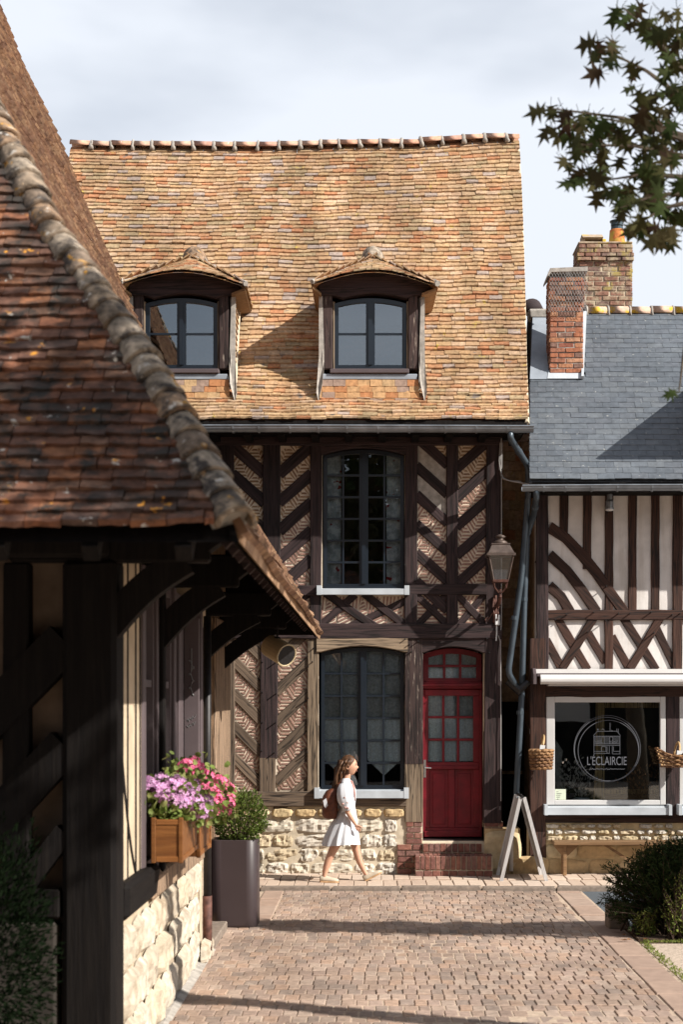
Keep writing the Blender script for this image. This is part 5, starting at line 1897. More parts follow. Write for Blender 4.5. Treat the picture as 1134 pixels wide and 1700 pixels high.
# street wall, bay by bay
Yx = lambda x: 3848 / (615 - x)
for x in (196.5, 206.5, 216.5, 229.5, 236.5):
    y = Yx(x)
    bx('stud', 'black_wood_y', (XA - .05, y - .022, 1.0), (XA - .016, y + .022, 3.2), ch=.002, jit=.002)
cb = MB()
pts = [V((XA + .0, 9.2 + .95 * t, 2.35 - 1.35 * t - .25 * math.sin(3.14 * t))) for t in [i / 8 for i in range(9)]]
cb.loft([[p + V((-.05, -.03, 0)), p + V((-.014, -.03, 0)), p + V((-.014, .03, .0)), p + V((-.05, .03, 0))] for p in pts])
obj('curved_brace', cb, M['black_wood_y'], hall)
for (y0, y1) in ((10.22, 10.34), (10.92, 11.0), (11.86, 11.95)):
    bx('post', 'mauve', (XA - .2, y0, 1.0), (XA - .005, y1, 3.1), ch=.008)
for (y0, y1) in ((10.34, 10.92), (11.0, 11.86), (11.95, 13.5)):
    wf = MB()
    wf.box((XA - .12, y0, 1.04), (XA - .03, y0 + .06, 3.05)).box((XA - .12, y1 - .06, 1.04), (XA - .03, y1, 3.05)).box((XA - .12, y0 + .061, 2.98), (XA - .03, y1 - .061, 3.05)).box((XA - .12, y0 + .061, 1.04), (XA - .03, y1 - .061, 1.12)).box((XA - .10, y0 + .061, 2.3), (XA - .04, y1 - .061, 2.35))
    wn_ = obj('shop_window', wf, M['mauve'], hall)
    obj('pane', MB().box((XA - .09, y0 + .06, 1.12), (XA - .085, y1 - .06, 2.98)), M['glass'], wn_)
    obj('room_interior', MB().box((XA - .8, y0 - .3, .9), (XA - .78, y1 + .3, 3.2)), M['room'], wn_)
# mauve shutter standing open, with cut-out ornament
shy = 12.35
shb = bx('shutter', 'mauve', (XA + .005, shy, 1.30), (XA + .128, shy + .04, 2.86), ch=.006, jit=0, label='open mauve shutter board with dark ornament and script')
bx('shutter_rail', 'mauve', (XA + .0, shy - .012, 1.66), (XA + .128, shy - .001, 1.72), shb, .003, 0)
bx('shutter', 'mauve', (XA - .02, 12.05, 1.2), (XA + .01, 12.30, 2.95), ch=.006, jit=0)
orn = MB()
cxs = XA + .068
orn.tube([(cxs, shy - .003, 2.62), (cxs, shy - .003, 2.50), (cxs - .006, shy - .003, 2.44)], .0035, 4)
for z0, s in ((2.52, 1), (2.47, -1), (2.42, 1), (2.36, -1), (2.31, 1)):
    orn.tube([(cxs + s * (-.022 + .044 * t), shy - .003, z0 - .05 * t + .018 * math.sin(t * 6.0)) for t in [i / 7 for i in range(8)]], .004, 4)
for k in range(2):
    orn.tube([(XA + .03 + .008 * i, shy - .003, 2.05 - k * .05 + .014 * math.sin(i * 2.3 + k) + .004 * i) for i in range(10)], .002, 4)
obj('ornament', orn, M['ink'], shb)
bx('post', 'mauve', (XA - .1, 13.5, 1.0), (XA + .02, 13.62, 3.1), ch=.008)
dp = MB().tube([(XA + .05, 13.72, .28), (XA + .05, 13.72, 2.95)], .035, 10)
dpo = obj('downpipe', dp, M['iron'], hall, smooth=True)
obj('pipe_foot', MB().tube([(XA + .05, 13.72, -.03), (XA + .05, 13.72, .5)], .042, 10), M['rust'], dpo, smooth=True)
bx('shutter', 'mauve', (XA - .05, 13.86, 1.0), (XA + .02, 14.2, 2.86), ch=.006)
bx('jamb_stone', 'stone_big', (XA - .2, 14.0, -.06), (XA + .015, 14.24, .98), ch=.02, jit=.012)
bx('sill_beam', 'black_wood_y', (XA - .1, 9.31, .88), (XA + .045, 10.6, 1.10), ch=.03, jit=.02)
bx('sill_beam', 'post_worn', (XA - .1, 10.61, .84), (XA + .03, 13.62, 1.02), ch=.02, jit=.012)
y = 9.3
zb_ = [-.06, .42, .86]
rs = random.Random(12)
for za, zb__ in ((-.06, .26), (.26, .56), (.56, .84)):
    ya = 9.31
    while ya < 13.48:
        yb = min(ya + rs.uniform(.30, .75) * (1.3 if ya > 11 else 1), 13.5)
        if 13.5 - yb < .2:
            yb = 13.5
        me = stone_mesh(yb - ya - .012, zb__ - za - .012, rs.uniform(.025, .055), rs.random(), M['stone_big'], .022, 'stone', rs.choice((5, 7, 9)))
        put('stone', me, Matrix.Translation((XA - .012, (ya + yb) / 2, (za + zb__) / 2)) @ Matrix.Rotation(math.radians(90), 4, 'Z') @ Matrix.Rotation(rs.gauss(0, .02), 4, 'Y'), hall)
        ya = yb
put('stone', stone_mesh(.6, .2, .06, 5, M['stone_big'], .02, 'stone', 6), Matrix.Translation((XA + .03, 13.65, .04)) @ Matrix.Rotation(math.radians(90), 4, 'Z'), hall)
obj('wall_foot_mortar', MB().prism([(XA - .02, 9.0, -.058), (XA + .075, 9.0, -.056), (XA + .075, 14.2, -.056), (XA - .02, 14.2, -.02)], (0, 0, .012)), M['mortar'], hall)
# set-back bay and far posts
bx('post', 'post_worn', (XBk - .1, 16.35, -.06), (XBk + .03, 17.88, 3.1), ch=.02, jit=.012)
bx('post', 'post_worn', (XBk - .1, 14.5, -.06), (XBk + .02, 14.75, 3.1), ch=.02, jit=.012)
bx('door_board', 'mauve', (XBk - .1, 15.1, .06), (XBk - .0, 16.1, 2.4))
stp = MB().cbox((XBk, 14.26, -.06), (XBk + .22, 15.5, .03), .01, .004)
obj('doorstep', stp, M['kerb'], hall, 'low dark stone doorstep')
# tie beams with curved braces
for i, (y, xw, th) in enumerate(((9.0, XA, .16), (11.0, XA, .15), (14.6, XA - .1, .15), (17.2, XBk, .15))):
    bm_ = MB().cbox((xw - .6, y, 3.005), (-.93, y + th, 3.23), .015, .006)
    bm_.prism([(-.94, y + .001, 3.23), (-.94, y + .001, 3.06), (-.86, y + .001, 3.12), (-.84, y + .001, 3.23)], (0, th - .002, 0))
    obj('tie_beam', bm_, M['black_wood'], hall)
    n = 8
    st_ = []
    for k in range(n + 1):
        t = k / n
        st_.append((V((xw + (-.99 - xw) * t - .10 + .02 * t, 0, 2.56 + .46 * t + .05 * math.sin(math.pi * t)))))
    mb = MB()
    rings = []
    for k, p in enumerate(st_):
        d = (st_[min(k + 1, n)] - st_[max(k - 1, 0)]).normalized()
        nn = V((-d.z, 0, d.x)) * .085
        yy = y + .015
        rings.append([p - nn + V((0, yy, 0)), p + nn + V((0, yy, 0)), p + nn + V((0, yy + th - .03, 0)), p - nn + V((0, yy + th - .03, 0))])
    mb.loft(rings)
    obj('bracket', mb, M['black_wood'], hall)
    bx('post', 'black_wood', (xw - .1, y, 1.0), (xw + .025, y + th, 3.0)) if i in (1, 2) else None
# ------------------------------------------------------------------ things in the street
def leaf_quads(mb, p, d, L, W, roll, n=1):
    d = d.normalized()
    s = d.cross(V((0, 0, 1)))
    if s.length < .05:
        s = V((1, 0, 0))
    s.normalize()
    s = Matrix.Rotation(roll, 3, d) @ s
    u = s.cross(d)
    a = p; b = p + d * L * .45 + s * W / 2 + u * L * .06; c = p + d * L; e = p + d * L * .45 - s * W / 2 + u * L * .06
    mb.add([a, b, c, e], [(0, 1, 2, 3)])


def rdir(r):
    while True:
        v = V((r.uniform(-1, 1), r.uniform(-1, 1), r.uniform(-1, 1)))
        if .05 < v.length < 1:
            return v.normalized()


# wall lantern
lx, ly = P(831, 0, 19.55).x, 19.55
Lz = lambda y: P(0, y, ly).z
lamp = thing('wall_lantern', 'old copper four-sided street lantern on a rusty wall bracket beside the red door', 'street lamp', (lx, ly, Lz(1040)))
sq4 = lambda r, z, cx_=lx, cy_=ly: [V((cx_ + r * a, cy_ + r * b, z)) for a, b in ((-1, -1), (1, -1), (1, 1), (-1, 1))]
hb = MB()
hb.loft([sq4(.178, Lz(924)), sq4(.178, Lz(920)), sq4(.160, Lz(919)), sq4(.112, Lz(906)), sq4(.118, Lz(905)), sq4(.118, Lz(903))])
obj('hood', hb, M['copper'], lamp)
obj('finial', MB().lathe((lx, ly, 0), [(.105, Lz(903)), (.08, Lz(899)), (.04, Lz(896)), (.035, Lz(894)), (.065, Lz(892)), (.068, Lz(891)), (.045, Lz(889)), (.012, Lz(887))], 14), M['copper'], lamp, smooth=True)
for sx in (-1, 1):
    for sy in (-1, 1):
        obj('frame_bar', MB().tube([(lx + sx * .15, ly + sy * .15, Lz(924)), (lx + sx * .088, ly + sy * .088, Lz(965))], .011, 5), M['copper'], lamp)
obj('lower_ring', MB().loft([sq4(.095, Lz(967)), sq4(.10, Lz(964)), sq4(.10, Lz(963))]), M['rust'], lamp)
for a in range(4):
    t0, t1 = sq4(.147, Lz(924)), sq4(.087, Lz(964))
    obj('pane', MB().add([t1[a], t1[(a + 1) % 4], t0[(a + 1) % 4], t0[a]], [(0, 1, 2, 3)]), M['glass_lamp'], lamp)
bk_ = MB()
for sx in (-1, 1):
    for sy in (-1, 1):
        bk_.tube([(lx + sx * .085, ly + sy * .085, Lz(967)), (lx + sx * .07, ly + sy * .06, Lz(976)), (lx + sx * .02, ly + sy * .02, Lz(984))], .008, 5)
bk_.tube([(lx, ly, Lz(978)), (lx, ly, Lz(990)), (lx, ly + .10, Lz(1000)), (lx - .01, 19.9, Lz(1004))], .02, 8)
for s in (-1, 1):
    bk_.tube([(lx - .015 + s * .03, 19.93, Lz(990)), (lx - .03 + s * .035, 19.88, Lz(1003)), (lx - .03 + s * .025, 19.84, Lz(1016)), (lx - .03 + s * .02, 19.92, Lz(1030))], .014, 6)
bk_.tube([(lx - .03, 19.93, Lz(985)), (lx - .03, 19.93, Lz(1035))], .022, 6)
bk_.tube([(lx - .14 + .02 * math.cos(t), 19.93, Lz(1026) + .02 * math.sin(t)) for t in [i * .6 for i in range(9)]] + [(lx - .03, 19.9, Lz(1008))], .008, 5)
obj('bracket', bk_, M['rust'], lamp)
jb = solo('junction_box', MB().cbox((P(822, 0, 19.93).x, 19.90, P(0, 1038, 19.93).z), (P(830, 0, 19.93).x, 19.955, P(0, 1020, 19.93).z), .008), M['plastic_white'], 'small white electric junction box under the wall lantern', 'junction box')
cbm = MB()
g2 = lambda x, y, Y=19.93: P(x, y, Y)
cbm.tube([g2(825, 1038), g2(825, 1052), g2(824, 1064)], .009, 5)
solo('cable', cbm, M['plastic_white'], 'short white cable end hanging from the junction box', 'cable', 'electric cables')
cbm = MB()
cbm.tube([g2(828, 1055), g2(831, 1066), g2(831.5, 1100), g2(832, 1200), g2(832, 1330)], .006, 5)
cbm.tube([g2(832, 1046), g2(833, 1030), g2(833, 900), g2(833, 800), g2(834, 735)], .007, 5)
solo('cable', cbm, M['cable'], 'thin grey cable running down the corner post past the lantern', 'cable', 'electric cables')
cbm = MB()
cbm.tube([g2(833, 728), g2(832, 755), g2(831, 780), g2(836, 795, 19.8), g2(850, 799, 19.7), g2(868, 802, 19.6), g2(890, 805, 19.4)], .008, 5)
cbm.tube([g2(831, 735), g2(829, 765), g2(832, 790), g2(845, 798, 19.75), g2(866, 799, 19.65)], .006, 5)
solo('cable', cbm, M['cable'], 'two thin cables looping from the house corner over to the shop gutter', 'cable', 'electric cables')

# folded A-board seen from its edge
ab = thing('a_board_sign', 'grey wooden A-board seen edge-on at the foot of the downpipe', 'sign', (P(872, 0, 19.45).x, 19.45, 0))
YA = 19.2
for sgn, xb in ((-1, 833), (1, 908)):
    t = P(868 + sgn * 3, 1317, YA); b = P(xb, 1460, YA)
    t.z = 1.03; b.z = .0
    d = V((.022, 0, 0))
    for yy in (19.2, 19.78):
        obj('leg', MB().prism([b - d, b + d, t + d, t - d], (0, .04, 0)).box((0, 0, 0), (0, 0, 0)) if False else MB().prism([V((p.x, yy, p.z)) for p in (b - d, b + d, t + d, t - d)], (0, .04, 0)), M['grey_wood'], ab)
    q = [V((b.x + (t.x - b.x) * f + o_, 19.245, b.z + (t.z - b.z) * f)) for f, o_ in ((.12, -.006), (.12, .006), (.97, .006), (.97, -.006))]
    obj('board', MB().prism(q, (0, .53, 0)), M['grey_wood'], ab)
tt = P(868, 1315, YA)
obj('hinge', MB().tube([(tt.x, 19.19, 1.035), (tt.x, 19.83, 1.035)], .018, 8), M['iron'], ab)

# bench
bn = thing('bench', 'narrow wooden bench with angled braces standing against the shop wall', 'bench', (2.9, 19.75, 0))
bx0, bx1 = P(920, 0, 19.65).x, 5.0
zs_ = P(0, 1397, 19.65).z
obj('seat', MB().cbox((bx0, 19.62, zs_ - .045), (bx1, 19.94, zs_), .006, .003), M['bench'], bn)
for x in (P(938.5, 0, 19.7).x, 4.4):
    obj('leg', MB().cbox((x - .022, 19.70, 0), (x + .022, 19.75, zs_ - .045), .005), M['bench'], bn)
    obj('leg', MB().cbox((x - .022, 19.88, 0), (x + .022, 19.93, zs_ - .045), .005), M['bench'], bn)
    for s, L in ((-1, .13), (1, .16)):
        obj('brace', MB().prism([(x + s * .022, 19.71, zs_ - .20), (x + s * .022, 19.71, zs_ - .05), (x + s * (L + .02), 19.71, zs_ - .05)], (0, .03, 0)), M['bench'], bn)
p = P(1002, 1402, 19.7)
obj('brace', MB().prism([(p.x, 19.72, zs_ - .05), (p.x + .06, 19.72, zs_ - .05), (p.x + .42, 19.72, zs_ - .28), (p.x + .36, 19.72, zs_ - .28)], (0, .03, 0)), M['bench'], bn)

# wicker baskets hanging on the shop posts
def basket(c, rx, ry, h, flare, label, shape, rows=7):
    b = thing('wicker_basket', label, 'basket', c, 'wicker baskets on the shop front')
    c = V(c)
    mb = MB()
    n = 44
    for k in range(rows):
        t = k / (rows - 1)
        s = 1 + flare * t
        pts = []
        for i in range(n + 1):
            a = 2 * math.pi * i / n
            wv = .010 * (1 if (i // 2 + k) % 2 else -1)
            zz_ = h * t
            if shape == 'boat':
                zz_ += .10 * (math.cos(a) ** 2) * t
            pts.append(c + V(((rx * s + wv) * math.cos(a), (ry * s + wv) * math.sin(a), zz_)))
        mb.tube(pts, h / rows * .62, 5, False)
    obj('weave', mb, M['wicker'], b)
    st_ = MB()
    for i in range(16):
        a = 2 * math.pi * i / 16
        e = .10 * math.cos(a) ** 2 if shape == 'boat' else 0
        st_.tube([c + V((rx * .98 * math.cos(a), ry * .98 * math.sin(a), 0)), c + V((rx * (1 + flare) * math.cos(a), ry * (1 + flare) * math.sin(a), h + e))], .007, 4)
    obj('stakes', st_, M['wicker_pale'], b, kind='stuff')
    obj('base', MB().lathe((c.x, c.y, c.z - .01), [(.01, 0), (rx * .6, 0), (rx * .6, .02), (.01, .02)], 12), M['wicker'], b)
    # hoop handle across the depth: seen edge-on
    hp_ = [c + V((.0 + (.03 if shape != 'boat' else .02) * math.sin(t), -ry * (1 + flare) * math.cos(t), h + (.19 if shape != 'boat' else .17) * math.sin(t))) for t in [math.pi * i / 12 for i in range(13)]]
    obj('handle', MB().tube(hp_, .014, 7), M['wicker_pale'], b, smooth=True)
    q = c + V((0.0, -ry * (1 + flare) - .012, h + .03))
    obj('price_tag', MB().prism([q + V((-.035, 0, -.01)), q + V((.03, 0, .0)), q + V((.036, 0, .04)), q + V((-.03, 0, .045))], (0, .003, 0)), M['plastic_white'], b)
    return b


pb = P(899, 1275, 19.75)
basket((pb.x, 19.74, pb.z), .12, .12, .22, .16, 'square wicker basket hanging left of the shop window', 'box')
pb = P(1124, 1272, 19.75)
basket((pb.x, 19.74, pb.z), .19, .13, .13, .35, 'wide boat-shaped wicker basket hanging right of the shop window', 'boat', 6)

# shop goods behind the glass
cab = thing('display_cabinet', 'yellowish wooden cabinet frame standing inside the shop window', 'cabinet', (3.4, 20.4, .4))
for q in ((2.94, 3.05, .4, 2.3), (3.95, 4.05, .4, 2.3), (3.06, 3.94, 2.12, 2.28), (3.06, 3.94, 1.0, 1.06)):
    obj('frame_board', MB().cbox((q[0], 20.36, q[2]), (q[1], 20.42, q[3]), .006), M['display_wood'], cab)
for k in range(4):
    obj('lower_board', MB().cbox((3.06 + k * .222, 20.37, .4), (3.275 + k * .222, 20.40, .99), .006), M['bench'], cab)
for (x, z, h, nm, lb) in ((2.52, .98, .55, 'dried_flower_bunch', 'bunch of pale dried flowers on the left inside the shop window'), (2.72, .92, .40, 'dried_flower_bunch', 'low grey dried flower bunch in a white bowl behind the glass'), (3.5, .88, .5, 'dried_flower_bunch', 'pinkish dried flower bunch in front of the cabinet'), (3.80, .95, .42, 'dried_flower_bunch', 'brown dried grasses at the right of the shop window')):
    fbn = thing(nm, lb, 'dried flowers', (x, 20.24, z - .1), 'dried flowers in the shop window')
    mb = MB()
    rr = random.Random(x)
    for i in range(160):
        d = V((rr.gauss(0, .4), rr.gauss(0, .3), 1)).normalized()
        leaf_quads(mb, V((x, 20.24, z)) + d * rr.uniform(.05, h), d + rdir(rr) * .5, .05, .025, rr.uniform(0, 3))
    obj('heads', mb, M['cloth_pale'] if x < 3.2 else M['wicker'], fbn, kind='stuff')
    obj('bowl', MB().lathe((x, 20.24, z - .12), [(.06, 0), (.11, .06), (.12, .16), (.10, .16)], 12), M['plastic_white'] if abs(x - 2.72) < .1 else M['mauve'], fbn)
for x in (2.98, 3.84, 3.9):
    pass
stk = MB().tube([(2.87, 20.35, .85), (2.92, 20.35, 1.5)], .012, 5).tube([(3.82, 20.35, .85), (3.74, 20.4, 1.6)], .012, 5).tube([(3.88, 20.35, .85), (3.84, 20.4, 1.7)], .012, 5)
for k, (a, b) in enumerate((((2.87, .85), (2.92, 1.5)), ((3.82, .85), (3.74, 1.6)), ((3.89, .85), (3.85, 1.7)))):
    solo('walking_stick', MB().tube([(a[0], 20.12, a[1]), (b[0], 20.16, b[1])], .011, 6), M['wicker_pale'], ['pale stick left of the cabinet in the shop window', 'shorter pale stick at the right inside the shop window', 'tall pale stick at the far right inside the shop window'][k], 'stick', 'sticks in the shop window')
cl = MB()
cl.loft([[V((2.43 + rx * math.cos(t), 20.7 + .08 * math.sin(t), z)) for t in [2 * math.pi * k / 12 for k in range(12)]] for rx, z in ((.10, 1.0), (.09, 1.35), (.12, 1.55), (.05, 1.66), (.02, 1.7))])
solo('hanging_garment', cl, M['cloth_pale'], 'pale garment hanging in the dark left half of the shop', 'garment', smooth=True)

# beige cylinder lamp under the eave
sl_ = thing('cylinder_spotlight', 'beige cylinder spotlight hanging under the eave of the dark timber building', 'lamp', (-1.05, 16.6, 2.9))
a = V((-1.10, 16.4, P(0, 1068, 16.4).z)); ax = V((.55, -.62, -.32)).normalized()
a = P(448, 1072, 16.6); a2 = a + ax * .30
cyl = MB().tube([a - ax * .0, a2 - ax * .01, a2], [.118, .125, .125], 20)
obj('body', cyl, M['lamp_beige'], sl_, smooth=False)
obj('lens', MB().tube([a2 - ax * .006, a2 + ax * .003], .108, 20), M['iron'], sl_)
obj('rim', MB().tube([a2 + ax * .001 + (Matrix.Rotation(2 * math.pi * k / 24, 3, ax) @ (ax.cross(V((0, 0, 1))).normalized() * .117)) for k in range(25)], .009, 5, False), M['lamp_beige'], sl_)
mid = a.lerp(a2, .45)
obj('hanger', MB().tube([mid + V((0, 0, .10)), mid + V((0, .02, .26))], .014, 6).tube([mid + V((-.03, 0, .12)), mid + V((.03, 0, .12))], .02, 6), M['iron'], sl_)

# flower boxes
def flower_box(y0, y1, z0, z1, label):
    fbx = thing('flower_box', label, 'planter box', (XA + .12, (y0 + y1) / 2, z0), 'wooden flower boxes under the shop windows')
    x0, x1 = XA + .035, XA + .245
    for (xa, ya) in ((x0, y0), (x1 - .03, y0), (x0, y1 - .03), (x1 - .03, y1 - .03)):
        obj('corner_post', MB().cbox((xa, ya, z0 - .008), (xa + .03, ya + .03, z1 + .012), .004), M['box_wood'], fbx)
    for (a, b, nm) in (((x0 + .031, y0 + .010, z0), (x1 - .031, y0 + .024, z1), 'end_panel'), ((x0 + .031, y1 - .024, z0), (x1 - .031, y1 - .010, z1), 'end_panel'), ((x1 - .024, y0 + .031, z0), (x1 - .010, y1 - .031, z1), 'side_panel'), ((x0 + .010, y0 + .031, z0), (x0 + .024, y1 - .031, z1), 'side_panel')):
        o = obj(nm, MB().box(a, b), M['box_wood'], fbx)
        ax_ = 0 if nm == 'end_panel' else 1
        for (za, zb) in ((z0, z0 + .035), (z1 - .035, z1)):
            if ax_ == 0:
                obj('rail', MB().cbox((a[0], a[1] - .007, za), (b[0], a[1] + .004, zb), .003), M['box_wood'], o)
            else:
                obj('rail', MB().cbox((b[0] - .004, a[1], za), (b[0] + .008, b[1], zb), .003), M['box_wood'], o)
    obj('soil', MB().box((x0 + .025, y0 + .025, z0 + .02), (x1 - .025, y1 - .025, z1 - .03)), M['dirt'], fbx)
    obj('hook', MB().tube([(XA - .02, (y0 + y1) / 2, z0 - .02), (XA + .1, (y0 + y1) / 2, z0 - .012), (XA + .2, (y0 + y1) / 2, z0 - .012)], .01, 5), M['iron'], fbx)
    return fbx


flower_box(10.30, 11.28, 1.145, 1.425, 'nearer orange wooden flower box with lilac geraniums')
flower_box(11.36, 12.15, 1.075, 1.345, 'farther orange wooden flower box with pink geraniums')


def floret_mesh(mat, seed):
    r = random.Random(seed)
    mb = MB()
    for i in range(34):
        d = rdir(r)
        if d.z < -.4:
            d.z = -d.z
        c = d * r.uniform(.8, 1.0)
        s = d.cross(V((0, 0, 1)))
        s = s.normalized() if s.length > .01 else V((1, 0, 0))
        u = s.cross(d)
        rot = r.uniform(0, 6.28)
        R_ = .36
        for k in range(5):
            t = rot + k * 1.2566
            q = [c + (s * math.cos(t - .55) + u * math.sin(t - .55)) * R_ * .55 + d * .06, c + (s * math.cos(t - .3) + u * math.sin(t - .3)) * R_ + d * .10, c + (s * math.cos(t + .3) + u * math.sin(t + .3)) * R_ + d * .10, c + (s * math.cos(t + .55) + u * math.sin(t + .55)) * R_ * .55 + d * .06]
            mb.add([c] + q, [(0, 1, 2, 3, 4)])
    return mb.mesh('flower_head', mat)


def geranium(label, y0, y1, z, mat, heads, seed, leafn):
    g_ = thing('geranium', label, 'flowers', (XA + .14, (y0 + y1) / 2, z), 'geraniums in the flower boxes')
    r = random.Random(seed)
    mb = MB(); stm = MB()
    for i in range(leafn):
        y = r.uniform(y0, y1)
        p = V((XA + .14 + r.gauss(0, .11), y, z + abs(r.gauss(0, .12)) - .01 + .06 * noise.noise(V((y * 4, 0, seed)))))
        d = (rdir(r) + V((.3, -.2, .5))).normalized()
        s = d.cross(V((0, 0, 1))).normalized(); u = s.cross(d)
        R_ = r.uniform(.014, .030)
        n = 7
        mb.add([p] + [p + (s * math.cos(t) + u * math.sin(t)) * R_ * r.uniform(.85, 1.1) + d * R_ * .25 for t in [2 * math.pi * k / n for k in range(n)]], [(0, k + 1, (k + 1) % n + 1) for k in range(n)])
    for px, py, yy in heads + [(h[0] + r.gauss(0, 9), h[1] - r.uniform(4, 22), h[2] + .1) for h in heads]:
        q = P(px, py, yy)
        for k in range(16):
            p = q + V((r.gauss(-.02, .035), r.gauss(.02, .05), -.045 + r.gauss(0, .03)))
            d = (rdir(r) + V((.4, -.3, .5))).normalized()
            s = d.cross(V((0, 0, 1))).normalized(); u = s.cross(d)
            R_ = r.uniform(.012, .026)
            n = 7
            mb.add([p] + [p + (s * math.cos(t) + u * math.sin(t)) * R_ * r.uniform(.85, 1.1) + d * R_ * .25 for t in [2 * math.pi * k2 / n for k2 in range(n)]], [(0, k2 + 1, (k2 + 1) % n + 1) for k2 in range(n)])
    obj('foliage', mb, M['geranium_leaf'], g_, kind='stuff')
    fm = [floret_mesh(mat, seed * 9 + k) for k in range(3)]
    for k, (px, py, yy) in enumerate(heads):
        p = P(px, py, yy)
        put('flower_head', fm[k % 3], Matrix.Translation(p) @ Matrix.Rotation(r.uniform(0, 6), 4, 'Z') @ Matrix.Scale(r.uniform(.05, .066), 4), g_)
        b = V((XA + .14, yy, z))
        stm.tube([b, b.lerp(p, .6) + V((0, 0, .02)), p], .004, 4)
    obj('stems', stm, M['geranium_leaf'], g_, kind='stuff')


geranium('lilac geraniums spilling over the nearer flower box', 10.33, 11.25, 1.43, M['lilac'],
         [(246, 1302, 10.45), (262, 1312, 10.5), (250, 1316, 10.4), (276, 1322, 10.5), (293, 1302, 10.6), (304, 1312, 10.7), (285, 1306, 10.55), (314, 1322, 10.6), (290, 1332, 10.4), (306, 1334, 10.45), (328, 1330, 10.7), (336, 1340, 10.8), (330, 1350, 10.7), (322, 1340, 10.6), (275, 1330, 10.42), (342, 1334, 11.0), (268, 1298, 10.8), (318, 1306, 10.9), (300, 1322, 10.45), (338, 1352, 10.75)], 3, 620)
geranium('bright pink geraniums in the farther flower box', 11.2, 12.2, 1.40, M['pink'],
         [(322, 1268, 11.7), (310, 1272, 11.6), (328, 1275, 11.8), (303, 1276, 11.6), (336, 1290, 11.9), (345, 1294, 12.0), (325, 1292, 11.7), (352, 1300, 12.0), (364, 1300, 12.2), (372, 1304, 12.3), (378, 1312, 12.3), (382, 1318, 12.35), (350, 1318, 11.5), (358, 1326, 11.5), (366, 1336, 11.6), (372, 1344, 11.7), (360, 1346, 11.6), (345, 1312, 11.4), (380, 1328, 12.0), (376, 1336, 11.9), (338, 1306, 11.5), (352, 1336, 11.5), (366, 1318, 11.9)], 7, 900)

# tall planter with box shrub
px0, px1, py0, py1 = -1.60, -1.128, 15.6, 16.05
pl_ = thing('tall_planter', 'tall brown square planter with rounded corners at the end of the dark building', 'planter', ((px0 + px1) / 2, 15.85, -.05))


def rrect(x0, x1, y0, y1, r, z, n=5):
    out = []
    for cx_, cy_, a0 in ((x1 - r, y1 - r, 0), (x0 + r, y1 - r, 90), (x0 + r, y0 + r, 180), (x1 - r, y0 + r, 270)):
        for k in range(n + 1):
            t = math.radians(a0 + 90 * k / n)
            out.append(V((cx_ + r * math.cos(t), cy_ + r * math.sin(t), z)))
    return out


zt_ = P(0, 1395, 15.6).z
sb2 = MB()
sb2.loft([rrect(px0 + .006, px1 - .006, py0 + .006, py1 - .006, .10, -.048), rrect(px0, px1, py0, py1, .11, -.03), rrect(px0, px1, py0, py1, .11, zt_ - .006), rrect(px0 + .006, px1 - .006, py0 + .006, py1 - .006, .10, zt_), rrect(px0 + .03, px1 - .03, py0 + .03, py1 - .03, .09, zt_), rrect(px0 + .03, px1 - .03, py0 + .03, py1 - .03, .09, zt_ - .06)])
o = obj('shell', sb2, M['planter'], pl_, smooth=False)
for f in o.data.polygons:
    f.use_smooth = abs(f.normal.z) < .2 and f.area < .2
obj('soil', MB().loft([rrect(px0 + .031, px1 - .031, py0 + .031, py1 - .031, .09, zt_ - .09), rrect(px0 + .031, px1 - .031, py0 + .031, py1 - .031, .09, zt_ - .05)]), M['dirt'], pl_)


def bush(name, label, cat, c, rad, n, L, W, mat, seed, stems=14, up=.5, group=None, lump=.25, flat=0, inner=True):
    b = thing(name, label, cat, (c[0], c[1], c[2] - rad[2]), group)
    r = random.Random(seed)
    c = V(c)
    mb = MB(); tw = MB()
    for i in range(n):
        d = rdir(r)
        s = 1 + lump * noise.noise(d * 2.6 + V((seed, 0, 0))) + .12 * noise.noise(d * 7 + V((seed, 3, 0)))
        rr_ = (r.uniform(.35, 1) ** .45) * s
        p = c + V((d.x * rad[0], d.y * rad[1], d.z * rad[2])) * rr_
        dd = (d + V((0, 0, up)) + rdir(r) * .7)
        leaf_quads(mb, p, dd, L * r.uniform(.7, 1.3), W * r.uniform(.7, 1.3), r.uniform(0, 3.14))
    base_ = c - V((0, 0, rad[2] * .98))
    for i in range(stems):
        d = rdir(r); d.z = abs(d.z)
        s = 1 + lump * noise.noise(d * 2.6 + V((seed, 0, 0)))
        p = c + V((d.x * rad[0], d.y * rad[1], d.z * rad[2])) * s * r.uniform(.85, 1.1)
        tw.tube([base_ + V((d.x * .03, d.y * .03, 0)), base_.lerp(p, .5) + V((0, 0, rad[2] * .1)), p], [.010, .007, .003], 4)
        for k in range(14):
            q = base_.lerp(p, .45 + .04 * k) + rdir(r) * .015
            leaf_quads(mb, q, (p - base_).normalized() + rdir(r) * .9, L, W, r.uniform(0, 3))
    obj('foliage', mb, mat, b, kind='stuff')
    obj('stems', tw, M['twig'], b)
    return b


bush('box_shrub', 'small glossy box shrub growing in the tall brown planter', 'shrub', (-1.33, 15.8, zt_ + .20), (.29, .26, .28), 3000, .035, .02, M['box_leaf'], 4, 26, .6, lump=.22)

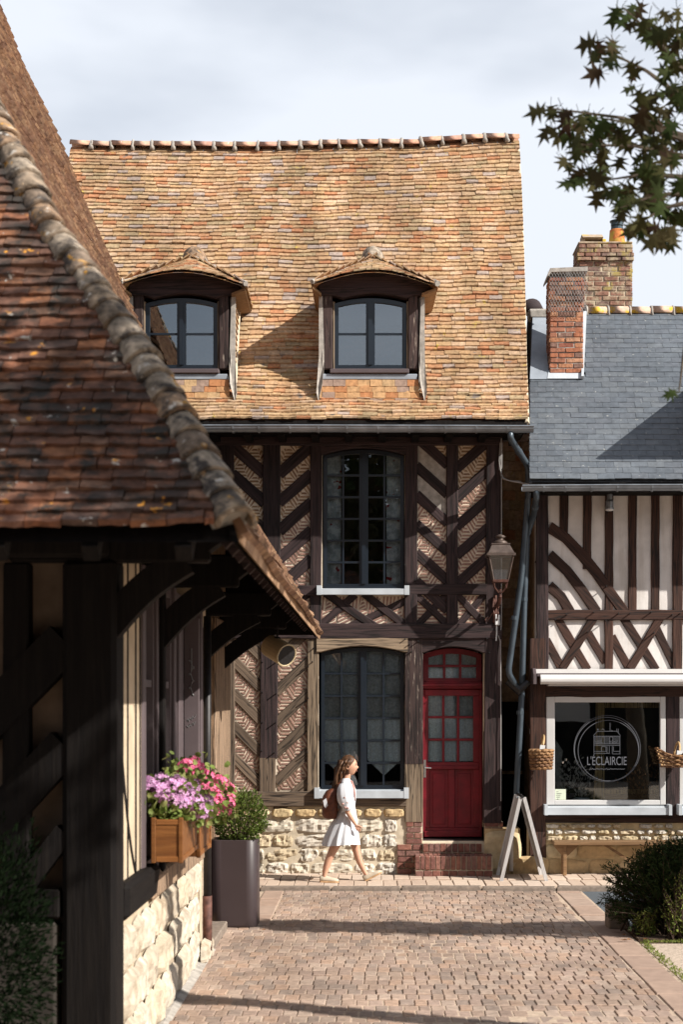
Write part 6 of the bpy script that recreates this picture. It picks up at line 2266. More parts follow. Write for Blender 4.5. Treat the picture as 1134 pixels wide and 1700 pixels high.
# right-hand planting
yw = thing('yew_bush', 'dark spiky yew bush at the right beside the planting bed', 'bush', (3.0, 15.2, -.05))
r = random.Random(17)
mb = MB(); tw = MB()
for i in range(300):
    d = V((r.gauss(0, .55), r.gauss(0, .5), abs(r.gauss(.6, .5)) + .05)).normalized()
    top = V((3.02, 15.2, -.05)) + V((d.x * .82, d.y * .5, d.z * .98)) * r.uniform(.82, 1.03)
    b0 = V((3.0 + r.gauss(0, .18), 15.2 + r.gauss(0, .12), -.03))
    if r.random() < .12:
        top.x = 2.28 + r.uniform(-.03, .12); top.z = r.uniform(.12, .62)
    m_ = b0.lerp(top, .55) + V((0, 0, .06))
    tw.tube([b0, m_, top], [.009, .006, .002], 4)
    for k in range(60):
        t = r.uniform(.30, 1.0)
        p = b0.lerp(m_, t / .55) if t < .55 else m_.lerp(top, (t - .55) / .45)
        ax_ = (top - m_).normalized()
        leaf_quads(mb, p + rdir(r) * .012, ax_ * .7 + rdir(r), .045, .011, r.uniform(0, 3))
for i in range(11000):
    d = rdir(r); d.z = abs(d.z) if r.random() < .7 else d.z
    p = V((3.1, 15.25, .36)) + V((d.x * .72, d.y * .45, d.z * .50)) * r.uniform(.5, 1.0)
    if p.z > -.04:
        leaf_quads(mb, p, rdir(r) + V((0, 0, .4)), .06, .014, r.uniform(0, 3))
obj('foliage', mb, M['yew'], yw, kind='stuff')
obj('twigs', tw, M['twig'], yw)


def herb(label, x, y, h, spread, n, seed):
    hb_ = thing('herb_plant', label, 'plant', (x, y, -.04), 'leafy plants along the bed edge')
    r = random.Random(seed)
    mb = MB(); tw = MB(); fl_ = MB()
    for i in range(n):
        a = r.uniform(0, 6.28)
        top = V((x + math.cos(a) * spread * r.uniform(.2, 1), y + math.sin(a) * spread * .6 * r.uniform(.2, 1), -.04 + h * r.uniform(.45, 1.05)))
        b0 = V((x + r.gauss(0, spread * .25), y + r.gauss(0, spread * .15), -.04))
        tw.tube([b0, b0.lerp(top, .5) + V((0, 0, .03)), top], [.006, .005, .002], 4)
        for k in range(22):
            t = r.uniform(.1, 1.0)
            p = b0.lerp(top, t)
            leaf_quads(mb, p, rdir(r) + V((0, 0, .25)), r.uniform(.03, .06) * (1.2 - .7 * t), r.uniform(.014, .026) * (1.2 - .7 * t), r.uniform(0, 3))
    obj('foliage', mb, M['herb'], hb_, kind='stuff')
    obj('stems', tw, M['twig'], hb_)


herb('tall pale green flowering herb in front of the yew bush', 2.97, 14.78, .66, .26, 60, 1)
herb('low dense green herb at the very edge of the bed, right of the tall one', 3.2, 14.72, .45, .25, 60, 2)
herb('small yellow-green herb at the corner of the bed beside the stone block', 2.62, 14.95, .26, .17, 34, 3)
solo('edging_block', stone_mesh(.2, .24, .05, 4, M['kerb'], .006, 'edging_block', 10) and MB().cbox((2.36, 15.50, -.06), (2.56, 15.75, .19), .015, .006), M['kerb'], 'dark square stone block at the corner of the planting bed', 'stone block')
wd_ = MB()
r = random.Random(3)
for i in range(420):
    t = r.random()
    p = V((2.53 + r.uniform(-.02, .07), 12.0 + 2.6 * t, -.05))
    leaf_quads(wd_, p, rdir(r) + V((0, 0, 1)), r.uniform(.02, .045), .012, r.uniform(0, 3))
for i in range(300):
    p = V((2.55 + r.uniform(0, .9), 14.62 + r.uniform(0, .06), -.05))
    leaf_quads(wd_, p, rdir(r) + V((0, 0, 1)), r.uniform(.02, .04), .012, r.uniform(0, 3))
g_ = obj('weeds', wd_, M['herb']); g_['kind'] = 'stuff'; g_['label'] = 'short weeds growing along the edge of the paving'
for k in range(26):
    x, y = 2.45 + r.uniform(-.1, .75), 14.75 + r.uniform(-.15, .25)
    if k > 22:
        x, y = [(0.48, 14.3), (-1.05, 15.35), (.15, 12.1)][k - 23]
    p = V((x, y, -.03 if k < 23 else -.038))
    mb = MB()
    a = r.uniform(0, 6.28)
    L_ = r.uniform(.02, .035)
    mb.add([p + V((math.cos(a + t) * L_ * s, math.sin(a + t) * L_ * s, z)) for t, s, z in ((0, 1.2, .012), (.9, .7, .004), (2.4, .8, .014), (3.14, 1.1, .003), (4.0, .7, .013), (5.5, .8, .004))], [(0, 1, 2, 3, 4, 5)])
    lf = solo('fallen_leaf', mb, M['dry_leaf'], 'dry brown leaf fallen on the soil under the plants' if k < 23 else ['dry leaf lying alone in the middle of the paved road', 'dry leaf lying by the planter on the paved road', 'dry leaf lying nearest on the open paving'][k - 23], 'leaf', 'fallen dry leaves')

# conifer in the dark corner
cn = thing('potted_conifer', 'dark bushy conifer in the shade at the corner of the timber building', 'bush', (-2.0, 8.4, -.05))
r = random.Random(8)
mb = MB()
for i in range(7000):
    d = rdir(r)
    s = 1 + .25 * noise.noise(d * 3)
    p = V((-2.12, 8.4, .85)) + V((d.x * .43, d.y * .4, d.z * .75)) * s * r.uniform(.55, 1.0)
    leaf_quads(mb, p, d + rdir(r) * .8 + V((0, 0, .5)), .05, .013, r.uniform(0, 3))
obj('foliage', mb, M['dark_conifer'], cn, kind='stuff')
obj('stem', MB().tube([(-2.1, 8.4, -.05), (-2.1, 8.4, 1.3)], [.04, .01], 6), M['bark'], cn)

# ------------------------------------------------------------------ trees
def lobed_leaf(seed, mat, name='leaf'):
    r = random.Random(seed)
    half = [(0, 0), (.10, .08), (.40, -.02), (.13, .20), (.62, .34), (.14, .40), (.50, .70), (.11, .64), (.0, 1.0)]
    half = [(x * r.uniform(.85, 1.15), y + r.uniform(-.03, .03)) for x, y in half]
    cur = lambda x, y: V((x, y, -.18 * x * x * 2 + .12 * y * (1 - y) * r.uniform(.5, 1.5) - .12 * y * y))
    mb = MB()
    mid_ = [V((0, y, .02 - .12 * y * y)) for y in (0, .2, .42, .64, 1.0)]
    for sg in (1, -1):
        pts = [cur(sg * x, y) for x, y in half]
        mb.add([pts[0], pts[1], pts[2], pts[3], mid_[1]], [(0, 1, 3, 4), (1, 2, 3)])
        mb.add([mid_[1], pts[3], pts[4], pts[5], mid_[2]], [(0, 1, 3, 4), (1, 2, 3)])
        mb.add([mid_[2], pts[5], pts[6], pts[7], mid_[3]], [(0, 1, 3, 4), (1, 2, 3)])
        mb.add([mid_[3], pts[7], pts[8]], [(0, 1, 2)])
    mb.tube([V((0, 0, 0)), V((.02, -.25, .02)), V((0, -.5, .06))], .018, 3, False)
    # one island per leaf: weld shared points
    bm = bmesh.new()
    vv = [bm.verts.new(p) for p in mb.v]
    for f in mb.f:
        try:
            bm.faces.new([vv[i] for i in f])
        except ValueError:
            pass
    bmesh.ops.remove_doubles(bm, verts=bm.verts, dist=.0008)
    me = bpy.data.meshes.new(name)
    bm.to_mesh(me); bm.free()
    me.materials.append(mat)
    return me


tree = thing('maple_tree', 'maple tree with dark lobed leaves reaching in at the upper right', 'tree', (5.4, 8.6, -.05))
TY = 8.7
lm = [lobed_leaf(i, M['maple']) for i in range(5)]
r = random.Random(23)
xf = []
def clump(cx_, cy_, rx, ry, n, ys=.35):
    for i in range(max(2, int(n * .66))):
        a = r.uniform(0, 6.28); q = math.sqrt(r.random())
        px, py = cx_ + rx * q * math.cos(a), cy_ + ry * q * math.sin(a)
        p = P(px, py, TY + r.gauss(0, ys))
        # leaves hang: tip pointing down-left-ish with scatter
        t = r.gauss(-2.0, .75)
        d = V((math.cos(t), r.gauss(0, .35), math.sin(t))).normalized()
        nrm = V((r.gauss(0, .5), -1, r.gauss(.25, .5))).normalized()
        s = d.cross(nrm).normalized(); nrm = s.cross(d)
        xf.append(frame(p, s, d, nrm) @ Matrix.Scale(r.uniform(.085, .14), 4))


for c_ in ((1040, 12, 18, 10, 5), (1075, 22, 30, 22, 12), (1110, 35, 35, 40, 22), (1125, 95, 25, 40, 12), (1000, 75, 20, 14, 5), (1022, 85, 22, 22, 8), (1040, 108, 18, 16, 5), (1000, 122, 14, 6, 2), (1050, 140, 14, 16, 4),
           (918, 182, 14, 8, 3), (945, 182, 20, 10, 6), (930, 205, 18, 14, 6), (975, 195, 22, 12, 7), (1010, 205, 24, 14, 8), (960, 240, 30, 18, 10), (950, 262, 22, 14, 6), (990, 245, 32, 26, 14), (1020, 240, 28, 28, 12), (985, 285, 36, 20, 12), (1010, 300, 28, 22, 10),
           (960, 300, 14, 12, 3), (1040, 320, 22, 22, 9), (1030, 345, 14, 14, 4), (1085, 180, 22, 40, 16), (1110, 220, 30, 40, 24), (1075, 260, 30, 40, 18), (1115, 290, 28, 40, 22), (1070, 330, 30, 30, 14), (1105, 360, 35, 30, 20), (1060, 372, 24, 18, 8), (1110, 395, 24, 14, 6),
           (1128, 150, 14, 40, 10), (1130, 645, 10, 12, 4), (1180, 120, 50, 110, 60), (1180, 320, 45, 80, 45), (1110, 130, 20, 22, 6)):
    clump(*c_)
shown = lambda p: to_px(p)[0] < 1150
lay(tree, 'leaf', M['maple'], xf, lm, 300, shown)
br = MB()
tk = MB().tube([(5.4, 8.6, -.06), (5.35, 8.6, 1.5), (5.2, 8.62, 3.2), (5.0, 8.6, 4.6), (4.7, 8.6, 6.4), (4.5, 8.6, 8.2)], [.22, .19, .17, .14, .09, .04], 10)
obj('trunk', tk, M['bark'], tree, smooth=True)
hub = V((4.95, 8.6, 4.6))
for tip in ((918, 180), (960, 240), (1000, 80), (1035, 12), (1030, 345), (1000, 300), (1060, 372), (1110, 395), (990, 195), (1128, 650)):
    e_ = P(tip[0], tip[1], TY)
    m1 = P(1150, tip[1] * .55 + 130, TY)
    br.tube([hub, m1.lerp(hub, .4) + V((0, .1, .1)), m1, m1.lerp(e_, .5) + V((0, 0, .03)), e_], [.07, .04, .018, .010, .004], 5)
obj('branches', br, M['bark'], tree)
# the rest of its crown, beyond the frame to the right: shades the near roof
mb = MB()
r = random.Random(29)
dat = [([v.co.copy() for v in me.vertices], [tuple(p.vertices) for p in me.polygons]) for me in lm[:3]]
def crown(cx_, cy_, cz_, a, b, c, n, dens=.0, s0=.13):
    k = 0
    while k < n:
        d = rdir(r)
        p = V((cx_ + d.x * a * r.uniform(.2, 1), cy_ + d.y * b * r.uniform(.2, 1), cz_ + d.z * c * r.uniform(.2, 1)))
        k += 1
        x_, y_ = to_px(p) if p.y > 1 else (2000, 0)
        if x_ < 1190 and y_ > -120:
            continue
        if noise.noise(p * 1.1) < dens:
            continue
        vs, fs = dat[k % 3]
        m = frame(p, *[V(q) for q in Matrix.Rotation(r.uniform(0, 6.28), 3, rdir(r)).transposed()]) @ Matrix.Scale(s0 * r.uniform(.8, 1.3), 4)
        mb.add([m @ v for v in vs], fs)


crown(3.7, 5.3, 7.4, 1.9, 1.7, 1.7, 4200, -.05)
obj('crown', mb, M['maple'], tree, kind='stuff')
# unseen leafy limb, added to cast a strip of shadow on the road
mb = MB()
tr2 = thing('added_road_shade_tree', 'unseen tree with one long level limb, added beyond the right edge to shade the road', 'tree', (7.8, 12.6, -.05))
r = random.Random(31)
for i in range(6500):
    t = r.random()
    p = V((4.2 + 3.2 * t, 13.0 - .3 * t * 1.0 + r.gauss(0, .12), 4.05 + r.gauss(0, .11)))
    vs, fs = dat[i % 3]
    m = frame(p, *[V(q) for q in Matrix.Rotation(r.uniform(0, 6.28), 3, rdir(r)).transposed()]) @ Matrix.Scale(.15 * r.uniform(.8, 1.3), 4)
    mb.add([m @ v for v in vs], fs)
obj('crown', mb, M['maple'], tr2, kind='stuff')
obj('trunk', MB().tube([(7.8, 12.6, -.06), (7.78, 12.6, 2), (7.7, 12.6, 3.6), (7.2, 12.70, 4.0), (4.4, 12.98, 4.05)], [.15, .13, .11, .06, .02], 8), M['bark'], tr2)

# unseen tree added beside the viewer; its crown blocks skylight from the timber building
pt_ = thing('added_shade_tree', 'unseen large tree added beside the viewer to shade the timber building', 'tree', (3.4, -1.0, -.05))
r = random.Random(41)
mb = MB()
for i in range(5200):
    d = rdir(r)
    p = V((.6 + d.x * 5.6 * r.uniform(.3, 1), 1.0 + d.y * 3.4 * r.uniform(.3, 1), 7.2 + d.z * 2.2 * r.uniform(.3, 1)))
    if p.z < 2.9 + .55 * max(p.y, 0) or noise.noise(p * .7) < -.22:
        continue
    leaf_quads(mb, p, rdir(r) + V((0, 0, -.2)), r.uniform(.24, .36), r.uniform(.2, .3), r.uniform(0, 3))
obj('crown', mb, M['maple'], pt_, kind='stuff')
obj('trunk', MB().tube([(3.4, -1.0, -.06), (3.3, -1, 2.5), (2.6, -.4, 4.8), (1.2, .6, 7.2)], [.3, .26, .2, .06], 10).tube([(3.0, -.7, 3.6), (4.2, .4, 5.6), (4.8, 1, 7.4)], [.16, .1, .04], 8), M['bark'], pt_)

# house across the square, behind the viewer: only its reflection shows in the panes
bh = thing('tiled_house', 'red-tiled house across the square, seen only reflected in the window panes', 'house', (-1, -9, -.1))
obj('wall', MB().box((-9, -12, -.15), (13, -6.5, 4.6)), M['black_wood'], bh)
rf_ = MB()
rf_.prism([(-9.3, -6.1, 4.3), (-9.3, -9.2, 8.4), (-9.3, -12.4, 4.3)], (22.6, 0, 0))
for k in range(26):
    t = k / 26
    rf_.box((-9.3, -6.12 - 3.1 * t - .06, 4.31 + 4.1 * t), (13.3, -6.12 - 3.1 * t, 4.36 + 4.1 * t))
obj('roof', rf_, M['tile_old'], bh)
for x in (-6, -2, 2, 6, 10):
    obj('window', MB().box((x - .5, -6.49, 1.6), (x + .5, -6.44, 3.2)), M['frame_white'], bh)
# ------------------------------------------------------------------ walking woman
WX, WY = P(575, 0, 19.15).x, 19.15
K = 135.8
woman = thing('person', 'woman in a white dress and pale shoes walking past the lower window', 'person', (WX, WY, .0))


def wp(px, py, y=0.0):
    return V((WX + (px - 575) / K, WY + y, (1464 - py) / K))


def pmat(name, c, rough=.55, spec=.35, sss=0.0, var=.08, scale=25):
    t = NT(name, rough, spec)
    n = t.noise(scale, 4)
    if sss:
        t.b.inputs['Subsurface Weight'].default_value = sss
        t.b.inputs['Subsurface Radius'].default_value = (.01, .004, .002)
    return t.col(t.mix(1.0, c, t.ramp(n, [(.3, 1 - var), (.7, 1 + var)]), 'MULTIPLY'))


skin = pmat('skin', (.50, .28, .19), .5, .35, .1)
hairm = wood('brown_hair', (.030, .014, .007), (.125, .058, .026), 78, rough=.5, spec=.3, crack=.3)
dressm = pmat('white_cotton', (.56, .565, .59), .85, .1, 0, .05, 60)
sashm = pmat('rose_print', (.42, .24, .215), .85, .1, 0, .25, 60)
shoem = pmat('cream_leather', (.46, .39, .30), .55, .3)
solem = pmat('tan_sole', (.42, .26, .14), .7, .2)
leather = pmat('brown_leather', (.11, .035, .018), .5, .35, 0, .3, 30)
lips = pmat('lips', (.40, .14, .11), .45, .4)
eyew = pmat('eye', (.06, .045, .04), .2, .5)


def skinned(chains, mat, name, parent, sub=2):
    """one continuous body grown over a skeleton: chains of (point, radius) sharing points by key"""
    verts, edges, rad, idx = [], [], [], {}
    for ch_ in chains:
        prev = None
        for key, p, rx in ch_:
            if key not in idx:
                idx[key] = len(verts); verts.append(p); rad.append(rx)
            i = idx[key]
            if prev is not None:
                edges.append((prev, i))
            prev = i
    me = bpy.data.meshes.new(name)
    me.from_pydata(verts, edges, [])
    o = bpy.data.objects.new(name, me)
    COL.objects.link(o)
    md = o.modifiers.new('s', 'SKIN')
    md.use_smooth_shade = True
    for i, s in enumerate(me.skin_vertices[0].data):
        s.radius = rad[i] if isinstance(rad[i], tuple) else (rad[i], rad[i])
        s.use_root = (i == 0)
    ms = o.modifiers.new('d', 'SUBSURF'); ms.levels = sub; ms.render_levels = sub
    bpy.context.view_layer.update()
    new = bpy.data.meshes.new_from_object(o.evaluated_get(bpy.context.evaluated_depsgraph_get()))
    bpy.data.objects.remove(o)
    new.materials.clear(); new.materials.append(mat)
    new.polygons.foreach_set('use_smooth', [True] * len(new.polygons))
    return new


n_, f_ = -.085, .085                                       # near (her right) and far side
ch_body = [
    [('pel', wp(576, 1356), .11), ('wai', wp(577, 1336), .092), ('che', wp(576, 1314), .10), ('nek', wp(574, 1297), .05), ('nk2', wp(576, 1288), .047), ('hd0', wp(578, 1281), .05)],
    [('pel', wp(576, 1356), .11), ('hr', wp(571, 1374, n_), .088), ('tr', wp(560, 1396, n_), .072), ('kr', wp(550, 1417, n_), .052), ('cr', wp(543, 1434, n_), .047), ('ar', wp(538.5, 1454, n_), .030), ('ftr', wp(541, 1460, n_), .026)],
    [('pel', wp(576, 1356), .11), ('hl', wp(580, 1374, f_), .088), ('tl', wp(588, 1396, f_), .070), ('kl', wp(592, 1415, f_), .051), ('cl', wp(597, 1432, f_), .045), ('al', wp(607, 1452, f_), .029), ('ftl', wp(611, 1458, f_), .025)],
    [('che', wp(576, 1314), .10), ('sr', wp(571, 1305, -.15), .048), ('ur', wp(573, 1325, -.19), .040), ('er', wp(577, 1345, -.205), .034), ('fr', wp(584, 1357, -.20), .029), ('wr', wp(590, 1366, -.19), .020), ('pr', wp(593, 1370, -.19), .022)],
    [('che', wp(576, 1314), .10), ('sl', wp(573, 1305, .15), .048), ('ul', wp(568, 1325, .19), .040), ('el', wp(563, 1345, .20), .033), ('fl', wp(566, 1360, .19), .028), ('wl', wp(570, 1372, .18), .020), ('pl', wp(571, 1377, .18), .022)],
]
body = skinned(ch_body, skin, 'body', woman)
hand_parts = []
for (b0, fwd, sy) in ((wp(593.5, 1371, -.19), V((.40, .05, -.92)).normalized(), 1), (wp(571.5, 1378, .18), V((.2, 0, -.98)).normalized(), -1)):
    side = V((1, 0, .2)).normalized()
    for k, (off_, L_) in enumerate(((.024, .060), (.009, .070), (-.006, .066), (-.020, .052))):
        s = b0 + side * off_ + V((0, sy * .004, 0))
        a_ = fwd; b_ = (fwd + V((-.12, sy * .25, -.1))).normalized(); c_ = (fwd + V((-.3, sy * .5, 0))).normalized()
        hand_parts.append(skinned([[(0, s - a_ * .02, .009), (1, s + a_ * L_ * .42, .0085), (2, s + a_ * L_ * .42 + b_ * L_ * .33, .0075), (3, s + a_ * L_ * .42 + b_ * L_ * .33 + c_ * L_ * .25, .006)]], skin, 'finger', woman, 1))
    s = b0 - fwd * .015 + side * .02
    hand_parts.append(skinned([[(0, s - side * .015, .010), (1, s + (side * .7 + fwd * .6) * .028, .0095), (2, s + (side * .55 + fwd * .9) * .052, .0075)]], skin, 'thumb', woman, 1))
# head: profile looking along +X
hc = wp(579.5, 1271.5)
hd_mb = MB()
nl, nm_ = 40, 28
vs = []
for j in range(nm_ + 1):
    ph = math.pi * j / nm_
    zc = math.cos(ph)                                        # 1 top .. -1 chin
    for i in range(nl):
        th = 2 * math.pi * i / nl
        x, y = math.cos(th) * math.sin(ph), math.sin(th) * math.sin(ph)
        fx = .098 if x > 0 else .100
        p = V((x * fx, y * .076, zc * .118))
        if zc < 0:
            k_ = 1 + .30 * zc
            p.y *= k_
            if x < 0:
                p.x *= 1 + .45 * zc
        if x > 0:
            cen = max(0, 1 - (y / .30) ** 2)
            g = lambda c_, w_: math.exp(-((zc - c_) / w_) ** 2)
            p.x += cen * (.017 * g(-.20, .12) + .010 * g(-.05, .16) - .008 * g(.06, .10) + .009 * g(-.47, .06) + .009 * g(-.60, .06) - .004 * g(-.535, .03) + .014 * g(-.88, .16) + .004 * g(.25, .15)) * (x ** .5)
            ce = math.exp(-((abs(y) - .42) / .16) ** 2)
            p.x -= ce * .010 * g(.06, .10)
            p.x += math.exp(-((abs(y) - .5) / .2) ** 2) * .006 * g(-.25, .15)
        vs.append(hc + p)
hd_mb.add(vs, [(j * nl + i, j * nl + (i + 1) % nl, (j + 1) * nl + (i + 1) % nl, (j + 1) * nl + i) for j in range(nm_) for i in range(nl)])
for sy in (-1, 1):
    e0 = hc + V((-.008, sy * .076, -.012))
    hd_mb.loft([[e0 + V((.020 * s * math.cos(t) - .004, sy * o_, .032 * s * math.sin(t))) for t in [2 * math.pi * k / 12 for k in range(12)]] for s, o_ in ((.6, -.012), (1, .004), (1.02, .012), (.8, .014), (.5, .007))])
bm = bmesh.new()
for me in [body] + hand_parts:
    bm.from_mesh(me)
tmp = hd_mb.mesh('head', skin, True)
bm.from_mesh(tmp)
for v in bm.verts:
    v.co -= woman.location
bm.to_mesh(body); bm.free()
body.polygons.foreach_set('use_smooth', [True] * len(body.polygons))
obj('body', body, skin, woman)
mb = MB()
for sy in (-1, 1):
    c_ = hc + V((.078, sy * .030, .007))
    mb.loft([[c_ + V((.012 * s, .013 * math.cos(t) * q, .008 * math.sin(t) * q)) for t in [2 * math.pi * k / 10 for k in range(10)]] for s, q in ((-.4, 1), (.3, .8), (.6, .2))])
for sy in (-1, 1):
    mb.tube([hc + V((.094 - abs(q) * .012, sy * (.030 + q * .018), .028 - .005 * q * q)) for q in (-1, -.4, .2, 1)], .0035, 4)
    mb.tube([hc + V((.091 - abs(q) * .010, sy * (.031 + q * .015), .012 - .003 * q * q)) for q in (-1, 0, 1)], .0028, 4)
obj('eyes', mb, eyew, woman)
mb = MB()
for dz, w_ in ((-.055, .022), (-.066, .018)):
    mb.loft([[hc + V((.096 + .004 * math.cos(t), y_, dz + .005 * math.sin(t) * (1 - (y_ / .03) ** 2))) for t in [2 * math.pi * k / 8 for k in range(8)]] for y_ in (-w_, -w_ / 2, 0, w_ / 2, w_)])
obj('lips', mb, lips, woman, smooth=True)
# hair: cap swept back and long wavy lengths down the back
hm_ = MB()
vs = []
for j in range(19):
    ph = math.pi * j / 22
    for i in range(nl):
        th = 2 * math.pi * i / nl
        x, y, zc = math.cos(th) * math.sin(ph), math.sin(th) * math.sin(ph), math.cos(ph)
        s = 1 + .05 * noise.noise(V((x * 4, y * 4 + th, zc * 4)))
        p = V((x * .112 - .006, y * .089, zc * .128 + .006)) * s
        lim = .066 - .10 * max(0, .45 - zc) - .03 * (1 - abs(y))
        if zc < .72:
            p.x = min(p.x, max(lim, .004) + .03 * max(0, zc))
        vs.append(hc + p)
hm_.add(vs, [(j * nl + i, j * nl + (i + 1) % nl, (j + 1) * nl + (i + 1) % nl, (j + 1) * nl + i) for j in range(18) for i in range(nl)])
r = random.Random(6)
path = [wp(571, 1262), wp(566, 1276), wp(563, 1290), wp(560, 1304), wp(558, 1318), wp(556.5, 1330), wp(556, 1339)]
for q in range(54):
    a_ = r.uniform(0, 6.28); k_ = math.sqrt(r.random()); phs = r.uniform(0, 6)
    pts = []
    m_ = len(path) if q > 14 else 5
    for t, p in enumerate(path[:m_]):
        e = (.062, .072, .066, .058, .05, .038, .022)[t]
        pts.append(p + V((math.cos(a_) * e * k_ * .85 + .015 * math.sin(t * 2.3 + phs), math.sin(a_) * e * k_ * 1.25 + .014 * math.cos(t * 2.6 + phs), 0)))
    hm_.tube(pts, [.017, .019, .018, .016, .014, .011, .005][:m_], 5)
for sy in (-1, 1):
    for q in range(7):
        y0_ = sy * (.078 + .006 * (q % 3))
        hm_.tube([hc + V((.035 - q * .012, y0_ * .8, .085)), hc + V((.012 - q * .010, y0_, .045)), hc + V((-.02 - q * .008, y0_, .0)), hc + V((-.05, y0_ * .9, -.05)), hc + V((-.075, y0_ * .7, -.13))], [.011, .013, .014, .014, .012], 5)
obj('hair', hm_, hairm, woman, 'long wavy brown hair falling down her back', smooth=True)
# dress
rings = []
prof_d = [(1292, 574, 6.2, .085), (1297, 573.5, 9.5, .135), (1303, 574.5, 13, .165), (1312, 576.5, 14.5, .172), (1324, 577.5, 13.5, .150), (1334, 577.5, 12.2, .128), (1339, 577.5, 12.0, .125), (1346, 576.5, 14.5, .140), (1358, 574, 18.5, .165), (1372, 570, 23.2, .195), (1386, 567, 27, .215), (1397, 565.5, 29.6, .228), (1402, 565, 30.4, .232)]
n = 72
for k, (y, cx_, rx, ry) in enumerate(prof_d):
    g = max(0, (y - 1338) / 62)
    rg = []
    for i in range(n):
        t = 2 * math.pi * i / n
        f = 1 + g * (.075 * math.cos(11 * t + .8 * math.sin(3 * t)) + .045 * math.cos(19 * t + 1)) + (.02 * math.cos(24 * t) if y < 1339 else 0)
        sw = g * 3.0 * math.sin(2 * t + .6)
        rg.append(wp(cx_ + rx * f * math.cos(t), y + sw * .5, ry * f * math.sin(t)))
    rings.append(rg)
dm_ = MB().loft(rings, cap=False)
obj('dress', dm_, dressm, woman, smooth=True)
hem = MB().loft([[p + V((0, 0, .012 * (1 if k else 0))) for p in rings[-1]] for k in (0, 1)], cap=False)
slv = MB()
for sy, pts in ((-1, [(571, 1299), (572, 1306), (573, 1316), (574, 1326), (575, 1333), (576, 1338), (576.5, 1344)]), (1, [(572, 1299), (572, 1306), (570, 1316), (568, 1326), (566, 1333), (565, 1338), (564, 1344)])):
    rr_ = (.048, .084, .098, .098, .080, .050, .062)
    rg_ = []
    for (x, y), q, lat in zip(pts, rr_, (.12, .15, .178, .192, .20, .205, .205)):
        rg_.append([wp(x, y, sy * lat) + V((math.cos(t) * q * (1 + .05 * math.cos(9 * t)), math.sin(t) * q * .85 * (1 + .05 * math.cos(9 * t)), .012 * math.cos(t))) for t in [2 * math.pi * k / 28 for k in range(28)]])
    slv.loft(rg_, cap=True)
obj('sleeves', slv, dressm, woman, smooth=True)
ss = MB()
for q, (dx_, L_) in enumerate(((0, 30), (4, 26), (8, 32))):
    ss.tube([wp(579 + dx_ * .6, 1297, -.06), wp(584 + dx_ * .5, 1306, -.10), wp(586 + dx_ * .4, 1316, -.115), wp(586 + dx_ * .4, 1297 + L_, -.115)], [.012, .011, .010, .007], 5)
ss.tube([wp(566, 1298, -.10), wp(574, 1295.5, -.10), wp(582, 1297, -.06), wp(585, 1299, 0), wp(582, 1297, .06)], .013, 6)
for (x, y) in ((573, 1322), (577, 1330), (570, 1332), (574, 1338), (578, 1339)):
    ss.tube([wp(x - 1.5, y, -.262), wp(x + 1.5, y + 1, -.262)], .012, 5)
obj('neck_ribbon', ss, sashm, woman, 'rose-printed neck ribbon and trim', smooth=True)


def shoe(heel, toe, y, tilt):
    L_ = (toe - heel).length
    d = (toe - heel).normalized()
    u = V((-d.z, 0, d.x))
    mb, so_ = MB(), MB()
    st_ = [(-.02, .022, .058), (.05, .036, .066), (.22, .037, .070), (.42, .036, .060), (.62, .042, .046), (.82, .043, .038), (.95, .032, .028), (1.0, .012, .016)]
    rings, sr = [], []
    for t, w_, h_ in st_:
        b = heel + d * L_ * t + V((0, y, 0))
        rings.append([b + V((0, math.cos(a_) * w_, 0)) + u * (.012 + h_ * max(0, math.sin(a_)) ** .8) for a_ in [math.pi * 2 * k / 16 for k in range(16)]])
        sr.append([b + V((0, s1 * (w_ + .003), 0)) + u * z_ for s1, z_ in ((-1, -.004), (1, -.004), (1, .016), (-1, .016))])
    mb.loft(rings); so_.loft(sr)
    return mb, so_


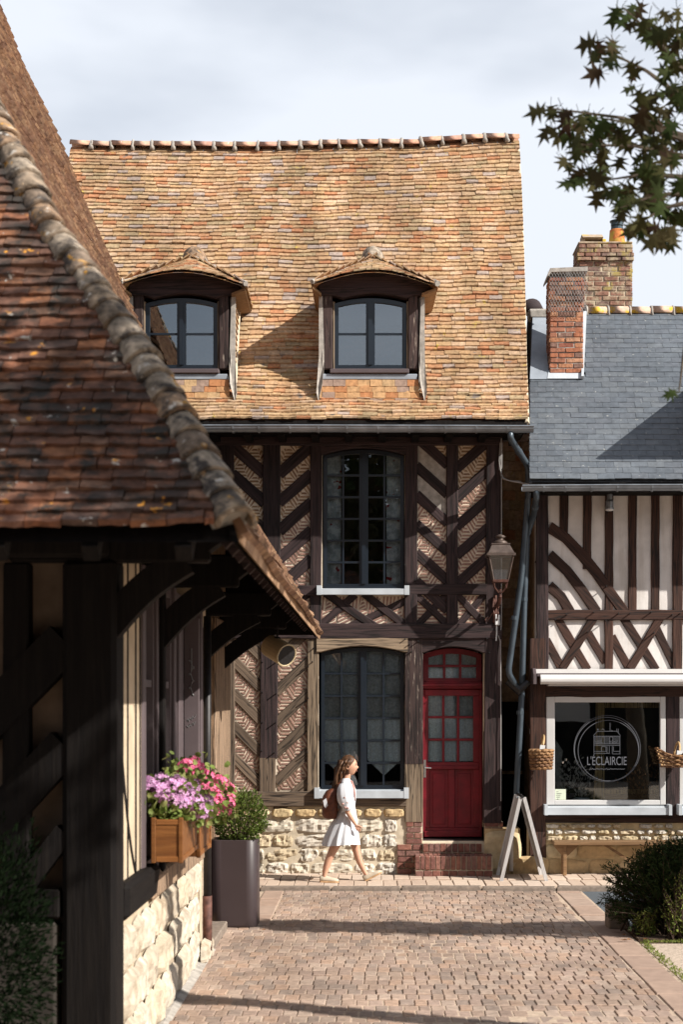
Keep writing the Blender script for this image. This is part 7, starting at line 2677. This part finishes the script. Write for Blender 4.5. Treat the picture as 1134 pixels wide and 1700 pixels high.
for hl_, to_, yy in ((wp(531.5, 1463), wp(563, 1463.6), n_), (wp(606, 1465), wp(634.5, 1450), f_)):
    a_, b_ = shoe(hl_, to_, yy, 0)
    so_ = obj('shoe', a_, shoem, woman, smooth=True)
    obj('sole', b_, solem, so_)

# backpack
bp = thing('backpack', 'brown leather backpack with a folded white cloth, worn by the walking woman', 'backpack', tuple(wp(548, 1358)))
rings = []
for z, cx_, rx, ry in ((1359, 550, 9, .10), (1356, 548.5, 12.5, .135), (1345, 547.5, 13.5, .145), (1330, 549, 12.5, .14), (1318, 552, 10, .125), (1312, 554, 6, .10)):
    rings.append([wp(cx_ + rx * (abs(math.cos(t)) ** .6) * math.copysign(1, math.cos(t)), z, ry * (abs(math.sin(t)) ** .6) * math.copysign(1, math.sin(t))) for t in [2 * math.pi * k / 24 + .01 for k in range(24)]])
obj('bag', MB().loft(rings), leather, bp, smooth=True)
rings = []
for z, cx_, rx, ry in ((1334, 543, 9.5, .150), (1322, 546, 10, .148), (1313, 551, 9.5, .13), (1309, 555, 5, .10)):
    rings.append([wp(cx_ + rx * math.cos(t), z, ry * (abs(math.sin(t)) ** .6) * math.copysign(1, math.sin(t))) for t in [2 * math.pi * k / 20 + .01 for k in range(20)]])
obj('flap', MB().loft(rings), leather, bp, smooth=True)
obj('pocket', MB().cbox(tuple(wp(534.5, 1354, -.085)), tuple(wp(541, 1340, .085)), .012), leather, bp)
st_ = MB()
for s in (-1, 1):
    st_.tube([wp(558, 1312, s * .07), wp(565, 1300, s * .11), wp(572, 1297, s * .125), wp(583, 1302, s * .13), wp(589, 1314, s * .12), wp(582, 1330, s * .15), wp(563, 1345, s * .155), wp(556, 1352, s * .13)] if False else [wp(557, 1313, s * .08), wp(562, 1301, s * .10), wp(569, 1296.5, s * .10)], .011, 6)
    st_.tube([wp(540, 1336, s * .05), wp(536, 1350, s * .05)], .007, 5)
obj('straps', st_, leather, bp)
obj('white_cloth', MB().prism([wp(537, 1328, -.152), wp(542, 1324, -.154), wp(545, 1336, -.156), wp(541, 1341, -.154), wp(538.5, 1336, -.153)], (0, .012, 0)), dressm, bp)
